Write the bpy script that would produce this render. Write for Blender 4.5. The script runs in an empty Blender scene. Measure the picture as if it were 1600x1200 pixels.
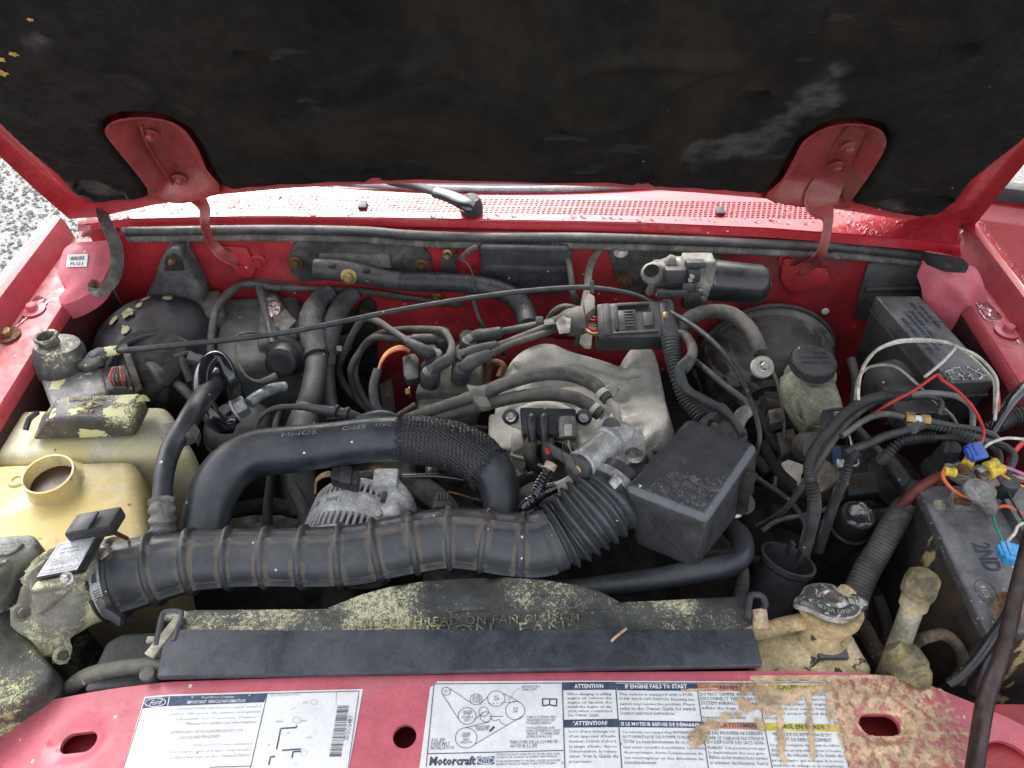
import bpy, bmesh, math, random
from mathutils import Vector, Matrix, noise
from mathutils.geometry import delaunay_2d_cdt
random.seed(7)
SC = bpy.context.scene
COL = SC.collection

# ---------------------------------------------------------------- camera, sky, sun
CAM = Vector((0.0, -0.345, 0.806))
PITCH = math.radians(44.4)
FPX = 1208.0
cd = bpy.data.cameras.new('camera'); cam = bpy.data.objects.new('camera', cd); COL.objects.link(cam)
cam.location = CAM; cam.rotation_euler = (math.pi/2-PITCH, 0, 0)
cd.sensor_width = 36; cd.lens = 36*FPX/1600; cd.clip_start = 0.02; cd.clip_end = 500
SC.camera = cam
W = bpy.data.worlds.new('World'); SC.world = W; W.use_nodes = True
wn = W.node_tree; wn.nodes.clear()
sky = wn.nodes.new('ShaderNodeTexSky'); sky.sky_type = 'NISHITA'; sky.sun_disc = False
SUN_EL, SUN_AZ = 40.0, 340.0
sky.sun_elevation = math.radians(SUN_EL); sky.sun_rotation = math.radians(SUN_AZ)
sky.air_density = 1.0; sky.dust_density = 5.0; sky.ozone_density = 1.0
hs = wn.nodes.new('ShaderNodeHueSaturation'); hs.inputs['Saturation'].default_value = 0.22
bg = wn.nodes.new('ShaderNodeBackground'); bg.inputs['Strength'].default_value = 0.15
wo = wn.nodes.new('ShaderNodeOutputWorld')
wn.links.new(sky.outputs[0], hs.inputs['Color']); wn.links.new(hs.outputs[0], bg.inputs[0]); wn.links.new(bg.outputs[0], wo.inputs[0])
sd = bpy.data.lights.new('sun', 'SUN'); sd.energy = 0.5; sd.angle = math.radians(80); sd.color = (1, .97, .93)
sun = bpy.data.objects.new('sun', sd); COL.objects.link(sun)
a, e = math.radians(SUN_AZ), math.radians(SUN_EL)
sv = Vector((math.sin(a)*math.cos(e), math.cos(a)*math.cos(e), math.sin(e)))
sun.rotation_euler = sv.to_track_quat('Z', 'Y').to_euler()
SC.view_settings.view_transform = 'Standard'; SC.view_settings.look = 'None'
SC.view_settings.exposure = 2.0; SC.view_settings.gamma = 1

# ---------------------------------------------------------------- picture point -> place point
FW = Vector((0, math.cos(PITCH), -math.sin(PITCH))); UP = Vector((0, math.sin(PITCH), math.cos(PITCH)))
def ray(px, py): return Vector(((px-800)/FPX, 0, 0)) + FW + UP*((600-py)/FPX)
def P(px, py, z=0.0):
    r = ray(px, py); return CAM + r*((z-CAM.z)/r.z)
def PY(px, py, y):
    r = ray(px, py); return CAM + r*((y-CAM.y)/r.y)
def PN(px, py, o, n):
    r = ray(px, py); return CAM + r*((o-CAM).dot(n)/r.dot(n))
def depth(p): return (p-CAM).dot(FW)
def M(rpx, p): return rpx*depth(p)/FPX

# ---------------------------------------------------------------- objects
def tag(o, label, cat, group=None, kind=None):
    if label: o['label'] = label
    if cat: o['category'] = cat
    if group: o['group'] = group
    if kind: o['kind'] = kind
    return o
THINGS = []
def thing(name, label, cat, group=None):
    o = bpy.data.objects.new(name, None); COL.objects.link(o); o.empty_display_size = .02
    tag(o, label, cat, group); THINGS.append(o); return o
def link(name, me, mat, parent=None, smooth=38):
    if mat is not None and not me.materials: me.materials.append(mat)
    if smooth:
        me.polygons.foreach_set('use_smooth', [True]*len(me.polygons)); me.set_sharp_from_angle(angle=math.radians(smooth))
    o = bpy.data.objects.new(name, me); COL.objects.link(o)
    if parent is not None: o.parent = parent
    return o

def catmull(pts, n):
    """resample a polyline of Vectors (any dimension) with n samples per span"""
    if len(pts) < 3: return [pts[0].lerp(pts[-1], i/n) for i in range(n+1)]
    out = []
    q = [pts[0]*2-pts[1]] + list(pts) + [pts[-1]*2-pts[-2]]
    for i in range(1, len(q)-2):
        p0, p1, p2, p3 = q[i-1], q[i], q[i+1], q[i+2]
        for k in range(n):
            t = k/n
            out.append(((p1*2) + (p2-p0)*t + (p0*2-p1*5+p2*4-p3)*t*t + (p1*3-p0-p2*3+p3)*t*t*t)*.5)
    out.append(pts[-1].copy()); return out
def evenly(pts, step):
    """points (4-vectors: xyz r) at even arc length"""
    L = [0]
    for a_, b_ in zip(pts, pts[1:]): L.append(L[-1]+(b_.xyz-a_.xyz).length)
    n = max(2, int(L[-1]/step)); out = []; j = 0
    for i in range(n+1):
        s = L[-1]*i/n
        while j < len(L)-2 and L[j+1] < s: j += 1
        d = L[j+1]-L[j]; out.append(pts[j].lerp(pts[j+1], (s-L[j])/d if d > 0 else 0))
    return out, L[-1]

class MB:
    def __init__(s): s.v = []; s.f = []; s.d = None
    def add(s, vs, fs, d=None):
        o = len(s.v); s.v += [tuple(v) for v in vs]; s.f += [tuple(i+o for i in f) for f in fs]
        if d is not None:
            if s.d is None: s.d = [0.0]*o
            s.d += d
        elif s.d is not None: s.d += [0.0]*len(vs)
    def tube(s, pts, r=None, n=12, spans=6, step=None, mod=None, caps=True, flat=1.0, up=None, dirt=None):
        """pts: Vectors; r: one radius or a list. mod(s, angle) -> radius added in metres"""
        rr = r if isinstance(r, (list, tuple)) else [r]*len(pts)
        q = [Vector((p.x, p.y, p.z, k)) for p, k in zip(pts, rr)]
        c = catmull(q, spans)
        if step: c, _ = evenly(c, step)
        P_ = [v.xyz for v in c]; m = len(P_)
        T = [(P_[min(i+1, m-1)]-P_[max(i-1, 0)]).normalized() for i in range(m)]
        a0 = Vector(up) if up is not None else Vector((0, 0, 1))
        if abs(T[0].dot(a0)) > .95: a0 = Vector((0, 1, 0)) if abs(T[0].y) < .9 else Vector((1, 0, 0))
        N = (a0 - T[0]*a0.dot(T[0])).normalized()
        vs = []; ds = [] if dirt else None; S = 0
        for i in range(m):
            if i: S += (P_[i]-P_[i-1]).length
            if up is not None: N = (Vector(up)-T[i]*Vector(up).dot(T[i]))
            else: N = N - T[i]*N.dot(T[i])
            N = N.normalized() if N.length > 1e-6 else T[i].orthogonal().normalized()
            B = T[i].cross(N)
            for k in range(n):
                an = 2*math.pi*k/n
                rad = c[i][3] + (mod(S, an) if mod else 0)
                vs.append(P_[i] + N*(math.cos(an)*rad*flat) + B*(math.sin(an)*rad))
                if dirt: ds.append(dirt(S, an))
        fs = [(i*n+k, i*n+(k+1) % n, (i+1)*n+(k+1) % n, (i+1)*n+k) for i in range(m-1) for k in range(n)]
        if caps: fs += [tuple(reversed(range(n))), tuple(range((m-1)*n, m*n))]
        s.add(vs, fs, ds); return s
    def lathe(s, base, axis, prof, n=24, a0=None):
        """prof: list of (distance along axis, radius)"""
        ax = Vector(axis).normalized(); N = Vector(a0) if a0 is not None else ax.orthogonal(); N = (N-ax*N.dot(ax)).normalized(); B = ax.cross(N)
        vs = []; 
        for h, r in prof:
            for k in range(n):
                an = 2*math.pi*k/n; vs.append(base+ax*h+(N*math.cos(an)+B*math.sin(an))*max(r, 1e-5))
        m = len(prof)
        fs = [(i*n+k, i*n+(k+1) % n, (i+1)*n+(k+1) % n, (i+1)*n+k) for i in range(m-1) for k in range(n)]
        fs += [tuple(reversed(range(n))), tuple(range((m-1)*n, m*n))]
        s.add(vs, fs); return s
    def hexa(s, c8, bev=0, seg=2):
        """8 corners: 4 of the top going round, 4 of the bottom below them"""
        bm = bmesh.new(); v = [bm.verts.new(c) for c in c8]
        for f in ((0, 1, 2, 3), (7, 6, 5, 4), (0, 4, 5, 1), (1, 5, 6, 2), (2, 6, 7, 3), (3, 7, 4, 0)): bm.faces.new([v[i] for i in f])
        s._take(bm, bev, seg); return s
    def prism(s, poly, vec, bev=0, seg=2, taper=1.0):
        """poly of Vectors extruded by vec"""
        bm = bmesh.new(); n = len(poly); c = sum(poly, Vector())/n; vec = Vector(vec)
        a_ = [bm.verts.new(p) for p in poly]; b_ = [bm.verts.new(c+(p-c)*taper+vec) for p in poly]
        bm.faces.new(a_); bm.faces.new(list(reversed(b_)))
        for i in range(n): bm.faces.new((a_[i], b_[i], b_[(i+1) % n], a_[(i+1) % n]))
        s._take(bm, bev, seg); return s
    def box(s, c, ax, ay, az, sx, sy, sz, bev=0, seg=2):
        c = Vector(c); ax, ay, az = Vector(ax).normalized(), Vector(ay).normalized(), Vector(az).normalized()
        q = [c+ax*(sx*i)/2+ay*(sy*j)/2+az*(sz*k)/2 for k in (1, -1) for i, j in ((-1, -1), (1, -1), (1, 1), (-1, 1))]
        return s.hexa(q, bev, seg)
    def _take(s, bm, bev, seg):
        bmesh.ops.recalc_face_normals(bm, faces=bm.faces)
        if bev: bmesh.ops.bevel(bm, geom=list(bm.edges), offset=bev, segments=seg, profile=.5, affect='EDGES', clamp_overlap=True)
        bm.verts.ensure_lookup_table()
        for i, v in enumerate(bm.verts): v.index = i
        s.add([v.co.copy() for v in bm.verts], [[v.index for v in f.verts] for f in bm.faces]); bm.free()
    def mesh(s, name='m', fix=True):
        me = bpy.data.meshes.new(name); me.from_pydata(s.v, [], s.f)
        if s.d is not None:
            at = me.attributes.new('dirt', 'FLOAT', 'POINT'); at.data.foreach_set('value', s.d)
        me.update(); return me
    def build(s, name, mat, parent=None, label=None, smooth=38):
        o = link(name, s.mesh(name), mat, parent, smooth)
        if label: o['label'] = label
        return o
def axes_cam(roll=0):
    return
def remesh(mb, vox=.004, smooth=6, noise_amp=0, nscale=40, lap=0):
    me = mb.mesh('tmp'); o = bpy.data.objects.new('tmp', me); COL.objects.link(o)
    r = o.modifiers.new('r', 'REMESH'); r.mode = 'VOXEL'; r.voxel_size = vox
    sm = o.modifiers.new('s', 'SMOOTH'); sm.factor = .5; sm.iterations = smooth
    dg = bpy.context.evaluated_depsgraph_get(); out = bpy.data.meshes.new_from_object(o.evaluated_get(dg))
    bpy.data.objects.remove(o); out.materials.clear()
    if noise_amp:
        nn = [v.normal.copy() for v in out.vertices]
        for v, q in zip(out.vertices, nn): v.co += q*noise.noise(v.co*nscale)*noise_amp
    return out
def inside(p, poly):
    x, y = p; c = False; n = len(poly)
    for i in range(n):
        x1, y1 = poly[i]; x2, y2 = poly[i-1]
        if (y1 > y) != (y2 > y) and x < (x2-x1)*(y-y1)/(y2-y1)+x1: c = not c
    return c
def dist_poly(p, poly):
    best = 1e9; x, y = p
    for i in range(len(poly)):
        x1, y1 = poly[i-1]; x2, y2 = poly[i]; dx, dy = x2-x1, y2-y1; L = dx*dx+dy*dy
        t = max(0, min(1, ((x-x1)*dx+(y-y1)*dy)/L)) if L else 0
        d = (x1+dx*t-x)**2+(y1+dy*t-y)**2
        if d < best: best = d
    return math.sqrt(best)
def smooth2(poly, n=4, closed=True):
    """round a 2D outline"""
    q = [Vector(p) for p in poly]
    if not closed: return [tuple(v) for v in catmull(q, n)]
    q = [q[-1]] + q + [q[0], q[1]]; c = catmull(q, n); return [tuple(v) for v in c[n:-n-1]] if False else [tuple(v) for v in c[n:n+n*(len(poly))]]
def patch(poly, holes, step, f, down=None, skirt_holes=True, mb=None):
    """flat outline (2D, metres) filled with a fine grid; f(x, y) -> Vector; down: skirt vector at the rims"""
    def seg(poly):
        out = []
        for i in range(len(poly)):
            a_, b_ = Vector(poly[i]), Vector(poly[(i+1) % len(poly)]); k = max(1, int((b_-a_).length/step))
            out += [tuple(a_.lerp(b_, t/k)) for t in range(k)]
        return out
    loops = [seg(poly)] + [seg(h) for h in holes]
    pts = []; edges = []; rims = []
    for lp in loops:
        o = len(pts); pts += lp; n = len(lp); edges += [(o+i, o+(i+1) % n) for i in range(n)]; rims.append((o, n))
    x0, x1 = min(p[0] for p in poly), max(p[0] for p in poly); y0, y1 = min(p[1] for p in poly), max(p[1] for p in poly)
    i = 0; y = y0+step*.5
    while y < y1:
        x = x0+step*(.5 if i % 2 else 1)
        while x < x1:
            if inside((x, y), poly) and not any(inside((x, y), h) for h in holes) and all(dist_poly((x, y), L) > step*.45 for L in [poly]+holes): pts.append((x, y))
            x += step
        y += step*.87; i += 1
    V, E, F, ov, oe, of = delaunay_2d_cdt([Vector(p) for p in pts], edges, [], 0, 1e-7)
    fs = []
    for t in F:
        c = sum((V[i] for i in t), Vector((0, 0)))/len(t)
        if inside(c, poly) and not any(inside(c, h) for h in holes): fs.append(tuple(t))
    mb = mb or MB(); vs = [f(v.x, v.y) for v in V]; 
    if down is not None:
        down = Vector(down); inv = {}
        for k, src in enumerate(ov):
            for s_ in src: inv[s_] = k
        for o, n in rims if skirt_holes else rims[:1]:
            base = len(vs); idx = [inv[o+i] for i in range(n)]
            vs += [vs[k]+down for k in idx]
            fs += [(idx[i], idx[(i+1) % n], base+(i+1) % n, base+i) for i in range(n)]
    mb.add(vs, fs); 
    return mb
def fixn(me, toward=None):
    bm = bmesh.new(); bm.from_mesh(me); bmesh.ops.delete(bm, geom=[v for v in bm.verts if not v.link_faces], context='VERTS'); bmesh.ops.recalc_face_normals(bm, faces=bm.faces); bm.to_mesh(me); bm.free()
def ell(cx, cy, rx, ry, n=24, rot=0):
    c, s = math.cos(rot), math.sin(rot)
    return [(cx+rx*math.cos(t)*c-ry*math.sin(t)*s, cy+rx*math.cos(t)*s+ry*math.sin(t)*c) for t in [2*math.pi*i/n for i in range(n)]]

def tmesh(s, o, xd, yd, size, extrude=0, width=None, height=None, shear=0, off=0, spacing=1, line=1, align='LEFT', res=2):
    """text laid on a surface: origin o, reading direction xd, up direction yd. returns (verts, faces)"""
    cu = bpy.data.curves.new('t', 'FONT'); cu.body = s; cu.size = size; cu.extrude = extrude; cu.resolution_u = res
    cu.shear = shear; cu.offset = off; cu.space_character = spacing; cu.space_line = line; cu.align_x = align
    ob = bpy.data.objects.new('t', cu); COL.objects.link(ob)
    dg = bpy.context.evaluated_depsgraph_get(); me = bpy.data.meshes.new_from_object(ob.evaluated_get(dg))
    bpy.data.objects.remove(ob); bpy.data.curves.remove(cu)
    if not me.vertices: return [], []
    xs = [v.co.x for v in me.vertices]; ys = [v.co.y for v in me.vertices]
    fx = width/(max(xs)-min(xs)) if width else 1
    fy = height/(max(ys)-min(ys)) if height else 1
    xd = Vector(xd).normalized(); yd = Vector(yd).normalized(); n = xd.cross(yd)
    vs = [Vector(o)+xd*v.co.x*fx+yd*v.co.y*fy+n*v.co.z for v in me.vertices]; fs = [tuple(p.vertices) for p in me.polygons]
    bpy.data.meshes.remove(me); return vs, fs

# ---- marching squares crusts and films: a thin sheet where field(x, y) > 0
def crust(field, x0, x1, y0, y1, step, f, mb=None, lift=.0004):
    nx, ny = int((x1-x0)/step)+1, int((y1-y0)/step)+1
    F = [[field(x0+i*step, y0+j*step) for i in range(nx)] for j in range(ny)]; mb = mb or MB(); vs = []; fs = []; ds = []; ix = {}
    def vert(key, x, y, val):
        if key not in ix: ix[key] = len(vs); ds.append(float(val)); vs.append(f(x, y)+Vector((0, 0, lift*min(1, .25+val*3))) if val else f(x, y)+Vector((0, 0, lift*.1)))
        return ix[key]
    for j in range(ny-1):
        for i in range(nx-1):
            c = ((i, j), (i+1, j), (i+1, j+1), (i, j+1)); v = [F[b_][a_] for a_, b_ in c]
            if max(v) <= 0: continue
            poly = []
            for k in range(4):
                a_, b_ = c[k], c[(k+1) % 4]; va, vb = v[k], v[(k+1) % 4]
                if va > 0: poly.append(vert(a_, x0+a_[0]*step, y0+a_[1]*step, va))
                if (va > 0) != (vb > 0):
                    t = va/(va-vb); kk = (a_, b_) if a_ < b_ else (b_, a_)
                    poly.append(vert(kk, x0+(a_[0]+(b_[0]-a_[0])*t)*step, y0+(a_[1]+(b_[1]-a_[1])*t)*step, 0))
            if len(poly) >= 3: fs.append(tuple(poly))
    mb.add(vs, fs, ds); return mb
def nz(x, y, s, k=0): return noise.noise(Vector((x*s, y*s, k)))
def nzf(x, y, s, k=0): return nz(x, y, s, k)+.5*nz(x, y, s*2.1, k+5)+.25*nz(x, y, s*4.3, k+9)
def near_seg(x, y, a_, b_):
    dx, dy = b_[0]-a_[0], b_[1]-a_[1]; L2 = dx*dx+dy*dy; t = max(0, min(1, ((x-a_[0])*dx+(y-a_[1])*dy)/L2)) if L2 else 0
    return math.hypot(a_[0]+dx*t-x, a_[1]+dy*t-y)
def pz(px, py, z=0): p_ = P(px, py, z); return (p_.x, p_.y)

# ---------------------------------------------------------------- materials
MATS = {}
def mat(name, col, rough=.6, metal=0, var=.18, vs=9, dirt=None, splat=None, fleck=None, bump=.15, bs=120, coat=0, spec=.5, dust=None, attr=None, trans=0, emis=None, streak=None, sss=0, powder=None, stain=None, grime=.42):
    """dirt/splat/fleck = (colour, amount 0..1, scale); dust = (colour, amount) on faces that look up; attr = colour where the 'dirt' attribute is 1"""
    m = bpy.data.materials.new(name); m.use_nodes = True; nt = m.node_tree; N = nt.nodes; L = nt.links
    b = N['Principled BSDF']; tc = N.new('ShaderNodeTexCoord'); co = tc.outputs['Object']
    def nz(sc, det=6, rg=.6, vec=None, dist=0):
        t = N.new('ShaderNodeTexNoise'); t.inputs['Scale'].default_value = sc; t.inputs['Detail'].default_value = det; t.inputs['Roughness'].default_value = rg
        t.inputs['Distortion'].default_value = dist; L.new(vec or co, t.inputs['Vector']); return t.outputs['Fac']
    def rng(v, a0, a1, b0=0, b1=1):
        r = N.new('ShaderNodeMapRange'); r.interpolation_type = 'SMOOTHSTEP'; r.clamp = True
        for k, x in zip(('From Min', 'From Max', 'To Min', 'To Max'), (a0, a1, b0, b1)): r.inputs[k].default_value = x
        L.new(v, r.inputs['Value']); return r.outputs['Result']
    def mul(a_, b_, op='MULTIPLY'):
        q = N.new('ShaderNodeMath'); q.operation = op; q.use_clamp = op == 'ADD'
        for i, x in enumerate((a_, b_)):
            if isinstance(x, (int, float)): q.inputs[i].default_value = x
            else: L.new(x, q.inputs[i])
        return q.outputs[0]
    def mixc(fac, c1, c2):
        q = N.new('ShaderNodeMix'); q.data_type = 'RGBA'
        if isinstance(fac, float): q.inputs[0].default_value = fac
        else: L.new(fac, q.inputs[0])
        for i, c in ((6, c1), (7, c2)):
            if isinstance(c, tuple): q.inputs[i].default_value = (*c, 1)
            else: L.new(c, q.inputs[i])
        return q.outputs[2]
    v1 = nz(vs); lo = tuple(x*(1-var) for x in col); hi = tuple(min(1, x*(1+var)) for x in col)
    c = mixc(rng(v1, .3, .7), lo, hi)
    r = rng(nz(vs*2.3, 5), .3, .7, max(.02, rough*.8), min(1, rough*1.2))
    if grime and bump:
        g = mul(rng(nz(38, 10, .78, dist=.4), .36, .66, 1-grime, 1+grime*.35), rng(nz(330, 4, .8), .35, .68, 1-grime*.55, 1+grime*.5))
        q = N.new('ShaderNodeVectorMath'); q.operation = 'SCALE'; L.new(c, q.inputs[0]); L.new(g, q.inputs['Scale']); c = q.outputs[0]
        r = mul(r, rng(nz(70, 8, .75), .35, .65, 1.25, .8))
    masks = []
    if dust:
        ge = N.new('ShaderNodeNewGeometry'); sp = N.new('ShaderNodeSeparateXYZ'); L.new(ge.outputs['Normal'], sp.inputs[0])
        masks.append((mul(mul(rng(sp.outputs['Z'], .1, 1), rng(nz(14, 8, .7), .3, .75)), dust[1]), dust[0]))
    if dirt: masks.append((mul(rng(nz(dirt[2], 9, .7, dist=.6), .62-.35*dirt[1], .80-.3*dirt[1]), min(1, .45+dirt[1]*.5)), dirt[0]))
    if attr:
        an = N.new('ShaderNodeAttribute'); an.attribute_name = 'dirt'
        masks.append((mul(rng(mul(an.outputs['Fac'], mul(nz(60, 8, .75), .9), 'ADD'), .75, 1.25), .85), attr))
    if fleck:
        vo = N.new('ShaderNodeTexVoronoi'); vo.feature = 'F1'; vo.inputs['Scale'].default_value = fleck[2]; vo.inputs['Randomness'].default_value = 1; L.new(co, vo.inputs['Vector'])
        sp = N.new('ShaderNodeSeparateColor'); L.new(vo.outputs['Color'], sp.inputs[0])
        thr = mul(rng(nz(7, 4, .7), .4, .75, .02, 1), fleck[1]*.6)
        on = N.new('ShaderNodeMath'); on.operation = 'LESS_THAN'; L.new(sp.outputs[0], on.inputs[0]); L.new(thr, on.inputs[1])
        near = rng(mul(vo.outputs['Distance'], mul(nz(fleck[2]*1.7, 3), .4), 'ADD'), .42, .54, 1, 0)
        masks.append((mul(on.outputs[0], near), fleck[0]))
    if splat: masks.append((rng(nz(splat[2], 7, .62, dist=.35), .68-.36*splat[1], .70-.36*splat[1]), splat[0]))
    if streak:
        mp = N.new('ShaderNodeMapping'); mp.inputs['Scale'].default_value = streak[3]; L.new(co, mp.inputs[0])
        masks.append((rng(nz(streak[2], 5, .6, vec=mp.outputs[0]), .66-.3*streak[1], .70-.3*streak[1]), streak[0]))
    if stain: masks.append((mul(rng(nz(stain[2], 7, .65, dist=.8), .60-.25*stain[1], .82-.25*stain[1]), .85), stain[0]))
    if powder:
        cl = rng(nz(powder[3] if len(powder) > 3 else 9, 4, .6), .36, .64)
        pn = mul(mul(nz(powder[2]*2.6, 5, .8), .55), mul(nz(powder[2]*.7, 8, .75), .45), 'ADD')
        th_ = mul(cl, powder[1], 'MULTIPLY')
        masks.append((rng(mul(pn, mul(th_, .15), 'ADD'), .63, .68), powder[0]))
        masks.append((mul(cl, powder[1]*.13), (.42, .41, .33)))
    for k, cc in masks:
        c = mixc(k, c, cc)
        q = N.new('ShaderNodeMix'); L.new(k, q.inputs[0]); L.new(r, q.inputs[2]); q.inputs[3].default_value = .85; r = q.outputs[0]
    L.new(c, b.inputs['Base Color']); L.new(r, b.inputs['Roughness']); b.inputs['Metallic'].default_value = metal
    if metal and masks:
        k = masks[0][0]
        for k2, _ in masks[1:]: k = mul(k, k2, 'MAXIMUM')
        L.new(mul(mul(k, -metal), metal, 'ADD'), b.inputs['Metallic'])
    b.inputs['Specular IOR Level'].default_value = spec
    b.inputs['Coat Weight'].default_value = coat; b.inputs['Coat Roughness'].default_value = .05; b.inputs['Coat IOR'].default_value = 1.5 if coat < .5 else 1.7
    if trans: b.inputs['Transmission Weight'].default_value = trans; b.inputs['IOR'].default_value = 1.33
    if sss:
        b.inputs['Subsurface Weight'].default_value = sss; b.inputs['Subsurface Radius'].default_value = (.02, .015, .008); b.inputs['Subsurface Scale'].default_value = .5
    if bump:
        h = nz(bs, 6, .7)
        if masks:
            for k, _ in masks: h = mul(h, mul(k, .5), 'ADD') if False else h
        bp = N.new('ShaderNodeBump'); bp.inputs['Strength'].default_value = bump; bp.inputs['Distance'].default_value = .002; L.new(h, bp.inputs['Height'])
        last = bp
        if splat or fleck:
            b2 = N.new('ShaderNodeBump'); b2.inputs['Strength'].default_value = .5; b2.inputs['Distance'].default_value = .0008; L.new(masks[-1][0], b2.inputs['Height']); L.new(bp.outputs[0], b2.inputs['Normal']); last = b2
        L.new(last.outputs[0], b.inputs['Normal'])
    MATS[name] = m; return m
RED = (.42, .018, .03); GREYDUST = (.22, .21, .19); TAN = (.42, .33, .2); POLLEN = (.62, .6, .3); CREAM = (.66, .55, .33)
m_red = mat('red_paint', RED, .32, grime=.12, var=.1, vs=6, coat=.6, bump=.04, bs=30, fleck=((.6, .45, .4), .03, 160), dirt=((.3, .08, .08), .15, 8))
m_red_pock = mat('red_paint_primer', (.34, .055, .055), .42, var=.2, vs=12, coat=.3, grime=.22, bump=.06, bs=60, dirt=((.22, .10, .07), .4, 14))
m_red_dull = mat('red_paint_inner', (.42, .028, .036), .5, grime=.2, var=.22, vs=7, coat=.12, bump=.08, bs=60, dirt=((.16, .06, .05), .35, 7), fleck=((.6, .5, .45), .05, 130))
m_red_sup = mat('red_paint_faded_skylit', (.56, .12, .16), .5, grime=.16, var=.14, vs=5, coat=.15, bump=.06, bs=60, dirt=((.45, .2, .2), .3, 5), fleck=((.75, .6, .45), .06, 140))  # faded red, with the sky's pale reflection put into the base colour
m_pad = mat('hood_insulation_black', (.0135, .013, .0125), .9, var=.35, vs=4, bump=.9, bs=380, dirt=((.034, .027, .019), .42, 2.6), stain=((.03, .029, .028), .25, 6), fleck=((.3, .28, .24), .006, 190), spec=.15, streak=((.03, .028, .027), .12, 7, (1, 3, 3)))
m_rub = mat('black_rubber', (.034, .037, .043), .52, var=.25, vs=14, bump=.12, bs=300, dust=((.16, .15, .13), .35), fleck=((.6, .58, .5), .03, 220))
m_rubd = mat('dusty_rubber', (.06, .058, .055), .8, var=.25, vs=16, bump=.3, bs=200, dust=((.24, .22, .19), .7), dirt=((.22, .19, .15), .3, 30))
m_hose = mat('radiator_hose_rubber', (.028, .033, .042), .36, var=.2, vs=8, bump=.05, bs=400, dust=((.14, .145, .15), .4), fleck=((.7, .7, .68), .035, 150))
m_tube = mat('intake_tube_plastic', (.046, .052, .061), .36, var=.15, vs=10, bump=.06, bs=200, grime=.3, attr=(.19, .145, .10), fleck=((.6, .58, .45), .04, 170), dust=((.13, .125, .11), .3))
m_blk = mat('black_plastic', (.034, .035, .038), .48, var=.25, vs=14, bump=.08, bs=250, dust=((.15, .145, .13), .4), fleck=((.55, .52, .42), .03, 180))
m_blkg = mat('grey_black_plastic', (.05, .052, .056), .5, var=.2, vs=12, bump=.1, bs=300, dust=((.17, .17, .165), .45), fleck=((.6, .58, .5), .04, 150))
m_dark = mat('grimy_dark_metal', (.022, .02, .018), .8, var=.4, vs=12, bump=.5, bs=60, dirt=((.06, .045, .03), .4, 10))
m_cast = mat('cast_aluminium_dusty', (.62, .595, .53), .6, grime=.2, metal=.0, var=.12, vs=30, bump=.8, bs=420, dirt=((.34, .31, .25), .22, 22), fleck=((.55, .5, .38), .08, 160), dust=((.38, .36, .31), .6))
m_alu = mat('clean_aluminium', (.5, .5, .49), .38, metal=.35, var=.15, vs=20, bump=.3, bs=400, dirt=((.25, .23, .2), .25, 20))
m_stl = mat('zinc_steel', (.5, .49, .46), .35, metal=.9, var=.2, vs=30, bump=.2, bs=200, dirt=((.2, .13, .08), .3, 60))
m_rust = mat('rusty_steel', (.16, .075, .035), .8, metal=.2, var=.35, vs=50, bump=.5, bs=200)
m_brass = mat('brass_fitting', (.42, .30, .13), .4, metal=.8, var=.2, vs=40, bump=.2)
m_white = mat('white_wire', (.62, .6, .52), .5, var=.12, vs=30, bump=.05, dirt=((.35, .3, .22), .25, 40))
m_redw = mat('red_wire', (.5, .03, .03), .45, var=.15, vs=30, bump=0, dirt=((.2, .04, .03), .2, 40))
m_orw = mat('orange_wire', (.6, .13, .04), .45, var=.15, vs=30, bump=0)
m_yelw = mat('yellow_wire', (.65, .42, .08), .5, var=.15, vs=30, bump=0)
m_tanw = mat('tan_wire', (.55, .3, .16), .5, var=.15, vs=30, bump=0)
m_pinkw = mat('pink_wire', (.6, .1, .14), .5, var=.15, vs=30, bump=0)
m_purw = mat('purple_wire', (.35, .13, .3), .5, var=.15, vs=30, bump=0)
m_grnw = mat('green_wire', (.02, .3, .2), .45, var=.15, vs=30, bump=0)
m_blue = mat('blue_connector_plastic', (.03, .09, .42), .35, var=.12, vs=60, bump=.03, spec=.6)
m_cyan = mat('light_blue_connector_plastic', (.05, .33, .68), .35, var=.1, vs=60, bump=.03, spec=.6)
m_yel = mat('yellow_terminal_plastic', (.72, .52, .04), .4, var=.12, vs=60, bump=.03, dirt=((.3, .22, .05), .15, 90))
m_paper = mat('white_sticker', (.74, .75, .75), .55, grime=.1, var=.04, vs=10, bump=.02, bs=50, fleck=((.45, .4, .35), .03, 200))
m_ink = mat('dark_ink', (.05, .06, .09), .6, var=.2, vs=60, bump=0)
m_inkblue = mat('navy_ink', (.045, .065, .12), .6, var=.35, vs=60, bump=0, fleck=((.5, .5, .5), .15, 300))
m_inkf = mat('faded_ink', (.3, .3, .32), .6, var=.3, vs=90, bump=0)
m_tank = mat('cream_tank_plastic', (.58, .56, .46), .4, var=.12, vs=6, bump=.12, bs=150, sss=.2, grime=.22, dirt=((.60, .52, .21), .65, 7), stain=((.68, .64, .34), .25, 16), powder=((.68, .63, .30), .9, 150, 8), fleck=((.25, .16, .06), .05, 150))
m_tank2 = mat('cream_tank_plastic_stained', (.62, .54, .37), .42, var=.15, vs=7, bump=.2, bs=120, sss=.15, grime=.25, dirt=((.62, .48, .15), .7, 6), stain=((.42, .20, .07), .14, 9), powder=((.70, .62, .28), 1.0, 130, 7), fleck=((.3, .12, .04), .12, 130))
m_drop = mat('water', (.9, .92, .95), .02, var=0, bump=0, spec=.5, trans=1.0)

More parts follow.
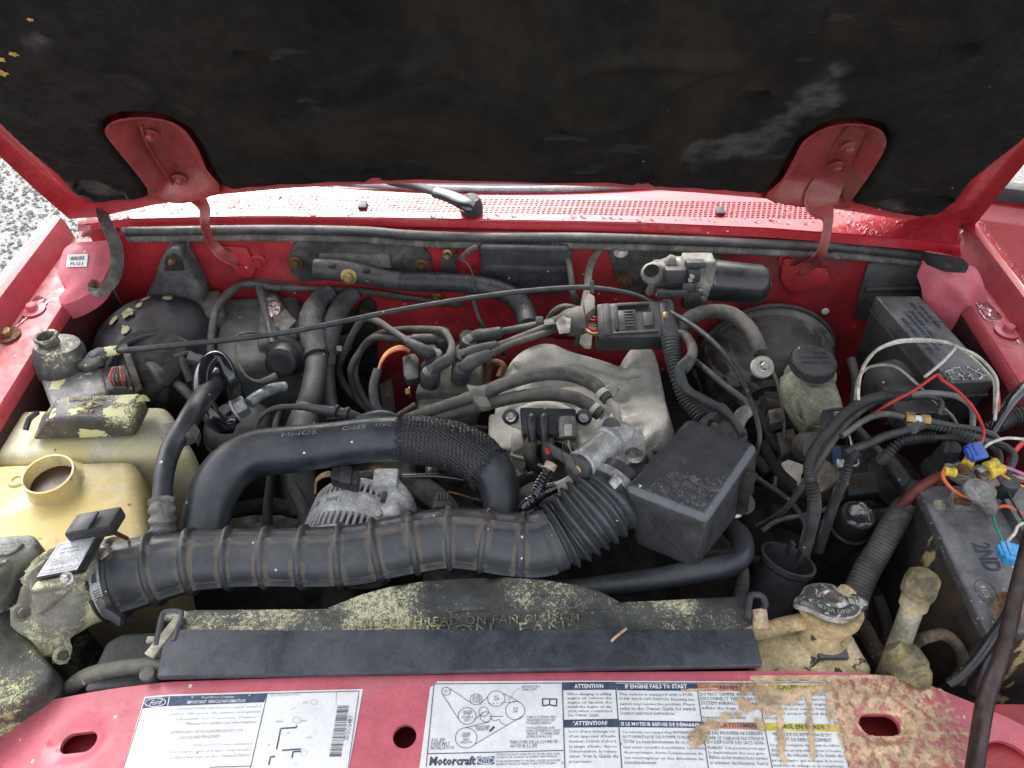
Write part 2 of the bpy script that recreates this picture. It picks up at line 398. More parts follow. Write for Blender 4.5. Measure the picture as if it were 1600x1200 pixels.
def softmat(name, col, lo, hi, sc, amax=.93, rough=.8):
    """a crust whose edge thins out: opacity follows the mesh's own thickness attribute and fine grain"""
    m = mat(name, col, rough, var=.2, vs=40, bump=.3, bs=250); nt = m.node_tree; N = nt.nodes; L = nt.links
    an = N.new('ShaderNodeAttribute'); an.attribute_name = 'dirt'; tc = N.new('ShaderNodeTexCoord'); nn = N.new('ShaderNodeTexNoise'); nn.inputs['Scale'].default_value = sc; nn.inputs['Detail'].default_value = 8; nn.inputs['Roughness'].default_value = .75
    L.new(tc.outputs['Object'], nn.inputs['Vector']); md = N.new('ShaderNodeMath'); md.operation = 'MULTIPLY_ADD'; L.new(nn.outputs['Fac'], md.inputs[0]); md.inputs[1].default_value = 1.3; L.new(an.outputs['Fac'], md.inputs[2])
    mr = N.new('ShaderNodeMapRange'); mr.interpolation_type = 'SMOOTHSTEP'; mr.inputs['From Min'].default_value = lo; mr.inputs['From Max'].default_value = hi; mr.inputs['To Max'].default_value = amax; L.new(md.outputs[0], mr.inputs['Value']); L.new(mr.outputs['Result'], N['Principled BSDF'].inputs['Alpha'])
    return m
class Surf:
    """a flat working surface at its place; to2 takes a picture point onto it, at() gives the place point with height h above it"""
    def __init__(s, o, ex, ey):
        s.o = Vector(o); s.ex = Vector(ex).normalized(); ey = Vector(ey); s.ey = (ey-s.ex*ey.dot(s.ex)).normalized(); s.n = s.ex.cross(s.ey)
    def to2(s, px, py):
        p = PN(px, py, s.o, s.n)-s.o; return (p.dot(s.ex), p.dot(s.ey))
    def poly(s, pts): return [s.to2(*p) for p in pts]
    def at(s, u, v, h=0): return s.o+s.ex*u+s.ey*v+s.n*h
def surf3(a, b, c):
    """through three (px, py, z); ex runs a->b, ey towards c"""
    A, B, C_ = P(*a), P(*b), P(*c); return Surf(A, B-A, C_-A)
HOR = lambda z: Surf((0, 0, z), (1, 0, 0), (0, 1, 0))
def sstep(a, b, x):
    t = max(0, min(1, (x-a)/(b-a))); return t*t*(3-2*t)
def bolt(name, p, ax, r, parent, m=None, washer=1.7, h=None, wm=None):
    """hex bolt head with its washer; the washer is a part of its own"""
    ax = Vector(ax).normalized(); h = h or r*1.1; m = m or m_stl
    if washer: MB().lathe(p, ax, [(0, r*washer), (r*.22, r*washer), (r*.3, r*washer*.9)], 20).build('washer', wm or m, parent)
    b = MB().lathe(p+ax*(r*.2 if washer else 0), ax, [(0, r), (h*.85, r), (h, r*.85)], 6)
    b.lathe(p+ax*(r*.2+h*.98 if washer else h*.98), ax, [(0, r*.55), (r*.12, r*.5)], 10)
    return b.build(name, m, parent, smooth=30)
def droplets(sf, poly, n, r0, r1, mb, seed=1, h=0, flat=.42, avoid=None):
    rnd = random.Random(seed); x0, x1 = min(p[0] for p in poly), max(p[0] for p in poly); y0, y1 = min(p[1] for p in poly), max(p[1] for p in poly)
    k = 0; t = 0; used = []
    while k < n and t < n*20:
        t += 1; x, y = rnd.uniform(x0, x1), rnd.uniform(y0, y1)
        if not inside((x, y), poly): continue
        r = r0+(r1-r0)*rnd.random()**3
        if any((x-a_)**2+(y-b_)**2 < (r+c_)**2*1.25 for a_, b_, c_ in used): continue
        used.append((x, y, r)); st = rnd.uniform(1, 1.7); an = rnd.uniform(0, 3.14)
        vs = [sf(x, y, h+r*flat)]; N = 8
        for ring, (rr, hh) in enumerate(((.5, .86), (.85, .5), (1, 0))):
            for q in range(N):
                w = 2*math.pi*q/N; u_, v_ = math.cos(w)*rr*r*st, math.sin(w)*rr*r
                j = 1+.12*math.sin(3*w+k)
                vs.append(sf(x+(u_*math.cos(an)-v_*math.sin(an))*j, y+(u_*math.sin(an)+v_*math.cos(an))*j, h+r*flat*hh))
        fs = [(0, 1+q, 1+(q+1) % N) for q in range(N)]
        for ring in range(2):
            o = 1+ring*N; fs += [(o+q, o+N+q, o+N+(q+1) % N, o+(q+1) % N) for q in range(N)]
        mb.add(vs, fs); k += 1
    return mb

# ================================================================ the ground
gm = mat('gravel', (.24, .24, .235), .9, var=.3, vs=60, bump=.9, bs=70, dirt=((.30, .29, .27), .3, 30))
ms = mat('gravel_stones', (.29, .29, .285), .85, var=.35, vs=11, bump=.2)
mb = MB(); mb.add([(-60, -40, -.98), (60, -40, -.98), (60, 90, -.98), (-60, 90, -.98)], [(0, 1, 2, 3)])
tag(mb.build('gravel_ground', gm, smooth=0), 'pale grey gravel ground beside the truck', None, kind='structure')
mb = MB(); rnd = random.Random(3)
for i in range(16000):
    x = rnd.uniform(-3.3, -.8); y = rnd.uniform(.9, 4.0); r = rnd.uniform(.005, .012)
    c = Vector((x, y, -.98+r*.3)); an = rnd.uniform(0, 6)
    ex = Vector((math.cos(an), math.sin(an), 0)); ey = Vector((-math.sin(an), math.cos(an), rnd.uniform(-.3, .3)))
    q = [c+ex*r*rnd.uniform(.7, 1.3), c+ey*r*rnd.uniform(.6, 1), c-ex*r*rnd.uniform(.7, 1.3), c-ey*r*rnd.uniform(.6, 1)]
    mb.add(q+[c+Vector((0, 0, r*rnd.uniform(.5, .9)))], [(0, 1, 4), (1, 2, 4), (2, 3, 4), (3, 0, 4)])
tag(mb.build('gravel', ms, smooth=0), 'loose pale gravel stones on the ground left of the fender', None, kind='stuff')

# ================================================================ the truck's body
truck = thing('pickup_truck', 'red pickup truck with its hood raised over the engine bay', 'pickup truck')
# ---- hood, open about 58 degrees about its rear edge
HA = math.radians(58)
HS = Surf((0, .77, .115), (1, 0, 0), (0, -math.cos(HA), math.sin(HA)))     # n points away from the engine
HSn = -HS.n
if HSn.dot(CAM-HS.o) < 0: HSn = -HSn
def hoodp(u, v, h): return HS.o+HS.ex*u+HS.ey*v+HSn*h
rear = [(110, 330), (155, 327), (240, 308), (345, 291), (450, 281), (560, 275), (650, 273), (800, 274), (950, 279), (1100, 289), (1200, 298), (1330, 318), (1420, 333), (1510, 354)]
ho = HS.poly(rear); ho = ho + [HS.to2(1600, 240)]; lft = HS.to2(0, 228)
ur, vr = ho[-1]; ho += [(ur-.02, .75), (ur-.06, 1.02), (0, 1.1), (-.62, 1.02), (lft[0]+.02, .75), lft, HS.to2(60, 286)]
pk_l = [(345, 280), (325, 246), (312, 214), (290, 182), (262, 167), (225, 162), (190, 165), (170, 175), (168, 190), (185, 214), (212, 248), (232, 276), (238, 292)]
pk_r = [(1195, 292), (1220, 262), (1240, 225), (1254, 200), (1290, 178), (1335, 172), (1370, 180), (1382, 196), (1378, 218), (1352, 262), (1328, 296), (1322, 308)]
padpx = [(150, 305), (112, 287), (88, 262), (60, 238), (30, 212), (0, 183)]
pad = HS.poly(padpx) + [(lft[0]+.07, .75), (-.56, .98), (0, 1.05), (.56, .98), (ur-.08, .75)] + HS.poly([(1600, 205), (1560, 237), (1520, 270), (1497, 300), (1470, 322), (1430, 328), (1385, 320), (1330, 306), (1322, 308)]) + HS.poly(list(reversed(pk_r)))[1:] + HS.poly([(1100, 283), (950, 274), (800, 271), (650, 270), (560, 272), (450, 277), (370, 284)]) + HS.poly(pk_l) + HS.poly([(237, 297), (200, 303)])
pks = [HS.poly(pk_l+[(290, 300)]), HS.poly(pk_r+[(1250, 306)])]
def hood_h(u, v):
    d = dist_poly((u, v), ho); h = .014*(1-sstep(0, .012, d)) + .006*(sstep(.028, .034, d)-sstep(.05, .058, d))
    for p_ in pks:
        if inside((u, v), p_): h -= .034
    return h
hd = patch(ho, [], .011, lambda u, v: hoodp(u, v, hood_h(u, v)), down=-HSn*.03).mesh('hood'); fixn(hd)
hood = link('hood', hd, m_red_dull, truck, 50)
sk = patch([(u*1.005, v-.002) for u, v in ho], [], .05, lambda u, v: hoodp(u, v, -.034-.02*math.cos(u*2))).build('outer_skin', m_red, hood)
for p_ in pks:
    pp = smooth2(p_, 3)
    me = patch(pp, [], .007, lambda u, v: hoodp(u, v, .0215-.034*sstep(0, .034, dist_poly((u, v), pp))-.002*(1-sstep(0, .004, dist_poly((u, v), pp))))).mesh('p'); fixn(me); link('hinge_pocket', me, m_red_pock, hood, 60)
dents = [(HS.to2(397, 75), .022), (HS.to2(1172, 135), .022), (HS.to2(585, 258), .02), (HS.to2(1012, 266), .018), (HS.to2(160, 283), .04), (HS.to2(1455, 303), .03), (HS.to2(1490, 60), .02)]
em = smooth2(HS.poly([(860, 130), (900, 85), (980, 70), (1080, 75), (1150, 75), (1080, 95), (1020, 130), (985, 165), (930, 182), (880, 170)]), 5)
def pad_h(u, v):
    h = .019 + .0012*noise.noise(Vector((u*9, v*9, 0))) + .003*noise.noise(Vector((u*2.2, v*2.2, 3)))
    d = dist_poly((u, v), pad); h -= .012*(1-sstep(0, .012, d))
    for c, r in dents:
        q = math.hypot(u-c[0], (v-c[1])); h -= .011*(1-sstep(r*.8, r, q)) - .003*(1-sstep(r*.9, r*1.3, q))
    if -.1 < u < .5 and v < .5:
        d2 = dist_poly((u, v), em); h += .009*(1-sstep(0, .016, d2)) if not inside((u, v), em) else .009-.008*sstep(0, .022, d2)
    return h
m_padn = m_pad
pd_ = patch(pad, [], .009, lambda u, v: hoodp(u, v, pad_h(u, v)), down=-HSn*.012).mesh('pad'); fixn(pd_)
ins = link('insulation_pad', pd_, m_padn, hood, 50)
# dusty worn patches of the pad: thin crusts lying on it
m_crust = softmat('grey_wear_on_pad', (.085, .08, .075), .7, 1.9, 60, .85)
for poly in ([(1048, 235), (1068, 200), (1100, 185), (1160, 182), (1215, 150), (1240, 105), (1262, 95), (1300, 65), (1335, 72), (1332, 110), (1320, 140), (1290, 158), (1262, 170), (1225, 205), (1200, 225), (1165, 232), (1110, 240), (1080, 252)],
             [(92, 264), (122, 260), (128, 244), (140, 256), (175, 275), (210, 290), (235, 296), (200, 301), (150, 303), (112, 287)],
             [(1350, 300), (1370, 288), (1400, 284), (1420, 290), (1425, 312), (1400, 320), (1360, 310)],
             [(20, 20), (60, 10), (100, 40), (80, 60), (40, 60)]):
    q = HS.poly(poly)
    def wf(x, y):
        if not inside((x, y), pad) or dist_poly((x, y), pad) < .004: return -1
        d = dist_poly((x, y), q); return (min(1.0, d/.022)*.9 if inside((x, y), q) else -d/.012)+nzf(x, y, 28, 3)*.55
    xs_ = [p_[0] for p_ in q]; ys_ = [p_[1] for p_ in q]
    o = crust(wf, min(xs_)-.01, max(xs_)+.01, min(ys_)-.01, max(ys_)+.01, .003, lambda u, v: hoodp(u, v, pad_h(u, v)+.0009), lift=0).build('worn_patch', m_crust, hood, smooth=80)
# hinge arms
m_hinge = m_red_pock
def hinge(px, pivot):
    pts = [hoodp(*HS.to2(a_, b_), -.008 if i < 3 else .008) if k is None else (PY(a_, b_, -k) if k < 0 else P(a_, b_, k)) for i, (a_, b_, w, k) in enumerate(px)]
    mb = MB(); V = []; n = len(pts)
    ws = [M(w, p_) for (_, _, w, _), p_ in zip(px, pts)]
    c = catmull([Vector((*p_, w)) for p_, w in zip(pts, ws)], 5); fl = []
    for i, q in enumerate(c):
        t = (c[min(i+1, len(c)-1)].xyz-c[max(i-1, 0)].xyz).normalized(); vw = (CAM-q.xyz).normalized(); sd_ = t.cross(vw).normalized(); nn = sd_.cross(t)
        if nn.dot(vw) < 0: nn = -nn
        V += [q.xyz+sd_*q.w-nn*.003, q.xyz+sd_*q.w+nn*.006, q.xyz+sd_*(q.w-.003)+nn*.006, q.xyz+sd_*(q.w-.003)+nn*.001, q.xyz-sd_*q.w+nn*.001, q.xyz-sd_*q.w-nn*.003]
    m = len(c); fl = [(i*6+k, i*6+(k+1) % 6, (i+1)*6+(k+1) % 6, (i+1)*6+k) for i in range(m-1) for k in range(6)] + [tuple(range(6)), tuple(range((m-1)*6, m*6))]
    mb.add(V, fl); me = mb.mesh('h'); fixn(me); h = link('hinge', me, m_hinge, hood, 40)
    for (a_, b_) in pivot:
        u, v = HS.to2(a_, b_); bolt('bolt', hoodp(u, v, -.004), HSn, .0068, h, m_red_pock, 1.7)
    return h
hinge([(228, 196, 13, None), (240, 225, 15, None), (262, 262, 15, None), (288, 290, 14, .175), (318, 322, 9, .15), (320, 350, 7, .125), (330, 378, 8, .085), (348, 398, 9, -.725), (372, 408, 11, -.737)], [(234, 213), (280, 282)])
hinge([(1340, 208, 15, None), (1322, 240, 18, None), (1300, 285, 22, None), (1282, 315, 24, .165), (1293, 340, 9, .14), (1291, 368, 7, .115), (1282, 398, 8, .082), (1268, 412, 9, -.725), (1248, 424, 11, -.737)], [(1328, 232), (1308, 262), (1285, 300)])
# little yellow leaves stuck to the pad
m_leaf = mat('yellow_leaf', (.55, .36, .08), .7, var=.25, vs=90)
lf = thing('yellow_leaf', 'small yellow leaf stuck under the raised hood by the left edge, upper one', 'leaf')
for k, (cx, cy, s_, an) in enumerate(((3, 66, 9, .3), (6, 88, 10, 1.1), (26, 58, 7, 2.0), (52, 2, 5, .4))):
    if k: lf = thing('yellow_leaf', ['', 'small yellow pointed leaf under the hood, lowest of those at the left edge', 'pale leaf under the raised hood just right of the yellow one', 'tiny pale leaf under the hood near the top of the frame'][k], 'leaf')
    u0, v0 = HS.to2(cx, cy); r = M(s_, hoodp(u0, v0, .02)); pl = []
    for i in range(18):
        t = 2*math.pi*i/18; rr = r*(1+.28*math.cos(5*t)); pl.append((u0+rr*math.cos(t+an), v0+rr*math.sin(t+an)*.75))
    me = patch(pl, [], r/3, lambda u, v: hoodp(u, v, pad_h(u, v)+.002+.25*math.hypot(u-u0, v-v0)*r*20)).mesh('l'); fixn(me)
    link('blade', me, m_leaf, lf, 60)

# ---- fenders: one profile swept front to rear on each side
def fender(sg):
    xo = .014 if sg > 0 else 0
    prof = [(.704, .020), (.706, .034), (.711, .040), (.757, .040), (.764, .044), (.768, .074), (.772, .084), (.780, .0885), (.792, .085), (.802, .072), (.811, .045), (.818, 0), (.823, -.15), (.82, -.5)]
    ys = [.80, .78, .74, .68, .6, .5, .4, .3, .2, .1, 0, -.1, -.2, -.24]
    vs = []; 
    for y in ys:
        for x, z in prof: vs.append((sg*(x+(xo if x < .72 else 0)-.012*max(0, .5-y)), y, z-.02*max(0, .6-y)))
    n = len(prof); grid = lambda k0, k1: [(i*n+k, i*n+k+1, (i+1)*n+k+1, (i+1)*n+k) for i in range(len(ys)-1) for k in range(k0, k1)]
    mb = MB(); mb.add(vs, grid(6, n-1)); me = mb.mesh('f'); fixn(me)
    f = link('fender', me, m_red, truck, 40)
    mb = MB(); mb.add(vs, grid(0, 6)); me = mb.mesh('f'); fixn(me); link('inner_ledge', me, m_red_ledge, f, 40)
    mb = MB(); q = []
    for y in ys:
        for x, z in ((.66, -.57), (.688, -.3), (.698, -.12), (.7035, .021)): q.append((sg*(x+xo-.012*max(0, .5-y)), y, z-.02*max(0, .6-y)))
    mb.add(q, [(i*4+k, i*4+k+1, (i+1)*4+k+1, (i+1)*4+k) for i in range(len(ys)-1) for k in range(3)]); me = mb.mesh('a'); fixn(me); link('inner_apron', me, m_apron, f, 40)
    return f
m_red_ledge = mat('red_paint_ledge', (.42, .05, .07), .55, grime=.2, var=.12, vs=6, coat=.08, bump=.06, bs=60, dirt=((.25, .07, .07), .3, 8), fleck=((.7, .6, .5), .05, 150))
m_apron = mat('grimy_shaded_red', (.10, .008, .012), .7, var=.4, vs=5, bump=.2, bs=60, dirt=((.02, .016, .015), .6, 4), splat=((.5, .46, .26), .06, 14))  # grimy apron red; doubles as painted shade under the cowl grille
fl = fender(-1); fr = fender(1)
def fsurf(sg): return lambda u, v, h: Vector((sg*(.792+u), v, .0855-.02*max(0, .6-v)-abs(u)*.5+h))
mbd = MB()
droplets(fsurf(-1), [(-.016, .35), (.01, .35), (.01, .8), (-.016, .8)], 300, .0018, .0052, mbd, 2)
droplets(fsurf(1), [(-.016, .35), (.01, .35), (.01, .8), (-.016, .8)], 300, .0018, .0052, mbd, 3)
for (px, py, hh) in ((52, 484, .041), (12, 524, .041)):
    bolt('bolt', P(px, py, hh), (0, 0, 1), .0085, fl, m_red_sup if px == 52 else m_brass, 2.2, wm=m_red_sup if px == 52 else m_rust)
bolt('bolt', P(1574, 517, .041), (0, 0, 1), .0085, fr, m_red_sup, 2.2)

# ---- cowl panel with the perforated grille
CW = Surf((0, .76, .1), (1, 0, 0), (0, 1, .13))
fe = [(122, 353), (200, 343), (400, 339), (600, 342), (800, 346), (1000, 350), (1200, 358), (1440, 376), (1500, 384)]
cf = CW.poly(fe); cback = [(.80, .22), (.5, .115), (.3, .085), (0, .073), (-.3, .085), (-.5, .115), (-.80, .22)]
def gq(u, v):   # grille quad
    a_ = Vector(CW.to2(388, 306)).lerp(Vector(CW.to2(1290, 318)), u); b_ = Vector(CW.to2(372, 330)).lerp(Vector(CW.to2(1288, 346)), u)
    p_ = a_.lerp(b_, v); p_.y -= .012*math.sin(math.pi*u)*(.2 if v < .5 else .0); return p_
gout = [tuple(gq(i/20, 0)) for i in range(21)]+[tuple(gq(1-i/20, 1)) for i in range(21)]
def cow_h(u, v):
    d = dist_poly((u, v), cf[:1]+cf[1:]) if False else 1
    return .004*math.cos(u*1.6)
cwl = patch(cf+cback, [gout], .02, lambda u, v: CW.at(u, v, cow_h(u, v))).mesh('c'); fixn(cwl)
cowl = link('cowl_panel', cwl, m_red, truck, 40)
mb = MB(); NX, NY = 112, 9; nx, ny = NX*2+1, NY*2+1
def gk(i, n): return min(n, max(0, i+(-.13 if i % 2 else .13)))/n if 0 < i < n else i/n
mb.add([CW.at(*gq(gk(i, nx), gk(j, ny)), cow_h(gq(i/nx, j/ny)[0], 0)) for j in range(ny+1) for i in range(nx+1)],
       [(j*(nx+1)+i, j*(nx+1)+i+1, (j+1)*(nx+1)+i+1, (j+1)*(nx+1)+i) for j in range(ny) for i in range(nx) if not (i % 2 and j % 2)])
for j in range(ny):        # hole walls
    for i in range(nx):
        if i % 2 and j % 2:
            q = [CW.at(*gq(gk(a_, nx), gk(b_, ny)), cow_h(gq(a_/nx, 0)[0], 0)) for a_, b_ in ((i, j), (i+1, j), (i+1, j+1), (i, j+1))]
            mb.add(q+[p_-Vector((0, 0, .004)) for p_ in q], [(0, 1, 5, 4), (1, 2, 6, 5), (2, 3, 7, 6), (3, 0, 4, 7)])
o = mb.build('air_intake_grille', m_red, cowl, smooth=0)
pl = MB(); q = [CW.at(*gq(a_, b_), -.02) for a_, b_ in ((-.02, -.2), (1.02, -.2), (1.02, 1.1), (-.02, 1.1))]; pl.add(q, [(0, 1, 2, 3)]); pl.build('drain_tray', m_apron, cowl)  # tray coloured dark to stand for shade in the grille holes
# front lip of the cowl (vertical face) and the flange under it
lipb = [(122, 362), (200, 356), (400, 351), (600, 354), (800, 359), (1000, 364), (1200, 372), (1440, 392), (1500, 402)]
mb = MB(); top = [CW.at(u, v, cow_h(u, v)) for u, v in cf]
bot = [PY(a_, b_, t.y-.002) for (a_, b_), t in zip(lipb, top)]
c1 = catmull(top, 6); c2 = catmull(bot, 6); vs = []
for a_, b_ in zip(c1, c2): vs += [a_+Vector((0, .003, .0)), a_+Vector((0, -.0015, -.002)), b_.lerp(a_, .15)+Vector((0, -.003, 0)), b_+Vector((0, 0, 0)), b_+Vector((0, .012, -.001))]
mb.add(vs, [(i*5+k, i*5+k+1, (i+1)*5+k+1, (i+1)*5+k) for i in range(len(c1)-1) for k in range(4)])
me = mb.mesh('l'); fixn(me); link('front_lip', me, m_red, cowl, 50)
droplets(CW.at, CW.poly([(130, 350), (200, 318), (385, 305), (372, 334), (200, 341)]), 130, .0015, .006, mbd, 4, .004)
droplets(CW.at, CW.poly([(380, 336), (1280, 352), (1280, 346), (372, 331)]), 130, .0012, .006, mbd, 5, .004)
droplets(CW.at, CW.poly([(1300, 322), (1450, 340), (1500, 360), (1500, 380), (1290, 360)]), 160, .0015, .0065, mbd, 6, .004)
droplets(CW.at, gout, 260, .001, .0028, mbd, 7, .004)
# clips on the grille
for (a_, b_) in ((568, 325), (1124, 334)):
    p_ = CW.at(*CW.to2(a_, b_), .006); MB().box(p_, (1, 0, 0), (0, 1, .13), (0, -.13, 1), .014, .018, .006, .001).build('nozzle', m_blk, cowl)
# windshield and its gasket
m_glass = mat('windshield_glass', (.10, .12, .14), .06, var=.05, bump=0, spec=1.0, coat=1)
m_gask = mat('grey_gasket', (.22, .21, .22), .55, var=.2, vs=20, bump=.1, coat=.3)
WS = Surf((0, .838, .112), (1, 0, 0), (0, 1, .62))
mb = MB(); nu = 24; vs = []
for j in range(6):
    for i in range(nu+1):
        u = -.8+1.6*i/nu; bow = .16*(u/.8)**2; vs.append(WS.at(u, .13*j+bow, -.006))
mb.add(vs, [(j*(nu+1)+i, j*(nu+1)+i+1, (j+1)*(nu+1)+i+1, (j+1)*(nu+1)+i) for j in range(5) for i in range(nu)])
ws = mb.build('windshield', m_glass, truck, smooth=60)
mb = MB(); mb.tube([CW.at(-.8+1.6*i/16, .078+.14*(-1+i/8)**2, .006) for i in range(17)], .008, 10, 3, flat=.7); mb.build('gasket', m_gask, ws)
droplets(lambda u, v, h: WS.at(u, v+.16*(u/.8)**2, h-.006), [(-.3, .0), (.4, 0), (.4, .06), (-.3, .06)], 120, .0012, .0032, mbd, 8)
o = mbd.build('water_drops', m_drop, truck, 'clear rain drops scattered on the red paint, grille and windshield', 60); o['kind'] = 'stuff'
# wiper
wp = MB(); wp.tube([P(560, 262, .19), P(605, 282, .165), P(650, 291, .148), P(690, 303, .14)], [.006, .009, .010, .010], 12, 5, flat=.55)
w = wp.build('wiper_arm', m_blk, truck, 'glossy black wiper arm pivoting out of the cowl grille')
MB().tube([P(680, 300, .143), P(705, 308, .142), P(728, 319, .14), P(738, 325, .135)], [.0125, .014, .015, .013], 14, 5, flat=.6).build('pivot_cover', mat('wet_black_plastic', (.02, .022, .025), .25, var=.2, vs=30, bump=.1, bs=60, coat=.8), w)
MB().lathe(P(737, 329, .108), (0, -.1, 1), [(0, .019), (.012, .019), (.02, .016), (.026, .013)], 24).build('pivot_boot', m_rub, w)

# ---- rubber seals along the front of the cowl
def rope(pxs, y, r, name, m, parent, flat=1, mod=None, n=12):
    MBx = MB(); MBx.tube([PY(a_, b_, y) for a_, b_ in pxs], r, n, 6, step=.004, flat=flat, mod=mod); return MBx.build(name, m, parent)
m_seal = mat('weather_seal_rubber', (.05, .05, .052), .6, var=.3, vs=12, bump=.25, bs=160, dust=((.28, .27, .25), .7), dirt=((.2, .19, .17), .25, 18))
m_seal2 = mat('dusty_seal_rubber', (.12, .115, .105), .85, var=.3, vs=18, bump=.5, bs=220, dirt=((.26, .24, .21), .45, 25))
s1 = [(196, 360), (215, 362), (400, 359), (560, 361), (640, 367), (760, 371), (900, 371), (1050, 375), (1200, 381), (1320, 387), (1440, 401)]
s2 = [(205, 374), (220, 373), (400, 371), (560, 374), (640, 380), (760, 383), (900, 384), (1050, 388), (1200, 394), (1320, 400), (1432, 411)]
seal = rope(s1, .735, .0078, 'weather_seal', m_seal, truck)
rope(s2, .731, .0062, 'seal_clip_strip', m_seal2, seal, mod=lambda S, a_: .0007*math.sin(S*900))

# ---- firewall
FWY = .745
def fw_h(x, z):
    h = .004*noise.noise(Vector((x*4, z*4, 1)))
    h += .03*sstep(.03, .05, z)*0
    # pressed steps
    h -= .018*sstep(-.155, -.175, z) if False else 0
    h -= .02*(1-sstep(.0, .02, abs(z+.165)-.0)) if abs(x) < .5 else 0
    for cx, cz, r in ((.06, -.12, .05), (-.11, -.11, .022), (.40, -.07, .03), (-.38, .02, .03)):
        q = math.hypot(x-cx, z-cz); h -= .008*(1-sstep(r*.7, r, q))
    return h
fp = [(-.70, .085), (-.70, -.5), (.70, -.5), (.70, .085)]
me = patch(fp, [], .02, lambda x, z: Vector((x, FWY+.02*sstep(-.2, -.3, z)-fw_h(x, z), z))).mesh('fw'); fixn(me)
fwall = link('firewall', me, mat('firewall_red', (.44, .028, .038), .5, grime=.25, var=.3, vs=5, coat=.15, bump=.1, bs=60, dirt=((.12, .04, .04), .45, 4), fleck=((.6, .5, .45), .06, 130)), truck, 50)
# gap closing ledge between firewall top and cowl
mb = MB(); mb.add([(-.72, .742, .083), (.72, .742, .083), (.72, .80, .088), (-.72, .80, .088)], [(0, 1, 2, 3)]); mb.build('top_ledge', m_red_dull, fwall)
def fwpanel(px, y, name, m, parent, t=.004, bev=.0015, label=None):
    o = MB().prism([PY(a_, b_, y) for a_, b_ in px], (0, t, 0), bev).build(name, m, parent)
    if label: o['label'] = label
    return o
m_grey_panel = mat('grey_sound_panel', (.06, .062, .066), .75, var=.3, vs=9, bump=.3, bs=100, dirt=((.11, .11, .108), .5, 9))
fwpanel([(1358, 412), (1430, 408), (1450, 416), (1455, 500), (1335, 500), (1345, 450)], .737, 'sound_panel', m_grey_panel, fwall, .006, .003)
MB().tube([PY(1352, 452, .733), PY(1452, 450, .733)], .004, 8).build('stiffening_rib', m_grey_panel, fwall)
# red fold-down bracket under each hinge
fwpanel([(1222, 415), (1292, 420), (1300, 445), (1240, 458), (1228, 452), (1220, 436)], .737, 'hinge_bracket', m_red_dull, fwall, .006)
fwpanel([(330, 384), (385, 388), (400, 420), (392, 436), (370, 430), (352, 400)], .737, 'hinge_bracket', m_red_dull, fwall, .006)
bolt('bolt', PY(404, 408, .742), (0, -1, 0), .008, fwall, m_red_dull)
bolt('bolt', PY(1228, 405, .742), (0, -1, 0), .008, fwall, m_red_dull)
MB().lathe(PY(1289, 486, .742), (0, -1, 0), [(0, .007), (.002, .007), (.004, .005), (.0045, .001)], 16).build('plug', m_paper, fwall)

# ---- corner brackets between cowl and fenders
LB = surf3((105, 385, .09), (175, 378, .092), (110, 470, .045))
lb = smooth2([LB.to2(*p) for p in [(103, 388), (120, 380), (150, 378), (176, 378), (176, 402), (163, 436), (140, 460), (101, 477), (93, 465), (104, 450), (92, 432), (97, 402)]], 3)
LBn = LB.n if LB.n.z > 0 else -LB.n
def lbf(u, v): return LB.o+LB.ex*u+LB.ey*v+LBn*(.006*sstep(0, .02, dist_poly((u, v), lb))+.002)
me = patch(lb, [], .008, lbf, down=(0, 0, -.03)).mesh('b'); fixn(me); br = link('corner_bracket', me, m_red_sup, fl, 50)
st_ = [LB.to2(*p) for p in ((110, 402), (142, 401), (140, 421), (108, 421))]
mb = MB(); mb.prism([LB.o+LB.ex*u+LB.ey*v+LBn*.0092 for u, v in st_], LBn*.0004); stk = mb.build('barcode_sticker', m_paper, br, 'white barcode sticker reading FLG1 on the red bracket')
xd = (LB.ex*(st_[1][0]-st_[0][0])+LB.ey*(st_[1][1]-st_[0][1])); yd = (LB.ex*(st_[0][0]-st_[3][0])+LB.ey*(st_[0][1]-st_[3][1]))
b0 = LB.o+LB.ex*st_[3][0]+LB.ey*st_[3][1]+LBn*.0100
mb = MB(); mb.add(*tmesh('FLG1', b0+xd*.18+yd*.10, xd, yd, .01, width=xd.length*.6, height=yd.length*.26, off=.0002))
rr = random.Random(2); x = .12
while x < .85:
    w_ = rr.choice((.008, .016, .028)); q = [b0+xd*a_+yd*b_ for a_, b_ in ((x, .5), (x+w_, .5), (x+w_, .82), (x, .82))]; mb.add(q, [(0, 1, 2, 3)]); x += w_+rr.choice((.012, .024))
mb.build('print', m_ink, stk, smooth=0)
RB = surf3((1450, 410, .085), (1530, 420, .085), (1500, 500, .01))
rb = smooth2([RB.to2(*p) for p in [(1445, 402), (1480, 408), (1520, 416), (1534, 436), (1542, 466), (1548, 480), (1538, 506), (1522, 510), (1500, 500), (1474, 478), (1455, 452), (1450, 425)]], 3)
RBn = RB.n if RB.n.z > 0 else -RB.n
def rbf(u, v):
    d = dist_poly((u, v), rb); return RB.o+RB.ex*u+RB.ey*v+RBn*(.016*sstep(0, .035, d)+.003*noise.noise(Vector((u*25, v*25, 0))))
me = patch(rb, [], .008, rbf, down=(0, 0, -.03)).mesh('b'); fixn(me); br = link('corner_bracket', me, m_red_sup, fr, 50)
m_foam = mat('black_foam', (.03, .03, .03), .9, var=.4, vs=50, bump=1, bs=200, dirt=((.1, .1, .1), .3, 60))
fo = MB(); fo.prism([P(a_, b_, .104) for a_, b_ in ((1441, 391), (1505, 402), (1515, 412), (1514, 418), (1480, 416), (1452, 405))], (0, 0, -.012), .003); fo.build('foam_block', m_foam, br)
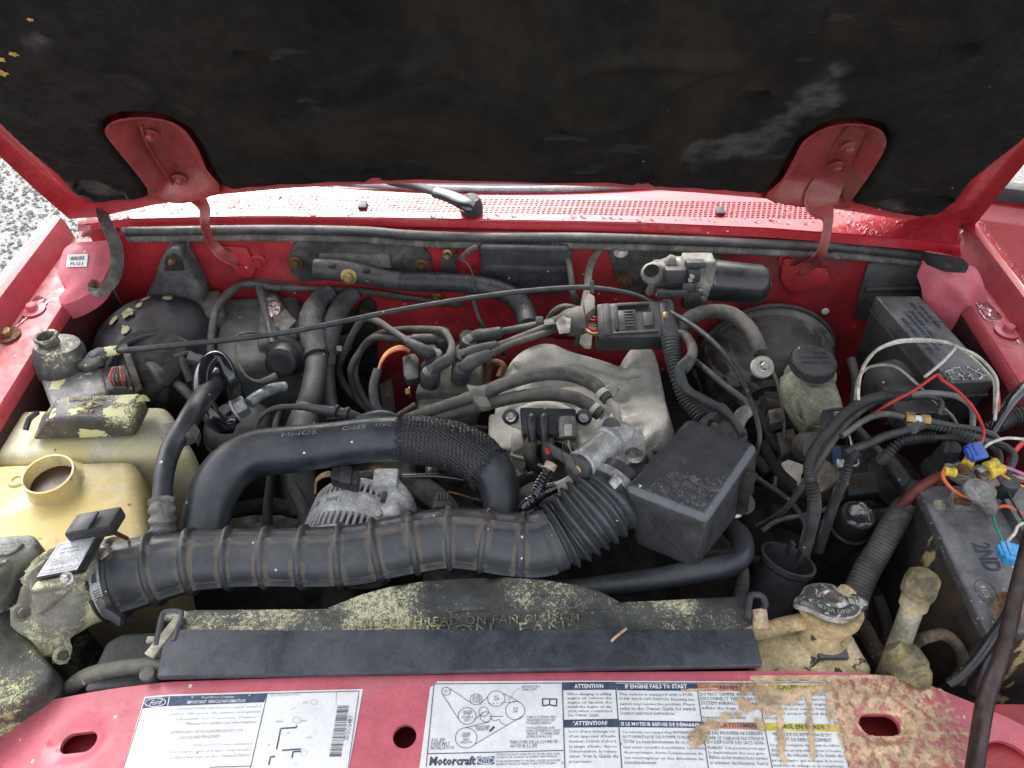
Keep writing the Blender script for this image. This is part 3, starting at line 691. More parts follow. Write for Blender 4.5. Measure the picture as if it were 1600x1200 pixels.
# small wet hollow at the end of the right ledge, dark trims
# ---- open door far right
DA = Vector((.86, .97, 0)); dd = Vector((1, -.28, 0)).normalized()
DS = Surf(DA, dd, (0, 0, 1)); dn = DS.n if DS.n.y < 0 else -DS.n
prof = [(-.60, .0), (-.3, .02), (-.18, .022), (-.165, .03), (-.12, .03), (-.105, .022), (-.02, .018), (.015, .008), (.03, -.02)]
vs = []; us = [-.02, 0, .2, .5, 1.0]
for u in us:
    for z, b_ in prof: vs.append(DA+dd*u+Vector((0, 0, z))+dn*b_)
n = len(prof); mb = MB(); mb.add(vs, [(i*n+k, i*n+k+1, (i+1)*n+k+1, (i+1)*n+k) for i in range(len(us)-1) for k in range(n-1)])
me = mb.mesh('d'); fixn(me); door = link('door', me, m_red, truck, 50); door['label'] = 'wet red door standing open beyond the fender'
mb = MB(); mb.box(DA+dd*.5+Vector((0, 0, .045)), dd, dn, (0, 0, 1), 1.0, .03, .03, .004); mb.build('window_trim', m_rub, door)
mb = MB(); mb.box(DA+dd*.55+Vector((0, 0, .3))-dn*.01, dd, dn, (0, 0, 1), .9, .006, .48, 0); mb.build('window_glass', m_glass, door)
md = MB(); droplets(lambda u, v, h: DA+dd*u+Vector((0, 0, v))+dn*(.02+h), [(0, -.3), (.3, -.3), (.3, .0), (0, .0)], 90, .002, .004, md, 12); o = md.build('rain_drops', m_drop, door, smooth=60); o['kind'] = 'stuff'

# ---- radiator support with its labels
RSF = HOR(0.0)
rs = RSF.poly([(-140, 1130), (-60, 1100), (0, 1085), (25, 1077), (60, 1075), (150, 1071), (245, 1066), (500, 1058), (800, 1052), (1180, 1048), (1290, 1049), (1340, 1052), (1400, 1056), (1450, 1062), (1540, 1084), (1600, 1100), (1680, 1130), (1760, 1170)])
x0 = rs[0][0]; rs = rs + [(.62, -.13), (-.62, -.13)]
def oval(x0_, x1_, y0_, y1_):
    cx, cy = (x0_+x1_)/2, (y0_+y1_)/2; a_ = RSF.to2(x0_, cy); b_ = RSF.to2(x1_, cy); c_ = RSF.to2(cx, y0_); d_ = RSF.to2(cx, y1_)
    ry = abs(c_[1]-d_[1])/2; my = (c_[1]+d_[1])/2; xa, xb = a_[0]+ry, b_[0]-ry; out = []
    for i in range(13): t = -math.pi/2+math.pi*i/12; out.append((xb+ry*math.cos(t), my+ry*math.sin(t)))
    for i in range(13): t = math.pi/2+math.pi*i/12; out.append((xa+ry*math.cos(t), my+ry*math.sin(t)))
    return out
h1, h2 = oval(78, 141, 1131, 1164), oval(1346, 1410, 1112, 1146)
c3 = RSF.to2(632, 1150); r3 = M(18.5, P(632, 1150)); h3 = ell(*c3, r3, r3, 28); c4 = RSF.to2(1612, 1190); h4 = ell(*c4, .034, .034, 28)
def rs_h(x, y):
    h = .0012*noise.noise(Vector((x*6, y*6, 0)))
    for H in (h1, h2):
        d = dist_poly((x, y), H)
        if d < .03: h -= .007*(1-sstep(.004, .013, d))
    d = dist_poly((x, y), h4); h -= .006*(1-sstep(.004, .014, d)) if d < .03 else 0
    h -= .02*(1-sstep(-.14, -.095, y)); h -= .05*sstep(.38, .62, abs(x))
    if x < -.36: h -= .004*sstep(-.36, -.40, x)
    return h
me = patch(rs, [h1, h2, h3, h4], .009, lambda x, y: Vector((x, y, rs_h(x, y))), down=(0, 0, -.006)).mesh('s'); fixn(me)
# mud splash on the right half of the support: position masked, it stays where it is
m_sup = m_red_sup
sup = link('radiator_support', me, m_sup, truck, 40); sup['label'] = 'faded red radiator support, paled for sky reflection, with oval holes and printed labels'
mb = MB(); q = [Vector((x, y, rs_h(x, y)-.004)) for x, y in rs[:18]]
v2 = []
for p_ in q: v2 += [p_+Vector((0, .0, 0)), p_+Vector((0, .004, -.012)), p_+Vector((0, .004, -.06))]
mb.add(v2, [(i*3+k, i*3+k+1, i*3+k+4, i*3+k+3) for i in range(len(q)-1) for k in range(2)]); me = mb.mesh('r'); fixn(me); link('rear_flange', me, m_sup, sup, 60)
# box section under the holes
mb = MB(); mb.add([(-.62, -.13, -.05), (.62, -.13, -.05), (.62, .02, -.05), (-.62, .02, -.05)], [(0, 1, 2, 3)]); mb.build('lower_sheet', m_red_dull, sup)
mb = MB(); mb.add([(-.62, -.13, -.02), (.62, -.13, -.02), (.62, -.16, -.5), (-.62, -.16, -.5)], [(0, 1, 2, 3)]); mb.build('front_sheet', m_red_dull, sup)
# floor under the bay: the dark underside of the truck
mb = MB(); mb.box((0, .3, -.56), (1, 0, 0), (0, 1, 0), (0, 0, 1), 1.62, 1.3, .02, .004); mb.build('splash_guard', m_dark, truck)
def T(pts):
    """(px, py, z, r px) -> points and radii"""
    ps = [P(a_, b_, z) for a_, b_, z, _ in pts]; return ps, [M(r, p) for (_, _, _, r), p in zip(pts, ps)]
def hose(name, pts, m, parent, n=14, step=None, mod=None, spans=6, **k):
    ps, rs_ = T(pts); return MB().tube(ps, rs_, n, spans, step=step, mod=mod, **k).build(name, m, parent, smooth=60)
def conduit(name, pts, m, parent, pitch=.0036, amp=.0007, n=12):
    amp *= 1.6; pitch *= 1.15
    return hose(name, pts, m, parent, n, step=pitch/5, mod=lambda S, a_: amp*math.sin(2*math.pi*S/pitch))
def clampband(parent, c, ax, r, w=.012, m=None):
    return MB().lathe(c-ax.normalized()*w/2, ax, [(0, r), (0, r*1.03), (w, r*1.03), (w, r)], 32).build('clamp_band', m or m_stl, parent)
def pbox(pts, z, zb, bev=.003, shrink=None):
    """top corners (px, py[, z]) at height z, walls straight down to zb (or to given bottom points)"""
    top = [P(p[0], p[1], p[2] if len(p) > 2 else z) for p in pts]
    if shrink: c = sum(top, Vector())/4
    bot = [Vector((t.x, t.y, zb)) if not shrink else Vector((c.x+(t.x-c.x)*shrink, c.y+(t.y-c.y)*shrink, zb)) for t in top]
    return MB().hexa(top+bot, bev, 3)
X, Y, Z = Vector((1, 0, 0)), Vector((0, 1, 0)), Vector((0, 0, 1))
TC = (-FW)

# ================================================================ engine mass, low and dark
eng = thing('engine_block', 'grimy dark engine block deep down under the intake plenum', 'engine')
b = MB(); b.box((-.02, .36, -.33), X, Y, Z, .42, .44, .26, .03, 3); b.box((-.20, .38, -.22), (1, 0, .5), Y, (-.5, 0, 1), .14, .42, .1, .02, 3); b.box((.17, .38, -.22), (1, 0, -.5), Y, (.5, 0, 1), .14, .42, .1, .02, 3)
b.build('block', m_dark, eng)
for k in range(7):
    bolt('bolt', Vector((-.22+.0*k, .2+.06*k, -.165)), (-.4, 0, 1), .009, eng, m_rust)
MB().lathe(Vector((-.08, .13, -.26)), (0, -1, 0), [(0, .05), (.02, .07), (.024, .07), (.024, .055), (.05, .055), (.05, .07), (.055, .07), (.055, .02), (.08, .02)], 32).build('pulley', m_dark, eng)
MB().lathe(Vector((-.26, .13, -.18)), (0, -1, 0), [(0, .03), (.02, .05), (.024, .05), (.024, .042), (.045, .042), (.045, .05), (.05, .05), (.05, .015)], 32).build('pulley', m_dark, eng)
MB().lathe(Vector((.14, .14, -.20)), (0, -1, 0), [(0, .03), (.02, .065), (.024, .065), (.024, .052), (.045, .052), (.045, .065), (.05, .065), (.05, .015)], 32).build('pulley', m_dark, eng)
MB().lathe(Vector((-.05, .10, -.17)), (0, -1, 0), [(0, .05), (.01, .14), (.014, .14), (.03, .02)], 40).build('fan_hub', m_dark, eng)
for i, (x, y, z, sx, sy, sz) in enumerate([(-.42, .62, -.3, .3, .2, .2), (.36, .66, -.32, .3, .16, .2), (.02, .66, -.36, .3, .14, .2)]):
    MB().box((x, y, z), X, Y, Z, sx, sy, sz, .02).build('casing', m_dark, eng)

# ================================================================ ribbed intake tube
duct = thing('intake_duct', 'long ribbed black air duct crossing the front of the bay to a bellows elbow', 'air duct')
dp = [(172, 905, -.01, 57), (215, 895, -.008, 54), (255, 886, -.005, 50), (300, 877, 0, 46), (360, 872, 0, 44), (420, 871, 0, 43), (500, 870, 0, 45), (560, 866, 0, 46), (610, 856, .003, 46), (650, 848, .005, 46), (700, 841, .006, 46), (745, 843, .006, 47), (790, 850, .005, 48), (830, 853, .005, 49), (858, 847, .006, 50)]
RP, RA, RB_ = .0445, math.radians(-5), math.radians(94)
def angd(a_, b_): return abs((a_-b_+math.pi) % (2*math.pi)-math.pi)
def dmod(S, a_):
    k = abs((S+.012) % RP - RP/2); rib = 1-sstep(.0022, .0046, k)
    rd = max(1-sstep(.03, .085, angd(a_, RA)), 1-sstep(.03, .085, angd(a_, RB_)))
    ears = rib*.0035*max(0, 1-angd(a_, math.radians(-25))*3)
    return .0042*max(rib, rd*.8)+ears-.001*math.cos(2*(a_-math.radians(38)))
def ddirt(S, a_):
    k = abs((S+.012) % RP - RP/2); e1 = math.exp(-((k-.0064)/.0042)**2)*(1+.5*noise.noise(Vector((S*60, a_*4, 0)))) if k > .0038 else 0
    r_ = .046; e2 = max(math.exp(-((angd(a_, q)*r_-.0060)/.0038)**2)*(1+.5*noise.noise(Vector((S*60, a_*4, 5)))) if angd(a_, q)*r_ > .0035 else 0 for q in (RA, RB_))
    return max(e1, e2)*(.62+.75*noise.noise(Vector((S*22, a_*1.3, 8))))+.35*e1*e2
ps, rr_ = T(dp)
MB().tube(ps, rr_, 64, 8, step=.0016, mod=dmod, dirt=ddirt, up=Z).build('ribbed_duct', m_tube, duct, smooth=70)
ps2, rr2 = T([(850, 850, .006, 49), (866, 843, .008, 50), (885, 832, .012, 52), (905, 817, .02, 55), (925, 801, .028, 57), (944, 784, .034, 57), (953, 774, .036, 53), (972, 756, .036, 50)])
MB().tube(ps2, rr2, 48, 10, step=.0012, mod=lambda S, a_: (.0042*math.cos(2*math.pi*S/.0118) if .014 < S < .098 else 0), dirt=lambda S, a_: .42*(.5-.5*math.cos(2*math.pi*S/.0118)) if S < .098 else .1, up=Z).build('bellows', m_tube, duct, smooth=70)
c = P(955, 771, .036); ax = (P(972, 754, .036)-P(940, 788, .034))
cl = clampband(duct, c, ax, M(54, c), .012, m_alu)
q = P(962, 752, .082); MB().box(q, ax, TC.cross(ax), TC, .018, .012, .01, .002).build('clamp_screw', m_stl, duct)
for i in range(7):
    pp = P(954+i*3.4, 752+i*6.5, .079-.002*i); MB().box(pp, (P(960, 770, .08)-P(950, 750, .08)), Vector((1, .6, 0)), TC, .0018, .010, .0012, 0).build('clamp_notch', m_ink, cl)
# left clamp
ax = (P(215, 895, -.008)-P(165, 907, -.01)).normalized(); c = P(176, 904, -.01)
MB().lathe(c-ax*.012, ax, [(0, M(60, c)), (0, M(63, c)), (.003, M(64, c)), (.003, M(61.5, c)), (.019, M(61.5, c)), (.019, M(64, c)), (.022, M(63, c)), (.022, M(60, c))], 48).build('duct_collar', m_rub, duct)
cl = MB().lathe(c-ax*.0075, ax, [(0, M(61, c)), (0, M(62.6, c)), (.0115, M(62.6, c)), (.0115, M(61, c))], 48).build('clamp_band', m_alu, duct)
for i in range(16):
    a_ = math.radians(-10+i*4.6); R_ = M(62.9, c); N0 = (Z-ax*Z.dot(ax)).normalized(); B0 = ax.cross(N0)
    if B0.y > 0: B0 = -B0
    a_ = math.radians(48+i*3.4); n0 = N0*math.cos(a_)+B0*math.sin(a_)
    MB().box(c+n0*R_-ax*.0015, ax*1+n0.cross(ax)*.25, n0.cross(ax), n0, .0085, .0012, .0008, 0).build('clamp_notch', m_ink, cl)
n0 = (N0*math.cos(math.radians(22))+B0*math.sin(math.radians(22))); MB().box(c+n0*M(62.9, c)-ax*.0015, ax, n0.cross(ax), n0, .0045, .026, .0009, 0).build('clamp_slot', m_ink, cl)
sc = P(165, 948, .03); MB().lathe(sc-Vector((.0, -.004, -.004)), (-.35, -.75, .55), [(0, .0068), (.006, .0068), (.007, .0055)], 8).build('clamp_screw', m_rubd, cl)
MB().box(P(176, 960, .018), (.8, -.4, -.3), (.2, .3, .6), TC, .028, .013, .012, .002).build('screw_housing', m_blkg, cl)
hd_ = P(163, 835, .03)
MB().box(P(163, 862, .045), (.6, .6, .2), (-.5, .5, .2), TC, .012, .014, .012, .002).build('band_tail', m_stl, cl)

# ================================================================ mass-air-flow housing with its sensor
maf = thing('air_flow_sensor', 'cast aluminium air flow housing with a black sensor box, clamped to the duct left end', 'air flow sensor')
m_cast2 = mat('cast_aluminium_pollen', (.25, .245, .21), .6, metal=.1, var=.2, vs=20, bump=.5, bs=350, dirt=((.16, .14, .09), .55, 16), powder=((.60, .58, .34), 1.3, 190, 9), stain=((.13, .12, .07), .3, 22), dust=((.36, .35, .26), .5))
b = MB(); fa = ax
fo = P(70, 950, -.03)
F2 = Surf(fo, Vector((fa.y, -fa.x, 0)), Z); 
fl_px = [(78, 856), (60, 864), (40, 882), (28, 905), (24, 935), (6, 955), (10, 975), (42, 998), (62, 1020), (82, 1040), (98, 1040), (104, 1022), (112, 990), (118, 960)]
fpts = [P(a_, b_, z) for (a_, b_), z in zip(fl_px, [.05, .052, .05, .045, .035, .03, .02, .0, -.02, -.035, -.04, -.035, -.02, -.01])]
b.prism(fpts, fa*.010)
R0 = M(60, c)
b.tube([P(62, 938, .0), P(95, 930, -.004), P(130, 918, -.008), c], [R0*1.12, R0*1.08, R0*.99, R0*.95], 40, 5)
b.tube([P(50, 962, -.0), P(80, 948, .02), P(140, 930, .02)], [.010, .008, .004], 8, 4)
b.tube([P(35, 962, .01), P(60, 985, -.01), P(85, 1015, -.03)], [.016, .014, .014], 10, 4)
b.box(P(105, 890, .045), P(155, 850, .045)-P(90, 900, .045), fa.cross(TC), TC, .07, .05, .03)
me = remesh(b, .0028, 4, .0006, 70); mo = link('housing', me, m_cast2, maf, 60)
for (a_, b_, z) in ((33, 958, .045), (96, 1024, -.02)):
    bolt('bolt', P(a_, b_, z-.004), fa*.6+TC*.5, .0058, mo, m_rubd, 1.7, wm=m_cast2)
bt = [P(54, 905, .078), P(122, 892, .078), P(160, 824, .078), P(91, 849, .078)]
dn = (-TC*.5-Z*.5).normalized()*.016
o = MB().hexa(bt+[q+dn for q in bt], .0015, 2).build('sensor_box', m_blk, maf)
ct = sum(bt, Vector())/4; nn = (bt[1]-bt[0]).cross(bt[3]-bt[0]).normalized(); nn = nn if nn.z > 0 else -nn
lt = [ct+(q-ct)*.93+nn*.0007 for q in bt]; MB().prism(lt, nn*.0003).build('label_plate', mat('silver_label', (.5, .51, .53), .5, var=.12, vs=20, bump=.05), o)
xd = (lt[1]-lt[0]); yd = (lt[3]-lt[0]); mb = MB(); nz_ = nn*.0005
for k, (s_, h, w_) in enumerate((("AIR FLOW", .62, .5), ("SENSOR", .74, .45), ("MADE IN USA", .12, .6))):
    mb.add(*tmesh(s_, lt[0]+xd*.2+yd*h+nz_, xd, yd, .01, width=xd.length*w_, height=yd.length*.06))
def frame2(mb, o, xd, yd, x0, y0, x1, y1, t, n):
    for a_ in ((x0, y0, x1, y0+t), (x0, y1-t, x1, y1), (x0, y0, x0+t*.7, y1), (x1-t*.7, y0, x1, y1)):
        mb.add([o+xd*a_[0]+yd*a_[1]+n, o+xd*a_[2]+yd*a_[1]+n, o+xd*a_[2]+yd*a_[3]+n, o+xd*a_[0]+yd*a_[3]+n], [(0, 1, 2, 3)])
frame2(mb, lt[0], xd, yd, .06, .05, .94, .95, .012, nz_); frame2(mb, lt[0], xd, yd, .14, .28, .86, .36, .01, nz_); frame2(mb, lt[0], xd, yd, .14, .40, .86, .48, .01, nz_)
mb.build('print', m_ink, o, smooth=0)
MB().box(P(82, 914, .066), bt[1]-bt[0], bt[3]-bt[0], nn, .036, .012, .010, .002).build('mounting_foot', m_cast2, maf)
bolt('bolt', P(105, 903, .073), TC, .005, maf, m_stl, 1.5)
cn = MB().box(P(150, 820, .084), bt[1]-bt[0], bt[3]-bt[0], nn, .048, .028, .020, .003).build('plug', m_blk, maf)
MB().box(P(133, 816, .098), bt[1]-bt[0], bt[3]-bt[0], nn, .018, .024, .004, .001).build('plug_clip', m_blkg, cn)
for k in range(3): hose('wire', [(172, 825+3*k, .08, 1.6), (185, 832+3*k, .06, 1.6), (200, 840+2*k, .03, 1.6)], [m_redw, m_blk, m_rust][k], cn, 6)

# ================================================================ air filter box
m_pollenb = mat('black_plastic_pollen', (.028, .03, .03), .6, var=.3, vs=12, bump=.3, bs=200, dirt=((.06, .065, .04), .45, 16), powder=((.50, .50, .24), 1.05, 200, 7))
afb = thing('air_filter_box', 'black air filter box dusted with green pollen in the lower left corner', 'air filter box')
b = MB(); b.prism([P(a_, b_, .0) for a_, b_ in ((-120, 870), (-20, 862), (62, 852), (76, 866), (34, 906), (18, 955), (36, 990), (82, 1044), (80, 1062), (58, 1082), (20, 1100), (-120, 1180))], (0, 0, -.25), .008, 3)
b.build('box', m_pollenb, afb)
b = MB(); b.prism([P(a_, b_, .062) for a_, b_ in ((-120, 862), (-20, 838), (46, 833), (56, 838), (60, 852), (44, 862), (28, 864), (14, 878), (-8, 905), (-30, 925), (-120, 930))], (0, 0, -.05), .005, 3)
ld = b.build('lid', mat('pale_dusty_plastic', (.10, .105, .10), .55, var=.25, vs=12, bump=.25, bs=200, dirt=((.3, .3, .24), .5, 18), powder=((.5, .5, .3), .6, 200, 7)), afb)
MB().tube([P(-60, 878, .064), P(0, 868, .064), P(22, 863, .064), P(36, 850, .064)], .0018, 6).build('rim', m_pollenb, ld)
MB().tube([P(-60, 905, .064), P(0, 882, .064), P(12, 874, .064)], .0018, 6).build('rim', m_pollenb, ld)
xd = P(50, 838, .0625)-P(0, 845, .0625); yd = P(-6, 838, .0625)-P(0, 862, .0625); mb = MB()
for k, s_ in enumerate(('AIR FILTER', 'DO NOT OPEN', 'CAUTION')):
    mb.add(*tmesh(s_, P(2-k*2, 852+k*6, .0625), xd, yd, .01, width=.045-.006*k, height=.0032))
mb.build('lettering', m_ink, ld, smooth=0)

# ================================================================ tanks on the left
tk = thing('washer_tank', 'cream plastic tank with a black flip cover, behind the open-necked tank', 'fluid tank')
b = pbox([(-90, 640), (258, 629), (304, 706), (-90, 722)], .0, -.24, .016); me = b.mesh('t'); fixn(me); link('tank_body', me, m_tank, tk, 60)
b = MB(); tp = [P(92, 617, .05), P(222, 613, .05), P(206, 652, .048), P(76, 656, .048)]; bo = [P(64, 650, .008), P(236, 640, .008), P(212, 684, .006), P(50, 690, .006)]
m_cov = mat('black_cover_pollen', (.045, .04, .045), .45, var=.25, vs=14, bump=.15, bs=150, dirt=((.13, .12, .10), .3, 12), splat=((.66, .63, .34), .34, 20), powder=((.66, .63, .34), 1.0, 150, 10))
cv = b.hexa(tp+bo, .006, 3).build('flip_cover', m_cov, tk)
nn = (tp[1]-tp[0]).cross(tp[3]-tp[0]).normalized(); nn = nn if nn.z > 0 else -nn
xd, yd = (tp[1]-tp[0]).normalized(), (tp[0]-tp[3]).normalized(); cc = P(140, 632, .0505)
mb = MB()
mb.add(*tmesh('COOLANT LEVEL', cc+xd*-.032+yd*.009, xd, yd, .01, extrude=.0006, width=.05, height=.006))
mb.add(*tmesh('ONLY', cc+xd*-.014-yd*.015, xd, yd, .01, extrude=.0006, width=.022, height=.006))
q = [cc+xd*a_+yd*b_ for a_, b_ in ((-.015, 0), (0, .006), (.016, 0), (0, -.006))]
mb.tube(q+[q[0]], .0011, 6, 1); mb.lathe(cc, nn, [(0, .004), (.001, .0035)], 12)
mb.build('raised_marking', mat('raised_marking_tan', (.35, .31, .14), .6, bump=.1), cv)
MB().tube([P(40, 672, .012), P(46, 655, .02), P(58, 645, .03)], .004, 8).build('hinge', m_blk, cv)
lf = MB(); lf.tube([P(213, 628, .052), P(222, 622, .055), P(234, 626, .052)], [.002, .006, .001], 8, 5, flat=.2); lf.build('dry_leaf', mat('dry_leaf', (.3, .33, .14), .8), cv)
tf = thing('coolant_tank', 'stained cream tank with an open filler neck and no cap', 'fluid tank')
b = pbox([(-90, 722), (212, 712), (236, 862), (-90, 900)], .0, -.24, .02); me = b.mesh('t'); fixn(me); link('tank_body', me, m_tank2, tf, 60)
nk = P(87, 758, .0); R_ = M(38, nk)
MB().lathe(nk-Vector((0, 0, .004)), (0.03, -.05, 1), [(0, R_*1.35), (.004, R_*1.12), (.008, R_), (.026, R_*.96), (.028, R_*1.0), (.030, R_*.98), (.030, R_*.91), (.004, R_*.90), (.003, 0)], 40).build('filler_neck', m_tank2, tf, smooth=50)
MB().lathe(nk+Vector((0, 0, .0045)), (0, 0, 1), [(0, R_*.895), (.001, R_*.89)], 36).build('tank_opening', mat('tank_inside_brown', (.05, .018, .006), .4, var=.5, vs=30, bump=0), tf)
MB().lathe(P(27, 751, .0), (0, 0, 1), [(0, .012), (.003, .010), (.0032, .006), (.001, .005), (.001, 0)], 20).build('moulded_boss', m_tank2, tf)

# fill hose with its ribbed boot and clip
fh = thing('vent_hose', 'black hose ending in a grey ribbed boot at the right end of the tanks', 'hose')
m_shiny = mat('shiny_black_hose', (.016, .019, .024), .22, var=.2, vs=30, bump=.05, coat=.5, fleck=((.5, .5, .45), .04, 200))
hose('hose', [(345, 590, .0, 15), (322, 615, .03, 17), (302, 645, .05, 17), (285, 672, .055, 16), (268, 700, .05, 16), (257, 738, .045, 15), (253, 785, .035, 15)], m_hose, fh, 18)
hose('ribbed_boot', [(252, 782, .035, 18), (253, 800, .03, 19), (254, 820, .02, 19), (255, 842, .01, 19)], mat('grey_ribbed_boot', (.17, .17, .16), .7, var=.3, vs=30, bump=.4, bs=150, dirt=((.34, .33, .27), .4, 30)), fh, 24, step=.0012, mod=lambda S, a_: .0016*math.cos(2*math.pi*S/.0125)+.0006*math.cos(8*a_))
cb = MB(); cb.prism([P(248, 664, .06), P(290, 652, .06), P(301, 676, .06), P(262, 690, .06)], (.004, .0, -.018), .002); cb.build('hose_clip', m_rubd, fh)
MB().prism([P(290, 654, .062), P(298, 650, .062), P(312, 672, .055), P(306, 690, .05), P(300, 676, .06)], (0, 0, -.012), .001).build('clip_tab', m_rubd, fh)

# ================================================================ speed control servo at the left
cs = thing('cruise_control_servo', 'pollen spattered black servo with an open round neck on the left fender side', 'servo')
m_ps = mat('black_plastic_splashed', (.05, .052, .056), .55, var=.3, vs=20, bump=.2, bs=200, dirt=((.14, .14, .13), .4, 14), splat=((.62, .58, .33), .3, 20), powder=((.6, .57, .34), .7, 150, 8), fleck=((.62, .6, .4), .15, 180))
cc = P(100, 582, .0); 
MB().lathe(cc, (.12, .2, 1), [(0, M(37, cc)), (.012, M(38, cc)), (.04, M(36, cc)), (.05, M(31, cc)), (.052, .01)], 32).build('can', m_ps, cs)
c2 = P(80, 541, .045); MB().lathe(c2, (-.05, .05, 1), [(0, M(15, c2)), (.014, M(15, c2)), (.016, M(18, c2)), (.019, M(18, c2)), (.0205, M(16, c2)), (.019, M(13, c2)), (.002, M(12, c2)), (.001, 0)], 30).build('neck', m_ps, cs)
pbox([(62, 590), (158, 572), (168, 612), (80, 640)], .015, -.06, .006).build('gear_housing', mat('grey_splashed_cover', (.22, .22, .215), .5, var=.2, vs=14, bump=.15, dirt=((.4, .38, .25), .3, 20), splat=((.64, .6, .36), .22, 22)), cs)
pbox([(150, 575), (196, 568), (205, 600), (160, 612)], .012, -.04, .004).build('plug', m_ps, cs)
for k, m_ in enumerate((m_redw, m_blk, m_blk, m_redw, m_blk)): hose('wire', [(176+4*k, 575, .02, 1.8), (172+6*k, 590, .025, 1.8), (180+5*k, 606, .005, 1.8), (190+5*k, 622, -.04, 1.8)], m_, cs, 6)
br = MB(); br.prism([P(188, 540, .02), P(198, 536, .02), P(222, 606, .0), P(212, 612, .0)], (0, 0, -.004), .0008); br.build('bracket', m_rubd, cs)
pp = [(118, 570), (140, 548), (156, 540), (165, 546), (158, 562), (135, 574)]
MB().prism([P(a_, b_, .03) for a_, b_ in pp], (0, 0, -.012), .003).build('cable_plate', m_ps, cs)
MB().lathe(P(146, 552, .031), (0, 0, 1), [(0, .008), (.0006, .007)], 20).build('plate_hole', m_ink, cs)
bk = MB(); bk.prism([P(38, 523, .0), P(62, 518, .0), P(72, 560, -.02), P(60, 610, -.03), (P(30, 575, -.03))], (0, .004, -.01), .001); bk.build('mounting_plate', m_ps, cs)
bk = MB(); bk.prism([P(-10, 575, .02), P(24, 545, .02), P(52, 590, -.04), P(60, 640, -.08), P(-10, 700, -.04)], (0, .004, -.006), .001); bk.build('side_plate', mat('maroon_plate_splashed', (.07, .01, .012), .6, var=.4, vs=8, splat=((.62, .58, .33), .22, 14), dirt=((.02, .02, .02), .5, 6)), cs)

# long thin control cable across the bay
cab = thing('control_cable', 'long thin black control cable running across the whole bay to the wiper motor', 'cable')
hose('cable', [(172, 548, .045, 5), (200, 547, .05, 5), (300, 537, .06, 4.6), (450, 519, .07, 4.4), (600, 489, .075, 4.2), (700, 471, .075, 4), (800, 457, .07, 4), (880, 450, .06, 4), (930, 450, .05, 4), (985, 459, .035, 4), (1020, 473, .03, 4), (1052, 490, .04, 4), (1090, 514, .055, 4), (1125, 545, .07, 4), (1155, 585, .075, 4), (1178, 640, .075, 4), (1187, 680, .07, 4), (1182, 706, .05, 4)], m_rub, cab, 10)
hose('cable_end', [(158, 552, .042, 8), (175, 548, .045, 8), (186, 547, .048, 7)], m_ps, cab, 12)
MB().box(P(925, 449, .052), X, TC.cross(X), TC, .006, .022, .012, .002).build('cable_clip', m_blk, cab)

# ================================================================ blower housing and evaporator case
bl = thing('blower_housing', 'big black domed heater blower housing with yellow spots in the rear left corner', 'blower housing')
m_bl = mat('blower_black_plastic', (.026, .029, .036), .45, var=.3, vs=8, bump=.1, bs=100, dirt=((.09, .095, .10), .4, 10), splat=((.6, .57, .35), .02, 16), fleck=((.5, .5, .4), .05, 150))
cc = P(258, 560, -.09); Rb = M(98, cc)
MB().lathe(cc, (-.05, -.05, 1), [(-.12, Rb), (0, Rb*1.02), (.02, Rb*1.04), (.024, Rb*.99), (.05, Rb*.93), (.07, Rb*.80), (.085, Rb*.62), (.094, Rb*.35), (.096, 0)], 48).build('dome', m_bl, bl, smooth=60)
cv = MB(); cv.tube([P(168, 580, .0), P(185, 548, .01), P(220, 528, .014), (P(262, 524, .012)), P(300, 540, .0)], .004, 8, 5); cv.build('rib', m_bl, bl)
MB().lathe(P(236, 575, -.02), (-.05, -.3, 1), [(0, .065), (.02, .062), (.024, .055), (.024, 0)], 36).build('motor_cover', m_dark, bl)
ar = MB(); ar.prism([PY(a_, b_, .70) for a_, b_ in ((222, 475), (240, 440), (250, 408), (260, 393), (270, 389), (283, 394), (292, 412), (310, 445), (322, 476))], (0, .04, 0), .006, 3); ar = ar.build('mounting_arm', mat('grey_worn_plastic', (.07, .072, .075), .7, var=.3, vs=10, bump=.2, dirt=((.2, .19, .17), .45, 12)), bl)
ar2 = MB(); ar2.prism([PY(a_, b_, .698) for a_, b_ in ((256, 424), (258, 402), (270, 396), (284, 404), (288, 424))], (0, .004, 0), .002); ar2.build('arm_recess', m_dark, ar)
MB().lathe(PY(270, 408, .697), (0, -1, .2), [(0, .006), (.006, .006), (.012, .003)], 8).build('bolt', m_rust, ar)
SPOT = []
for (a_, b_, r_, zz) in ((228, 467, 5, .0), (208, 507, 7, -.02), (184, 515, 5, -.02), (222, 488, 4, -.01), (200, 526, 5, -.01), (262, 465, 6, .0)):
    p_ = P(a_, b_, zz); q = []
    # yellow paint-like spots pressed on the dome
    def ondome(u, v):
        x, y = p_.x+u, p_.y+v; d = math.hypot(x-cc.x, y-cc.y)/Rb; h = .097*math.sqrt(max(0, 1-(d/1.06)**2.6)) if d < 1.05 else 0
        return Vector((x, y, cc.z+h+.0012))
    r0 = M(r_, p_); SPOT.append((p_.x, p_.y, r0))
def domez(x, y): d = math.hypot(x-cc.x, y-cc.y)/Rb; return cc.z+.0965*math.sqrt(max(0, 1-(d/1.04)**2.7))+.0016
sf_ = lambda x, y: max(1-math.hypot((x-a_)/1.0, (y-b_)/1.5)/(r_*1.2) for a_, b_, r_ in SPOT)+nzf(x, y, 90, 3)*.5
o = crust(sf_, cc.x-Rb*.8, cc.x+Rb*.8, cc.y-Rb*.8, cc.y+Rb*.8, .0014, lambda x, y: Vector((x, y, domez(x, y))), lift=.0006).build('dried_spots', mat('yellow_dried_spots', (.62, .58, .36), .6, var=.15, vs=60, bump=.2), bl, smooth=70); o['kind'] = 'stuff'
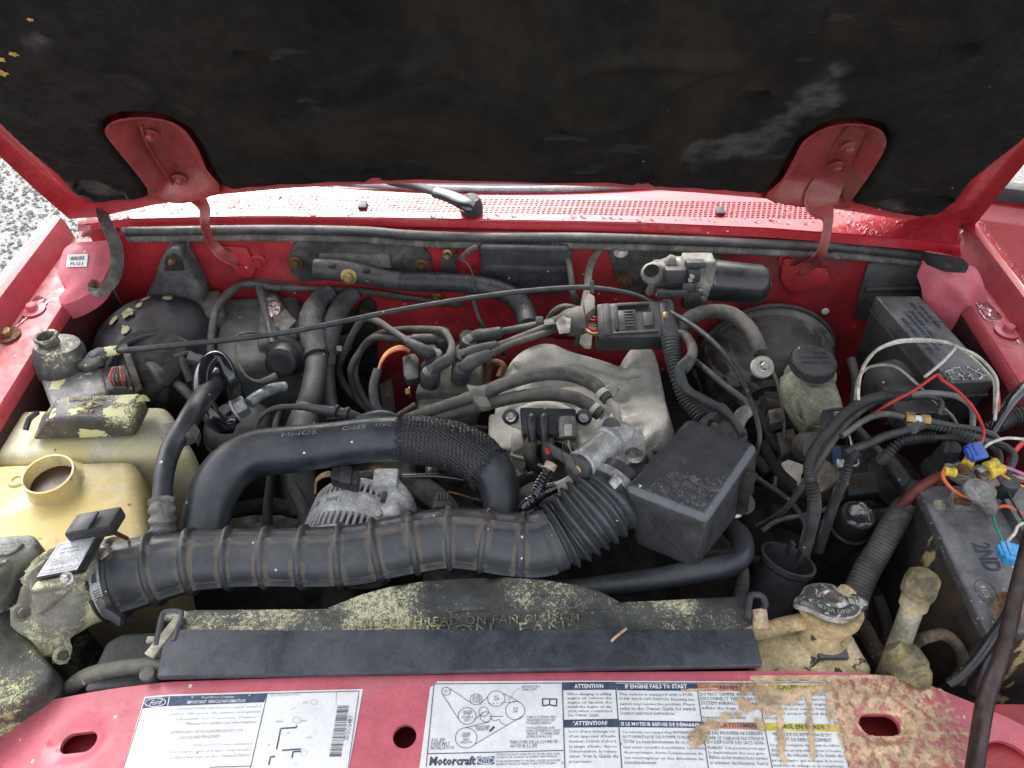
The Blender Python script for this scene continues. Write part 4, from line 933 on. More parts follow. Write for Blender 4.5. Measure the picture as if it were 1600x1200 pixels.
for k, pts in enumerate(([(200, 575, -.02, 11), (232, 572, -.01, 12), (252, 590, -.01, 12), (256, 615, -.03, 12), (250, 640, -.07, 12)], [(240, 578, -.02, 8), (268, 594, -.02, 8), (292, 614, -.02, 8), (312, 636, -.03, 8)], [(262, 560, .0, 4), (280, 556, .005, 4), (296, 552, .005, 4), (306, 560, .0, 5)], [(282, 540, .0, 5), (286, 566, .0, 6), (298, 596, -.02, 7)])):
    t_ = thing('blower_loom', ['fat black hose curling down below the blower housing', 'taped black loom slanting from the blower to the vent hose', 'thin taped lead on the front of the blower housing', 'short black loom standing beside the looped refrigerant line'][k], 'hose'); hose('hose', pts, m_rub, t_, 12)
t_ = thing('blower_plug', 'small dusty plug on a taped lead at the left of the looped line', 'connector'); MB().box(P(306, 562, .012), (1, -.3, 0), Y, Z, .026, .016, .012, .002).build('plug', m_blkg, t_); hose('wire', [(312, 560, .01, 2), (322, 566, .0, 2), (330, 580, -.02, 2)], m_pinkw, t_, 6)
ev = thing('evaporator_case', 'dusty grey evaporator case with torn foil stickers behind the black coolant loops', 'air conditioning case')
m_ev = mat('dusty_grey_case', (.13, .135, .135), .7, var=.3, vs=8, bump=.25, bs=80, dirt=((.22, .22, .2), .5, 7), fleck=((.6, .6, .55), .05, 150), dust=((.34, .34, .31), .7))
pbox([(338, 462), (468, 456), (486, 560), (332, 575)], -.04, -.24, .018).build('case', m_ev, ev)
pbox([(300, 455), (345, 450), (352, 490), (298, 500)], -.02, -.2, .01).build('case_flange', m_ev, ev)
pbox([(405, 452), (432, 450), (470, 520), (400, 540)], -.025, -.1, .01).build('raised_cover', m_ev, ev)
m_foil = mat('foil_sticker', (.72, .72, .71), .22, metal=.9, var=.25, vs=60, bump=1, bs=130)
m_foil2 = mat('faded_foil', (.2, .19, .175), .55, metal=.2, var=.25, vs=60, bump=.8, bs=110)
def crumple(px, z, name, m, parent, seed=0):
    SF = HOR(z); po = SF.poly(px); me = patch(po, [], .004, lambda u, v: Vector((u, v, z+.0015+.003*noise.noise(Vector((u*90+seed, v*90, 2)))))).mesh('c'); fixn(me); return link(name, me, m, parent, 20)
crumple([(415, 466), (430, 460), (440, 475), (436, 490), (425, 497), (416, 485)], -.02, 'foil_sticker', m_foil, ev)
crumple([(426, 490), (448, 485), (463, 503), (448, 518), (430, 512)], -.02, 'foil_sticker', m_foil2, ev, 5)
hose('loom', [(330, 570, -.03, 5), (330, 530, -.01, 6), (340, 480, .0, 6), (370, 450, .0, 6), (400, 440, -.01, 6), (450, 447, -.02, 6), (470, 450, -.02, 6)], m_rubd, ev, 10)
hose('strap', [(405, 448, .0, 6), (415, 490, -.01, 5), (425, 535, -.01, 5)], m_blkg, ev, 8, flat=.4)

# ================================================================ AC lines and accumulator
ac = thing('ac_accumulator', 'black can with looping shiny refrigerant line and an aluminium nut fitting', 'accumulator')
cc = P(374, 672, -.09); Rr = M(52, cc)
MB().lathe(cc, Z, [(-.16, Rr*.86), (-.02, Rr*.94), (0, Rr), (.012, Rr), (.022, Rr*.85), (.032, Rr*.5), (.034, 0)], 36).build('can', mat('dusty_black_can', (.045, .047, .052), .5, var=.3, vs=10, bump=.15, dirt=((.13, .12, .1), .4, 12), dust=((.16, .16, .155), .5)), ac, smooth=50)
MB().lathe(cc-Z*.004, Z, [(-.012, Rr*1.04), (0, Rr*1.06), (.003, Rr*1.03)], 36).build('collar', m_rust, ac)
hose('line', [(362, 664, -.02, 14), (345, 662, -.01, 15), (328, 645, .01, 15), (316, 612, .03, 14), (318, 580, .04, 13), (332, 560, .04, 12), (346, 562, .035, 11), (358, 585, .02, 13), (368, 615, -.01, 13), (378, 645, -.04, 12)], m_shiny, ac, 18)
MB().tube([P(334, 588, .0), P(352, 594, .0)], .0135, 18, 2).build('white_collar', m_paper, ac)
MB().tube([P(350, 594, .0), P(372, 600, -.01)], .009, 14, 2).build('pipe_stub', m_alu, ac)
n1, n2 = P(370, 640, -.015), P(392, 628, -.01); MB().lathe(n1, n2-n1, [(0, .015), (.014, .0155), (.016, .013)], 6).build('nut', m_alu, ac, smooth=25)
MB().lathe(n1-(n2-n1).normalized()*.004, n2-n1, [(0, .0165), (.003, .0165)], 24).build('o_ring', m_paper, ac)
hose('line_end', [(352, 662, -.02, 13), (368, 650, -.015, 12)], m_shiny, ac)
hose('aluminium_line', [(390, 630, -.01, 10), (405, 618, -.01, 9), (425, 608, -.02, 9), (445, 604, -.03, 8)], mat('dull_aluminium_line', (.3, .34, .34), .5, metal=.4, var=.2, vs=40, bump=.2), ac)
m_cup = mat('matte_black_rubber', (.018, .019, .021), .45, var=.2, vs=20, bump=.05)
sw = thing('pressure_switch', 'black round pressure switch cup tilted beside the heater hoses', 'switch')
c1 = P(447, 558, -.03); axs = (P(424, 582, .0)-P(452, 552, -.045))
MB().lathe(c1, axs, [(-.03, .02), (-.01, .03), (0, .031), (.004, .031), (.006, .026), (.024, .025), (.030, .022), (.034, .024), (.036, .020), (.034, .012), (.034, 0)], 32).build('cup', m_cup, sw, smooth=45)
hose('lead', [(432, 588, .0, 7), (418, 594, .0, 6), (400, 596, .0, 3), (382, 585, .0, 2.5), (370, 560, .0, 2.5), (367, 530, .0, 2.5), (385, 520, .0, 2.2), (420, 522, -.01, 2.2), (440, 532, -.02, 2)], m_rubd, sw, 8)

# ================================================================ heater hoses
hh = thing('heater_hoses', 'grey dusty heater hose bending down from the firewall, left of the pair', 'hose', None)
m_hh = mat('dusty_heater_hose', (.085, .086, .088), .75, var=.3, vs=14, bump=.25, bs=160, dirt=((.2, .2, .19), .4, 16), fleck=((.5, .5, .45), .04, 150))
hh.name = 'heater_hose'
hose('hose', [(517, 458, -.015, 14), (500, 470, -.015, 16), (486, 495, -.01, 18), (488, 525, -.02, 19), (494, 555, -.03, 18)], m_hh, hh, 18)
MB().tube([P(492, 548, -.03), P(496, 558, -.034)], .0205, 20, 2).build('clamp', m_dark, hh)
hose('pipe', [(495, 558, -.035, 17), (492, 590, -.04, 18), (484, 625, -.045, 18), (478, 640, -.05, 19), (472, 668, -.05, 25), (466, 700, -.05, 24), (470, 760, -.08, 24), (480, 800, -.1, 22)], m_blkg, hh, 20)
h2_ = thing('heater_hose', 'second heater hose from the firewall, right of the pair and partly hidden', 'hose')
hose('hose', [(552, 460, -.02, 13), (536, 475, -.02, 15), (522, 500, -.025, 16), (513, 535, -.04, 15), (510, 570, -.06, 14)], m_hh, h2_, 18)
hose('lower_hose', [(510, 568, -.06, 13), (512, 610, -.07, 13), (520, 660, -.09, 13)], m_rub, h2_, 14)
MB().prism([P(526, 540, -.03), P(534, 540, -.03), P(534, 548, -.03), P(526, 548, -.03)], (0, 0, -.003)).build('clip', m_rubd, h2_)
fwb = thing('firewall_bracket', 'black bracket with a rusty stud on the red firewall beside the heater hoses', 'bracket')
MB().prism([PY(a_, b_, .735) for a_, b_ in ((535, 490), (556, 484), (566, 470), (578, 466), (588, 476), (590, 560), (600, 640), (540, 640), (530, 540))], (0, .006, 0), .003).build('plate', m_dark, fwb)
MB().lathe(PY(568, 487, .733), (0, -1, .1), [(0, .008), (.004, .008), (.005, .005), (.018, .004)], 8).build('stud', m_rust, fwb)
crumple([(520, 528), (548, 522), (550, 545), (535, 560), (520, 552)], -.09, 'foil_scrap', m_foil2, fwb)

# ================================================================ firewall fittings
em_ = thing('engine_computer_cover', 'dirty black module plate on the firewall behind the taped harness pipe', 'engine control module')
m_mod = mat('dirty_module_plastic', (.045, .044, .042), .7, var=.3, vs=14, bump=.3, bs=120, dirt=((.17, .15, .12), .5, 11), fleck=((.6, .58, .5), .06, 150))
MB().prism([PY(a_, b_, .738) for a_, b_ in ((452, 398), (462, 378), (660, 384), (672, 400), (676, 426), (470, 442), (454, 428))], (0, .008, 0), .003).build('plate', m_mod, em_)
MB().prism([PY(a_, b_, .728) for a_, b_ in ((498, 398), (608, 400), (612, 420), (498, 420))], (0, .012, 0), .002).build('raised_box', mat('tan_dusty_plastic', (.16, .15, .13), .8, var=.3, vs=20, bump=.3), em_)
for (a_, b_) in ((462, 410), (659, 414)): bolt('bolt', PY(a_, b_, .735), (0, -1, .1), .007, em_, m_rust)
hp = thing('harness_pipe', 'black clipped plastic pipe passing into a taped corrugated loom on the firewall', 'wiring harness')
p0, p1 = PY(491, 420, .708), PY(628, 440, .705)
MB().tube([p0, PY(540, 424, .708), PY(590, 434, .706), p1], [M(16, p0), M(17, p0), M(15, p0), M(15, p1)], 20, 5).build('pipe', m_blkg, hp)
for (a_, b_) in ((519, 415), (573, 423)): MB().box(PY(a_, b_, .693), X, Z, Y, .011, .007, .008, .001).build('slot', m_dark, hp)
bolt('bolt', PY(545, 432, .69), (0, -1, .3), .008, hp, m_brass)
MB().tube([PY(626, 440, .705), PY(700, 441, .70), PY(760, 448, .69), PY(800, 463, .68), PY(820, 485, .66), PY(826, 510, .62)], [.0165, .0165, .017, .018, .018, .017], 18, 6, step=.0012, mod=lambda S, a_: .0005*math.sin(2*math.pi*S/.0042)+.0004*math.sin(S*70+a_*2)).build('taped_loom', mat('taped_loom', (.035, .036, .042), .4, var=.3, vs=40, bump=.5, bs=160), hp, smooth=70)
MB().tube([PY(738, 430, .685), PY(742, 455, .675)], .0022, 6).build('tie', m_blkg, hp)
lm = thing('loom', 'thin dark corrugated loom running along the firewall below the harness pipe', 'wiring harness')
MB().tube([PY(330, 520, .70), PY(345, 470, .71), PY(380, 445, .72), PY(440, 450, .725), PY(560, 455, .73), PY(640, 466, .735), PY(720, 476, .735)], .0058, 12, 6, step=.001, mod=lambda S, a_: .0006*math.sin(2*math.pi*S/.0042)).build('loom', m_rubd, lm, smooth=70)
bolt('loom_clip', PY(683, 465, .735), (0, -1, 0), .006, lm, m_brass)
sb = thing('small_bracket', 'small flat black bracket hanging from a green-tipped bolt on the firewall', 'bracket')
MB().prism([PY(a_, b_, .728) for a_, b_ in ((690, 399), (714, 398), (713, 426), (711, 430), (688, 427))], (0, .004, 0), .0015).build('plate', m_blkg, sb)
MB().prism([PY(a_, b_, .733) for a_, b_ in ((692, 385), (711, 385), (711, 402), (692, 402))], (0, .003, 0), .001).build('upper_plate', m_rust, sb)
MB().lathe(PY(699, 396, .73), (0, -1, .15), [(0, .009), (.003, .009), (.004, .005), (.014, .004)], 10).build('bolt', m_brass, sb)
hb = thing('heater_inlet_box', 'black ribbed heater inlet box on the red firewall in the middle of the bay', 'heater box')
MB().prism([PY(a_, b_, .715) for a_, b_ in ((750, 386), (888, 388), (895, 400), (892, 452), (880, 460), (768, 462), (750, 450))], (0, .03, 0), .005, 3).build('box', m_rub, hb)
for yy in (420,): MB().prism([PY(a_, b_, .707) for a_, b_ in ((756, 416), (890, 418), (890, 426), (756, 424))], (0, .01, 0), .001).build('rib', m_blkg, hb)
hose('cable', [(868, 385, .055, 5), (886, 405, .055, 5), (892, 430, .04, 5), (896, 460, .02, 5), (908, 476, .0, 5)], m_rubd, hb, 10)
MB().tube([PY(722, 402, .715), PY(735, 390, .715), PY(745, 386, .72)], .005, 10).build('tube', m_rubd, hb)
wr = MB(); wr.tube([PY(714, 402, .72), PY(730, 412, .71), PY(739, 430, .70), PY(742, 452, .69)], .0014, 6); wr.build('thin_wire', m_rubd, hb)
# ================================================================ ignition coil pack with its plug wires
cpk = thing('coil_pack', 'ignition coil pack with six black wire towers standing behind the intake hoses', 'ignition coil')
m_coil = mat('dusty_coil_plastic', (.09, .088, .082), .75, var=.25, vs=20, bump=.3, bs=150, dirt=((.24, .22, .18), .5, 18), dust=((.3, .28, .24), .6))
pbox([(664, 556), (756, 552), (748, 612), (648, 614)], -.055, -.12, .006).build('base', m_coil, cpk)
pbox([(655, 618), (745, 616), (742, 640), (652, 642)], -.07, -.16, .006).build('lower_casting', m_coil, cpk)
bolt('bolt', P(641, 612, -.07), (-1, -.1, 0), .006, cpk, m_brass)
m_boot = mat('spark_plug_boot', (.04, .041, .045), .6, var=.3, vs=20, bump=.15, dust=((.15, .148, .14), .5), fleck=((.5, .48, .4), .05, 180))
tw = [(673, 592), (722, 590), (683, 562), (726, 566), (694, 540), (732, 545)]
for (a_, b_) in tw:
    c = P(a_, b_, -.058); MB().lathe(c, (-.02, -.1, 1), [(0, .0135), (.006, .0145), (.012, .0135), (.030, .0135), (.033, .0125), (.034, .009)], 20).build('tower', m_boot, cpk, smooth=45)
def boot(name, label, pts, tipn=1, grp=None):
    t = thing('spark_plug_wire', label, 'spark plug wire'); ps, rs_ = T(pts)
    return t, ps, rs_
WR = [  # wire centre line starting at the tower; boots are drawn over the first stretch
 ('spark plug wire from the coil pack boot furthest back on the right row', [(732, 540, -.01, 10), (745, 526, -.0, 11), (760, 524, .005, 11), (782, 519, .008, 9), (784, 518, .008, 6), (830, 509, .01, 5.5), (862, 502, .012, 5.5), (900, 486, .0, 5.5)]),
 ('spark plug wire from the middle boot of the right row, under the back one', [(722, 562, .0, 10), (735, 552, .012, 11), (750, 547, .015, 10), (776, 541, .018, 9), (779, 540, .018, 6), (830, 520, .015, 5.5), (872, 503, .015, 5.5), (905, 490, .0, 5.5)]),
 ('spark plug wire from the front boot of the right row, lowest of three', [(720, 582, .0, 11), (732, 570, .015, 12), (745, 562, .018, 11), (766, 554, .02, 9), (769, 552, .02, 6), (800, 537, .016, 5.5), (850, 521, .012, 5.5), (885, 508, .0, 5.5)]),
 ('spark plug wire curling over from the back of the left boot row', [(672, 588, .0, 11), (684, 572, .015, 10), (700, 562, .02, 10), (704, 555, .02, 8), (706, 538, .02, 5.5), (696, 520, .02, 5.5), (680, 515, .018, 5.5), (630, 515, .0, 5.5), (590, 523, -.02, 5.5), (565, 545, -.05, 5.5), (555, 585, -.08, 5.5), (572, 628, -.12, 5.5), (600, 655, -.14, 5.5)]),
 ('spark plug wire running up left over the red firewall from the left row', [(680, 560, .0, 9), (668, 551, .015, 10), (652, 542, .02, 9), (640, 536, .02, 8), (636, 532, .02, 5.5), (610, 515, .015, 5.5), (590, 502, .01, 5.5), (570, 498, -.0, 5.5), (555, 515, -.02, 5.5), (540, 548, -.05, 5.5), (530, 580, -.09, 5.5), (545, 612, -.12, 5.5), (580, 640, -.14, 5.5)]),
 ('spark plug wire with a long straight boot at the back of the left row', [(694, 532, -.0, 9), (682, 530, .005, 9), (665, 530, .008, 8.5), (645, 530, .008, 8), (641, 530, .008, 5.5), (610, 528, .0, 5.5), (585, 528, -.01, 5.5), (566, 545, -.04, 5.5), (548, 580, -.07, 5.5), (560, 625, -.12, 5.5), (590, 650, -.14, 5.5)]),
]
for lb_, pts in WR:
    t = thing('spark_plug_wire', lb_, 'spark plug wire', 'spark plug wires on the coil pack'); ps, rs_ = T(pts)
    k = 4
    MB().tube(ps[:k], rs_[:k], 18, 5).build('boot', m_boot, t, smooth=60)
    MB().lathe(ps[0]-Z*.004, Z+(ps[1]-ps[0]).normalized()*.3, [(-.012, .0145), (.008, .0155), (.014, .013), (.016, .008)], 16).build('boot_cap', m_boot, t)
    d_ = (ps[1]-ps[0]).normalized(); MB().box(ps[0]+Z*.010, d_, d_.cross(Z), Z, .012, .016, .010, .0015).build('boot_clip', m_blkg, t)
    MB().tube(ps[k-1:], rs_[k-1:k]+rs_[k:], 12, 6).build('wire', m_rubd, t, smooth=60)
sep = thing('wire_separator', 'small grey clip holding the spark plug wires together near the harness plug', 'wire clip')
MB().box(P(864, 503, .02), P(900, 497, .02)-P(850, 504, .02), P(860, 490, .02)-P(860, 510, .02), TC, .030, .014, .010, .002).build('clip', m_blkg, sep)
MB().box(P(843, 500, .02), X, (0, 1, .5), TC, .012, .012, .008, .0015).build('clip_end', m_blkg, sep)
cc = thing('coil_connector', 'black plug with yellow, tan and red wires on the left side of the coil pack', 'connector')
b = MB(); b.prism([P(a_, b_, .0) for a_, b_ in ((628, 556), (648, 550), (655, 560), (655, 590), (636, 594), (630, 586))], (0, .004, -.02), .004); b.build('plug', m_boot, cc)
for k, (m_, o_) in enumerate(((m_yelw, 0), (m_tanw, 2.5), (m_redw, 6), (m_tanw, 4))):
    hose('wire', [(640, 548+o_*.6, .005, 1.6), (628, 541+o_, .012, 1.6), (610, 546+o_, .014, 1.6), (597, 560+o_, .010, 1.6), (590+o_*.5, 580, .0, 1.6)], m_, cc, 6)
hose('loom', [(590, 578, .0, 7), (584, 600, -.01, 7.5), (584, 620, -.02, 8), (590, 640, -.03, 8), (606, 655, -.04, 8)], m_blkg, cc, 12)
hose('lower_loom', [(650, 632, -.05, 5), (630, 645, -.06, 5), (610, 660, -.08, 5)], m_rubd, cc, 10)

# ================================================================ intake plenum
pln = thing('intake_plenum', 'rough cast aluminium intake plenum with humped runners in the middle of the bay', 'intake manifold')
PZ = HOR(-.03)
pout = smooth2(PZ.poly([(776, 590), (783, 562), (800, 541), (826, 525), (852, 521), (876, 525), (896, 537), (925, 544), (966, 553), (973, 549), (971, 540), (980, 533), (1002, 530), (1024, 534), (1036, 548), (1042, 575), (1052, 618), (1063, 658), (1048, 684), (1020, 712), (985, 722), (940, 712), (915, 690), (870, 672), (815, 680), (780, 668), (770, 630)]), 4)
rid = [([(795, 600), (812, 560), (850, 540), (900, 553), (955, 572), (1000, 588)], 17, .020), ([(812, 630), (828, 592), (862, 574), (905, 572), (950, 585), (1000, 602)], 15, .019), ([(838, 650), (862, 616), (900, 604), (945, 618), (1000, 640)], 15, .015), ([(1005, 545), (1012, 580), (1022, 620), (1030, 660)], 26, .022)]
rid = [([PZ.to2(*q) for q in pts], r_*.00092, h_) for pts, r_, h_ in rid]; rid = [([tuple(v) for v in catmull([Vector(q) for q in pts], 4)], r_, h_) for pts, r_, h_ in rid]
slab = PZ.poly([(975, 560), (1038, 552), (1058, 655), (1010, 705), (950, 690), (945, 640), (975, 620)])
dnt = [(PZ.to2(985, 583), .020, .006, .5), (PZ.to2(975, 640), .022, .006, .6), (PZ.to2(1000, 668), .016, .005, 1)]
def pl_h(u, v):
    e_ = dist_poly((u, v), pout); w = .022; h = -.030*(1-math.sqrt(max(0, 1-(1-min(1, e_/w))**2)))
    k = 0
    for pts, r_, hh in rid:
        d = min(near_seg(u, v, a_, b_) for a_, b_ in zip(pts, pts[1:])); k = max(k, hh*math.sqrt(max(0, 1-(d/(r_*1.25))**2))) if d < r_*1.25 else k
    if inside((u, v), slab): k = max(k, .021*sstep(0, .012, dist_poly((u, v), slab)))
    for c_, r_, dd_, asp in dnt: q = math.hypot(u-c_[0], (v-c_[1])/asp); k -= dd_*(1-sstep(r_*.4, r_, q))
    return h+k*sstep(0, .014, e_)+.0011*noise.noise(Vector((u*45, v*45, 1)))+.0005*noise.noise(Vector((u*130, v*130, 1)))
me = patch(pout, [], .0038, lambda u, v: Vector((u, v, -.052+pl_h(u, v))), down=(0, 0, -.06)).mesh('pl'); fixn(me); link('casting', me, m_cast, pln, 75)
bolt('bolt', P(808, 572, -.034), (0, -.1, 1), .006, pln, m_cast, 1.5)
MB().prism([P(a_, b_, -.03) for a_, b_ in ((906, 516), (918, 512), (926, 520), (924, 540), (914, 540), (904, 530))], (0, 0, -.008), .002).build('lug', m_cast, pln)
MB().tube([P(760, 600, -.05), P(764, 575, -.03), P(772, 566, -.02), P(786, 572, -.02), P(780, 590, -.03)], .006, 10, 4).build('lifting_eye', m_rust, pln)
# throttle body elbow with sensor bracket
thb = thing('throttle_body', 'grey cast throttle body flange behind the pressure sensor', 'throttle body')
b = MB(); c0 = P(852, 706, -.06)
b.lathe(c0, (.0, -.35, 1), [(-.05, .075), (0, .078), (.012, .078), (.018, .070), (.016, .052), (-.02, .048)], 40)
b.box(P(790, 690, -.055), X, Y, Z, .05, .07, .05); b.box(P(940, 720, -.07), X, Y, Z, .06, .06, .06); b.tube([P(905, 650, -.04), P(940, 690, -.05), P(935, 740, -.06)], .022, 14)
me = remesh(b, .0035, 4, .0012, 40); link('casting', me, m_cast, thb, 70)
MB().lathe(c0+Vector((.018, -.005, -.012)), (0, -.35, 1), [(0, .048), (.001, .047)], 30).build('bore', m_dark, thb)
MB().prism([P(a_, b_, -.02) for a_, b_ in ((802, 662), (812, 660), (816, 684), (822, 696), (800, 706), (798, 690))], (0, 0, -.05), .002).build('web', m_cast, thb)
hose('shiny_rod', [(800, 711, -.02, 4), (826, 720, -.01, 4), (850, 730, -.01, 4)], m_stl, thb, 10)

# pressure sensor on its bracket
dp_ = thing('pressure_sensor', 'black rectangular pressure sensor with two ports bolted over the throttle body', 'sensor')
m_sens = mat('sensor_black', (.018, .02, .027), .38, var=.2, vs=30, bump=.06, dust=((.1, .1, .1), .3), fleck=((.6, .58, .5), .05, 200))
S_ = surf3((816, 640, .035), (902, 642, .035), (816, 682, .018))
o_ = P(816, 640, .035); bt = [P(812, 636, .036), P(900, 638, .036), P(902, 684, .016), P(816, 680, .016)]
nn = (bt[1]-bt[0]).cross(bt[2]-bt[0]).normalized(); nn = nn if nn.dot(TC) > 0 else -nn
MB().hexa([q for q in bt]+[q-nn*.03 for q in bt], .003, 2).build('body', m_sens, dp_)
for k, (s_, h) in enumerate(((.96, .0022), (.88, .004))):
    ct = sum(bt, Vector())/4+ (bt[0]-bt[3])*.01; MB().hexa([ct+(q-ct)*s_+nn*h for q in bt]+[ct+(q-ct)*s_-nn*.002 for q in bt], .0016, 2).build('cover_step', m_sens, dp_)
for xx in (831, 850):
    a_ = P(xx, 655, .036); MB().tube([a_, a_+nn*.006, P(xx, 672, .03)+nn*.006, P(xx+1, 690, .02)+nn*.002], .0062, 14, 4).build('port', m_sens, dp_)
pl = MB(); pl.prism([P(a_, b_, .018) for a_, b_ in ((790, 650), (796, 640), (812, 640), (900, 640), (914, 642), (922, 652), (916, 662), (905, 668), (812, 668), (796, 662))], (0, 0, -.005), .001); pl.build('bracket', m_cast, dp_)
for xx, yy in ((798, 652), (912, 653)):
    MB().lathe(P(xx, yy, .020), nn, [(0, .0115), (.003, .0118), (.010, .0105), (.012, .009)], 20).build('mounting_boss', m_blkg, dp_); bolt('bolt', P(xx, yy, .031), nn, .005, dp_, m_stl, 1.3)
gc = thing('grey_connector', 'grey plug with thin wires on the right end of the pressure sensor', 'connector')
a_ = P(886, 652, .046); ydn = (P(888, 690, .03)-P(886, 655, .045)).normalized(); xr = ydn.cross(nn)
MB().tube([a_, a_+ydn*.010, a_+ydn*.028], [.011, .0125, .012], 16, 3, flat=.8).build('plug', mat('grey_plug', (.2, .2, .19), .55, var=.2, vs=40, bump=.1), gc)
MB().box(a_+ydn*.020+nn*.008, xr, ydn, nn, .010, .016, .006, .001).build('latch', m_cast, gc)
for k in range(4): hose('wire', [(880+4*k, 688, .03, 1.3), (880+5*k, 700, .025, 1.3), (890+4*k, 712, .01, 1.3), (905+4*k, 722, -.02, 1.3)], [m_rust, m_rubd, m_cast, m_rubd][k], gc, 6)
for k, pts in enumerate(([(832, 684, .018, 10), (829, 700, .01, 10), (829, 716, .0, 10), (838, 730, -.02, 9), (852, 738, -.04, 9)], [(857, 684, .018, 10), (856, 705, .005, 10), (858, 722, -.01, 9)])):
    t = thing('sensor_hose', ['dusty short rubber hose below the left port of the pressure sensor', 'dusty short rubber hose below the right port, half behind the black plug'][k], 'hose'); hose('hose', pts, m_rubd, t, 16)

# idle air valve
iac = thing('idle_air_valve', 'silver cylindrical idle air valve lying over the bellows elbow', 'idle air valve')
e0, e1 = P(904, 731, .075), P(952, 690, .055); axv = (e1-e0).normalized(); Rv = M(26, e0)
MB().lathe(e0, axv, [(.002, Rv*.95), (.004, Rv), (.0065, Rv), (.008, Rv*.93), (.012, Rv*.95), ((e1-e0).length*.86, Rv*.95), ((e1-e0).length*.87, Rv*1.12), ((e1-e0).length*.93, Rv*1.14), ((e1-e0).length, Rv*1.05)], 40).build('solenoid_can', m_alu, iac, smooth=45)
MB().lathe(e0-axv*.004, axv, [(-.002, Rv*.70), (0, Rv*.86), (.006, Rv*.90), (.012, Rv*.9)], 36).build('end_cap', m_blk, iac, smooth=40)
MB().lathe(e0-axv*.0075, axv, [(0, .005), (.002, .0075), (.003, .0075)], 20).build('stud', m_brass, iac)
b = MB(); b.tube([P(950, 692, .05), P(968, 684, .048), P(985, 690, .045)], [Rv*1.08, Rv*1.1, Rv*.9], 24); b.box(P(975, 715, .035), P(1000, 700, .03)-P(955, 720, .03), (0, 1, 0), Z, .06, .05, .035); b.lathe(P(955, 668, .06), Z, [(-.03, .018), (.006, .016)], 24)
b.box(P(972, 738, .02), P(1000, 725, .02)-P(950, 742, .02), Y, Z, .055, .03, .02)
me = remesh(b, .0026, 3, .0004, 60); link('valve_body', me, mat('light_cast_aluminium', (.55, .55, .54), .5, metal=.1, var=.15, vs=20, bump=.35, bs=300, dirt=((.25, .23, .18), .35, 20)), iac, 70)
MB().lathe(P(955, 667, .0665), (0, -.2, 1), [(0, M(14, P(955, 667, .06))), (.002, M(14.5, P(955, 667, .06))), (.005, M(13.5, P(955, 667, .06)))], 24).build('plug', m_rubd, iac)
bolt('bolt', P(991, 712, .055), (0, -.2, 1), .006, iac, m_stl, 1.9)
pc = thing('black_connector', 'black plug with a small red lock and tape wrapped loom beside the silver idle valve', 'connector')
MB().box(P(878, 712, .075), P(905, 728, .07)-P(855, 700, .075), TC.cross(X+Y*.5), TC, .040, .020, .018, .003).build('plug', m_blk, pc)
MB().box(P(856, 704, .078), X, Y, TC, .005, .010, .012, .001).build('red_lock', m_redw, pc)
MB().box(P(890, 722, .082), P(905, 728, .07)-P(855, 700, .075), TC.cross(X+Y*.5), TC, .018, .024, .008, .002).build('plug_latch', m_blkg, pc)
conduit('loom', [(860, 728, .06, 8), (853, 740, .055, 8.5), (845, 755, .045, 8.5), (838, 772, .03, 8.5), (832, 790, .01, 8)], m_shiny, pc)
MB().tube([P(862, 724, .062), P(857, 734, .058)], .0078, 16, 2).build('tan_tape', mat('tan_tape', (.5, .42, .32), .7, var=.2, vs=60), pc)
t = thing('loom', 'short corrugated loom crossing below the black plug above the bellows', 'wiring harness')
conduit('loom', [(868, 762, .03, 8), (850, 770, .03, 9), (832, 782, .025, 9), (822, 792, .01, 8)], m_shiny, t)
t = thing('loom', 'thin black cable looping down right of the radiator hose', 'wiring harness')
hose('cable', [(842, 772, .03, 5), (822, 782, .02, 5), (808, 800, .0, 5), (800, 815, -.02, 5)], m_blk, t, 10)
t = thing('loom', 'smooth black loom tube lying across the ribbed duct from the radiator hose to the bellows', 'wiring harness')
conduit('loom', [(742, 780, -.0, 8), (765, 787, .0, 9), (790, 798, .002, 9), (815, 804, .005, 9), (838, 797, .015, 9)], m_shiny, t)

# vacuum hoses over the plenum
for lb_, pts, n_ in (('upper grey rubber hose arching over the plenum to a spring clamp', [(615, 664, -.02, 9), (660, 647, .0, 10), (705, 632, .015, 10), (752, 615, .025, 10.5), (800, 596, .03, 11), (850, 584, .03, 11), (895, 587, .025, 11), (930, 602, .02, 11), (950, 625, .015, 10)], 0),
                     ('lower grey rubber hose crossing in front of the plenum below its twin', [(640, 668, -.02, 8), (690, 652, .0, 9), (750, 635, .012, 9.5), (800, 622, .018, 10), (850, 616, .02, 10.5), (890, 620, .02, 10.5), (915, 630, .018, 11), (938, 648, .012, 11)], 1)):
    t = thing('vacuum_hose', lb_, 'hose'); hose('hose', pts, m_rubd, t, 20)
    ps, rs_ = T(pts); MB().tube([ps[-1]+(ps[-2]-ps[-1])*.55, ps[-1]+(ps[-2]-ps[-1])*.3], rs_[-1]*1.12, 20, 2).build('spring_clamp', m_cast, t)
    if n_: hose('metal_pipe', [(942, 650, .01, 6), (948, 662, .0, 6), (950, 676, -.01, 6)], m_cast, t, 12)
    else:
        hose('metal_pipe', [(950, 624, .012, 6.5), (962, 640, .01, 6.5), (966, 660, .0, 6)], m_cast, t, 12)
        q0 = P(957, 600, .03); MB().tube([P(945, 606, .03), P(957, 599, .035), P(966, 608, .035), P(958, 620, .03)], .0014, 6, 1).build('clamp_ear', m_stl, t)
tp = thing('tape_wrap', 'loose dusty tape wrapped round both grey hoses near the coil pack', 'tape')
MB().tube([P(738, 618, .022), P(760, 616, .024)], .013, 16, 3, mod=lambda S, a_: .0012*math.sin(a_*5+S*300), flat=1.0).build('wrap', m_coil, tp)
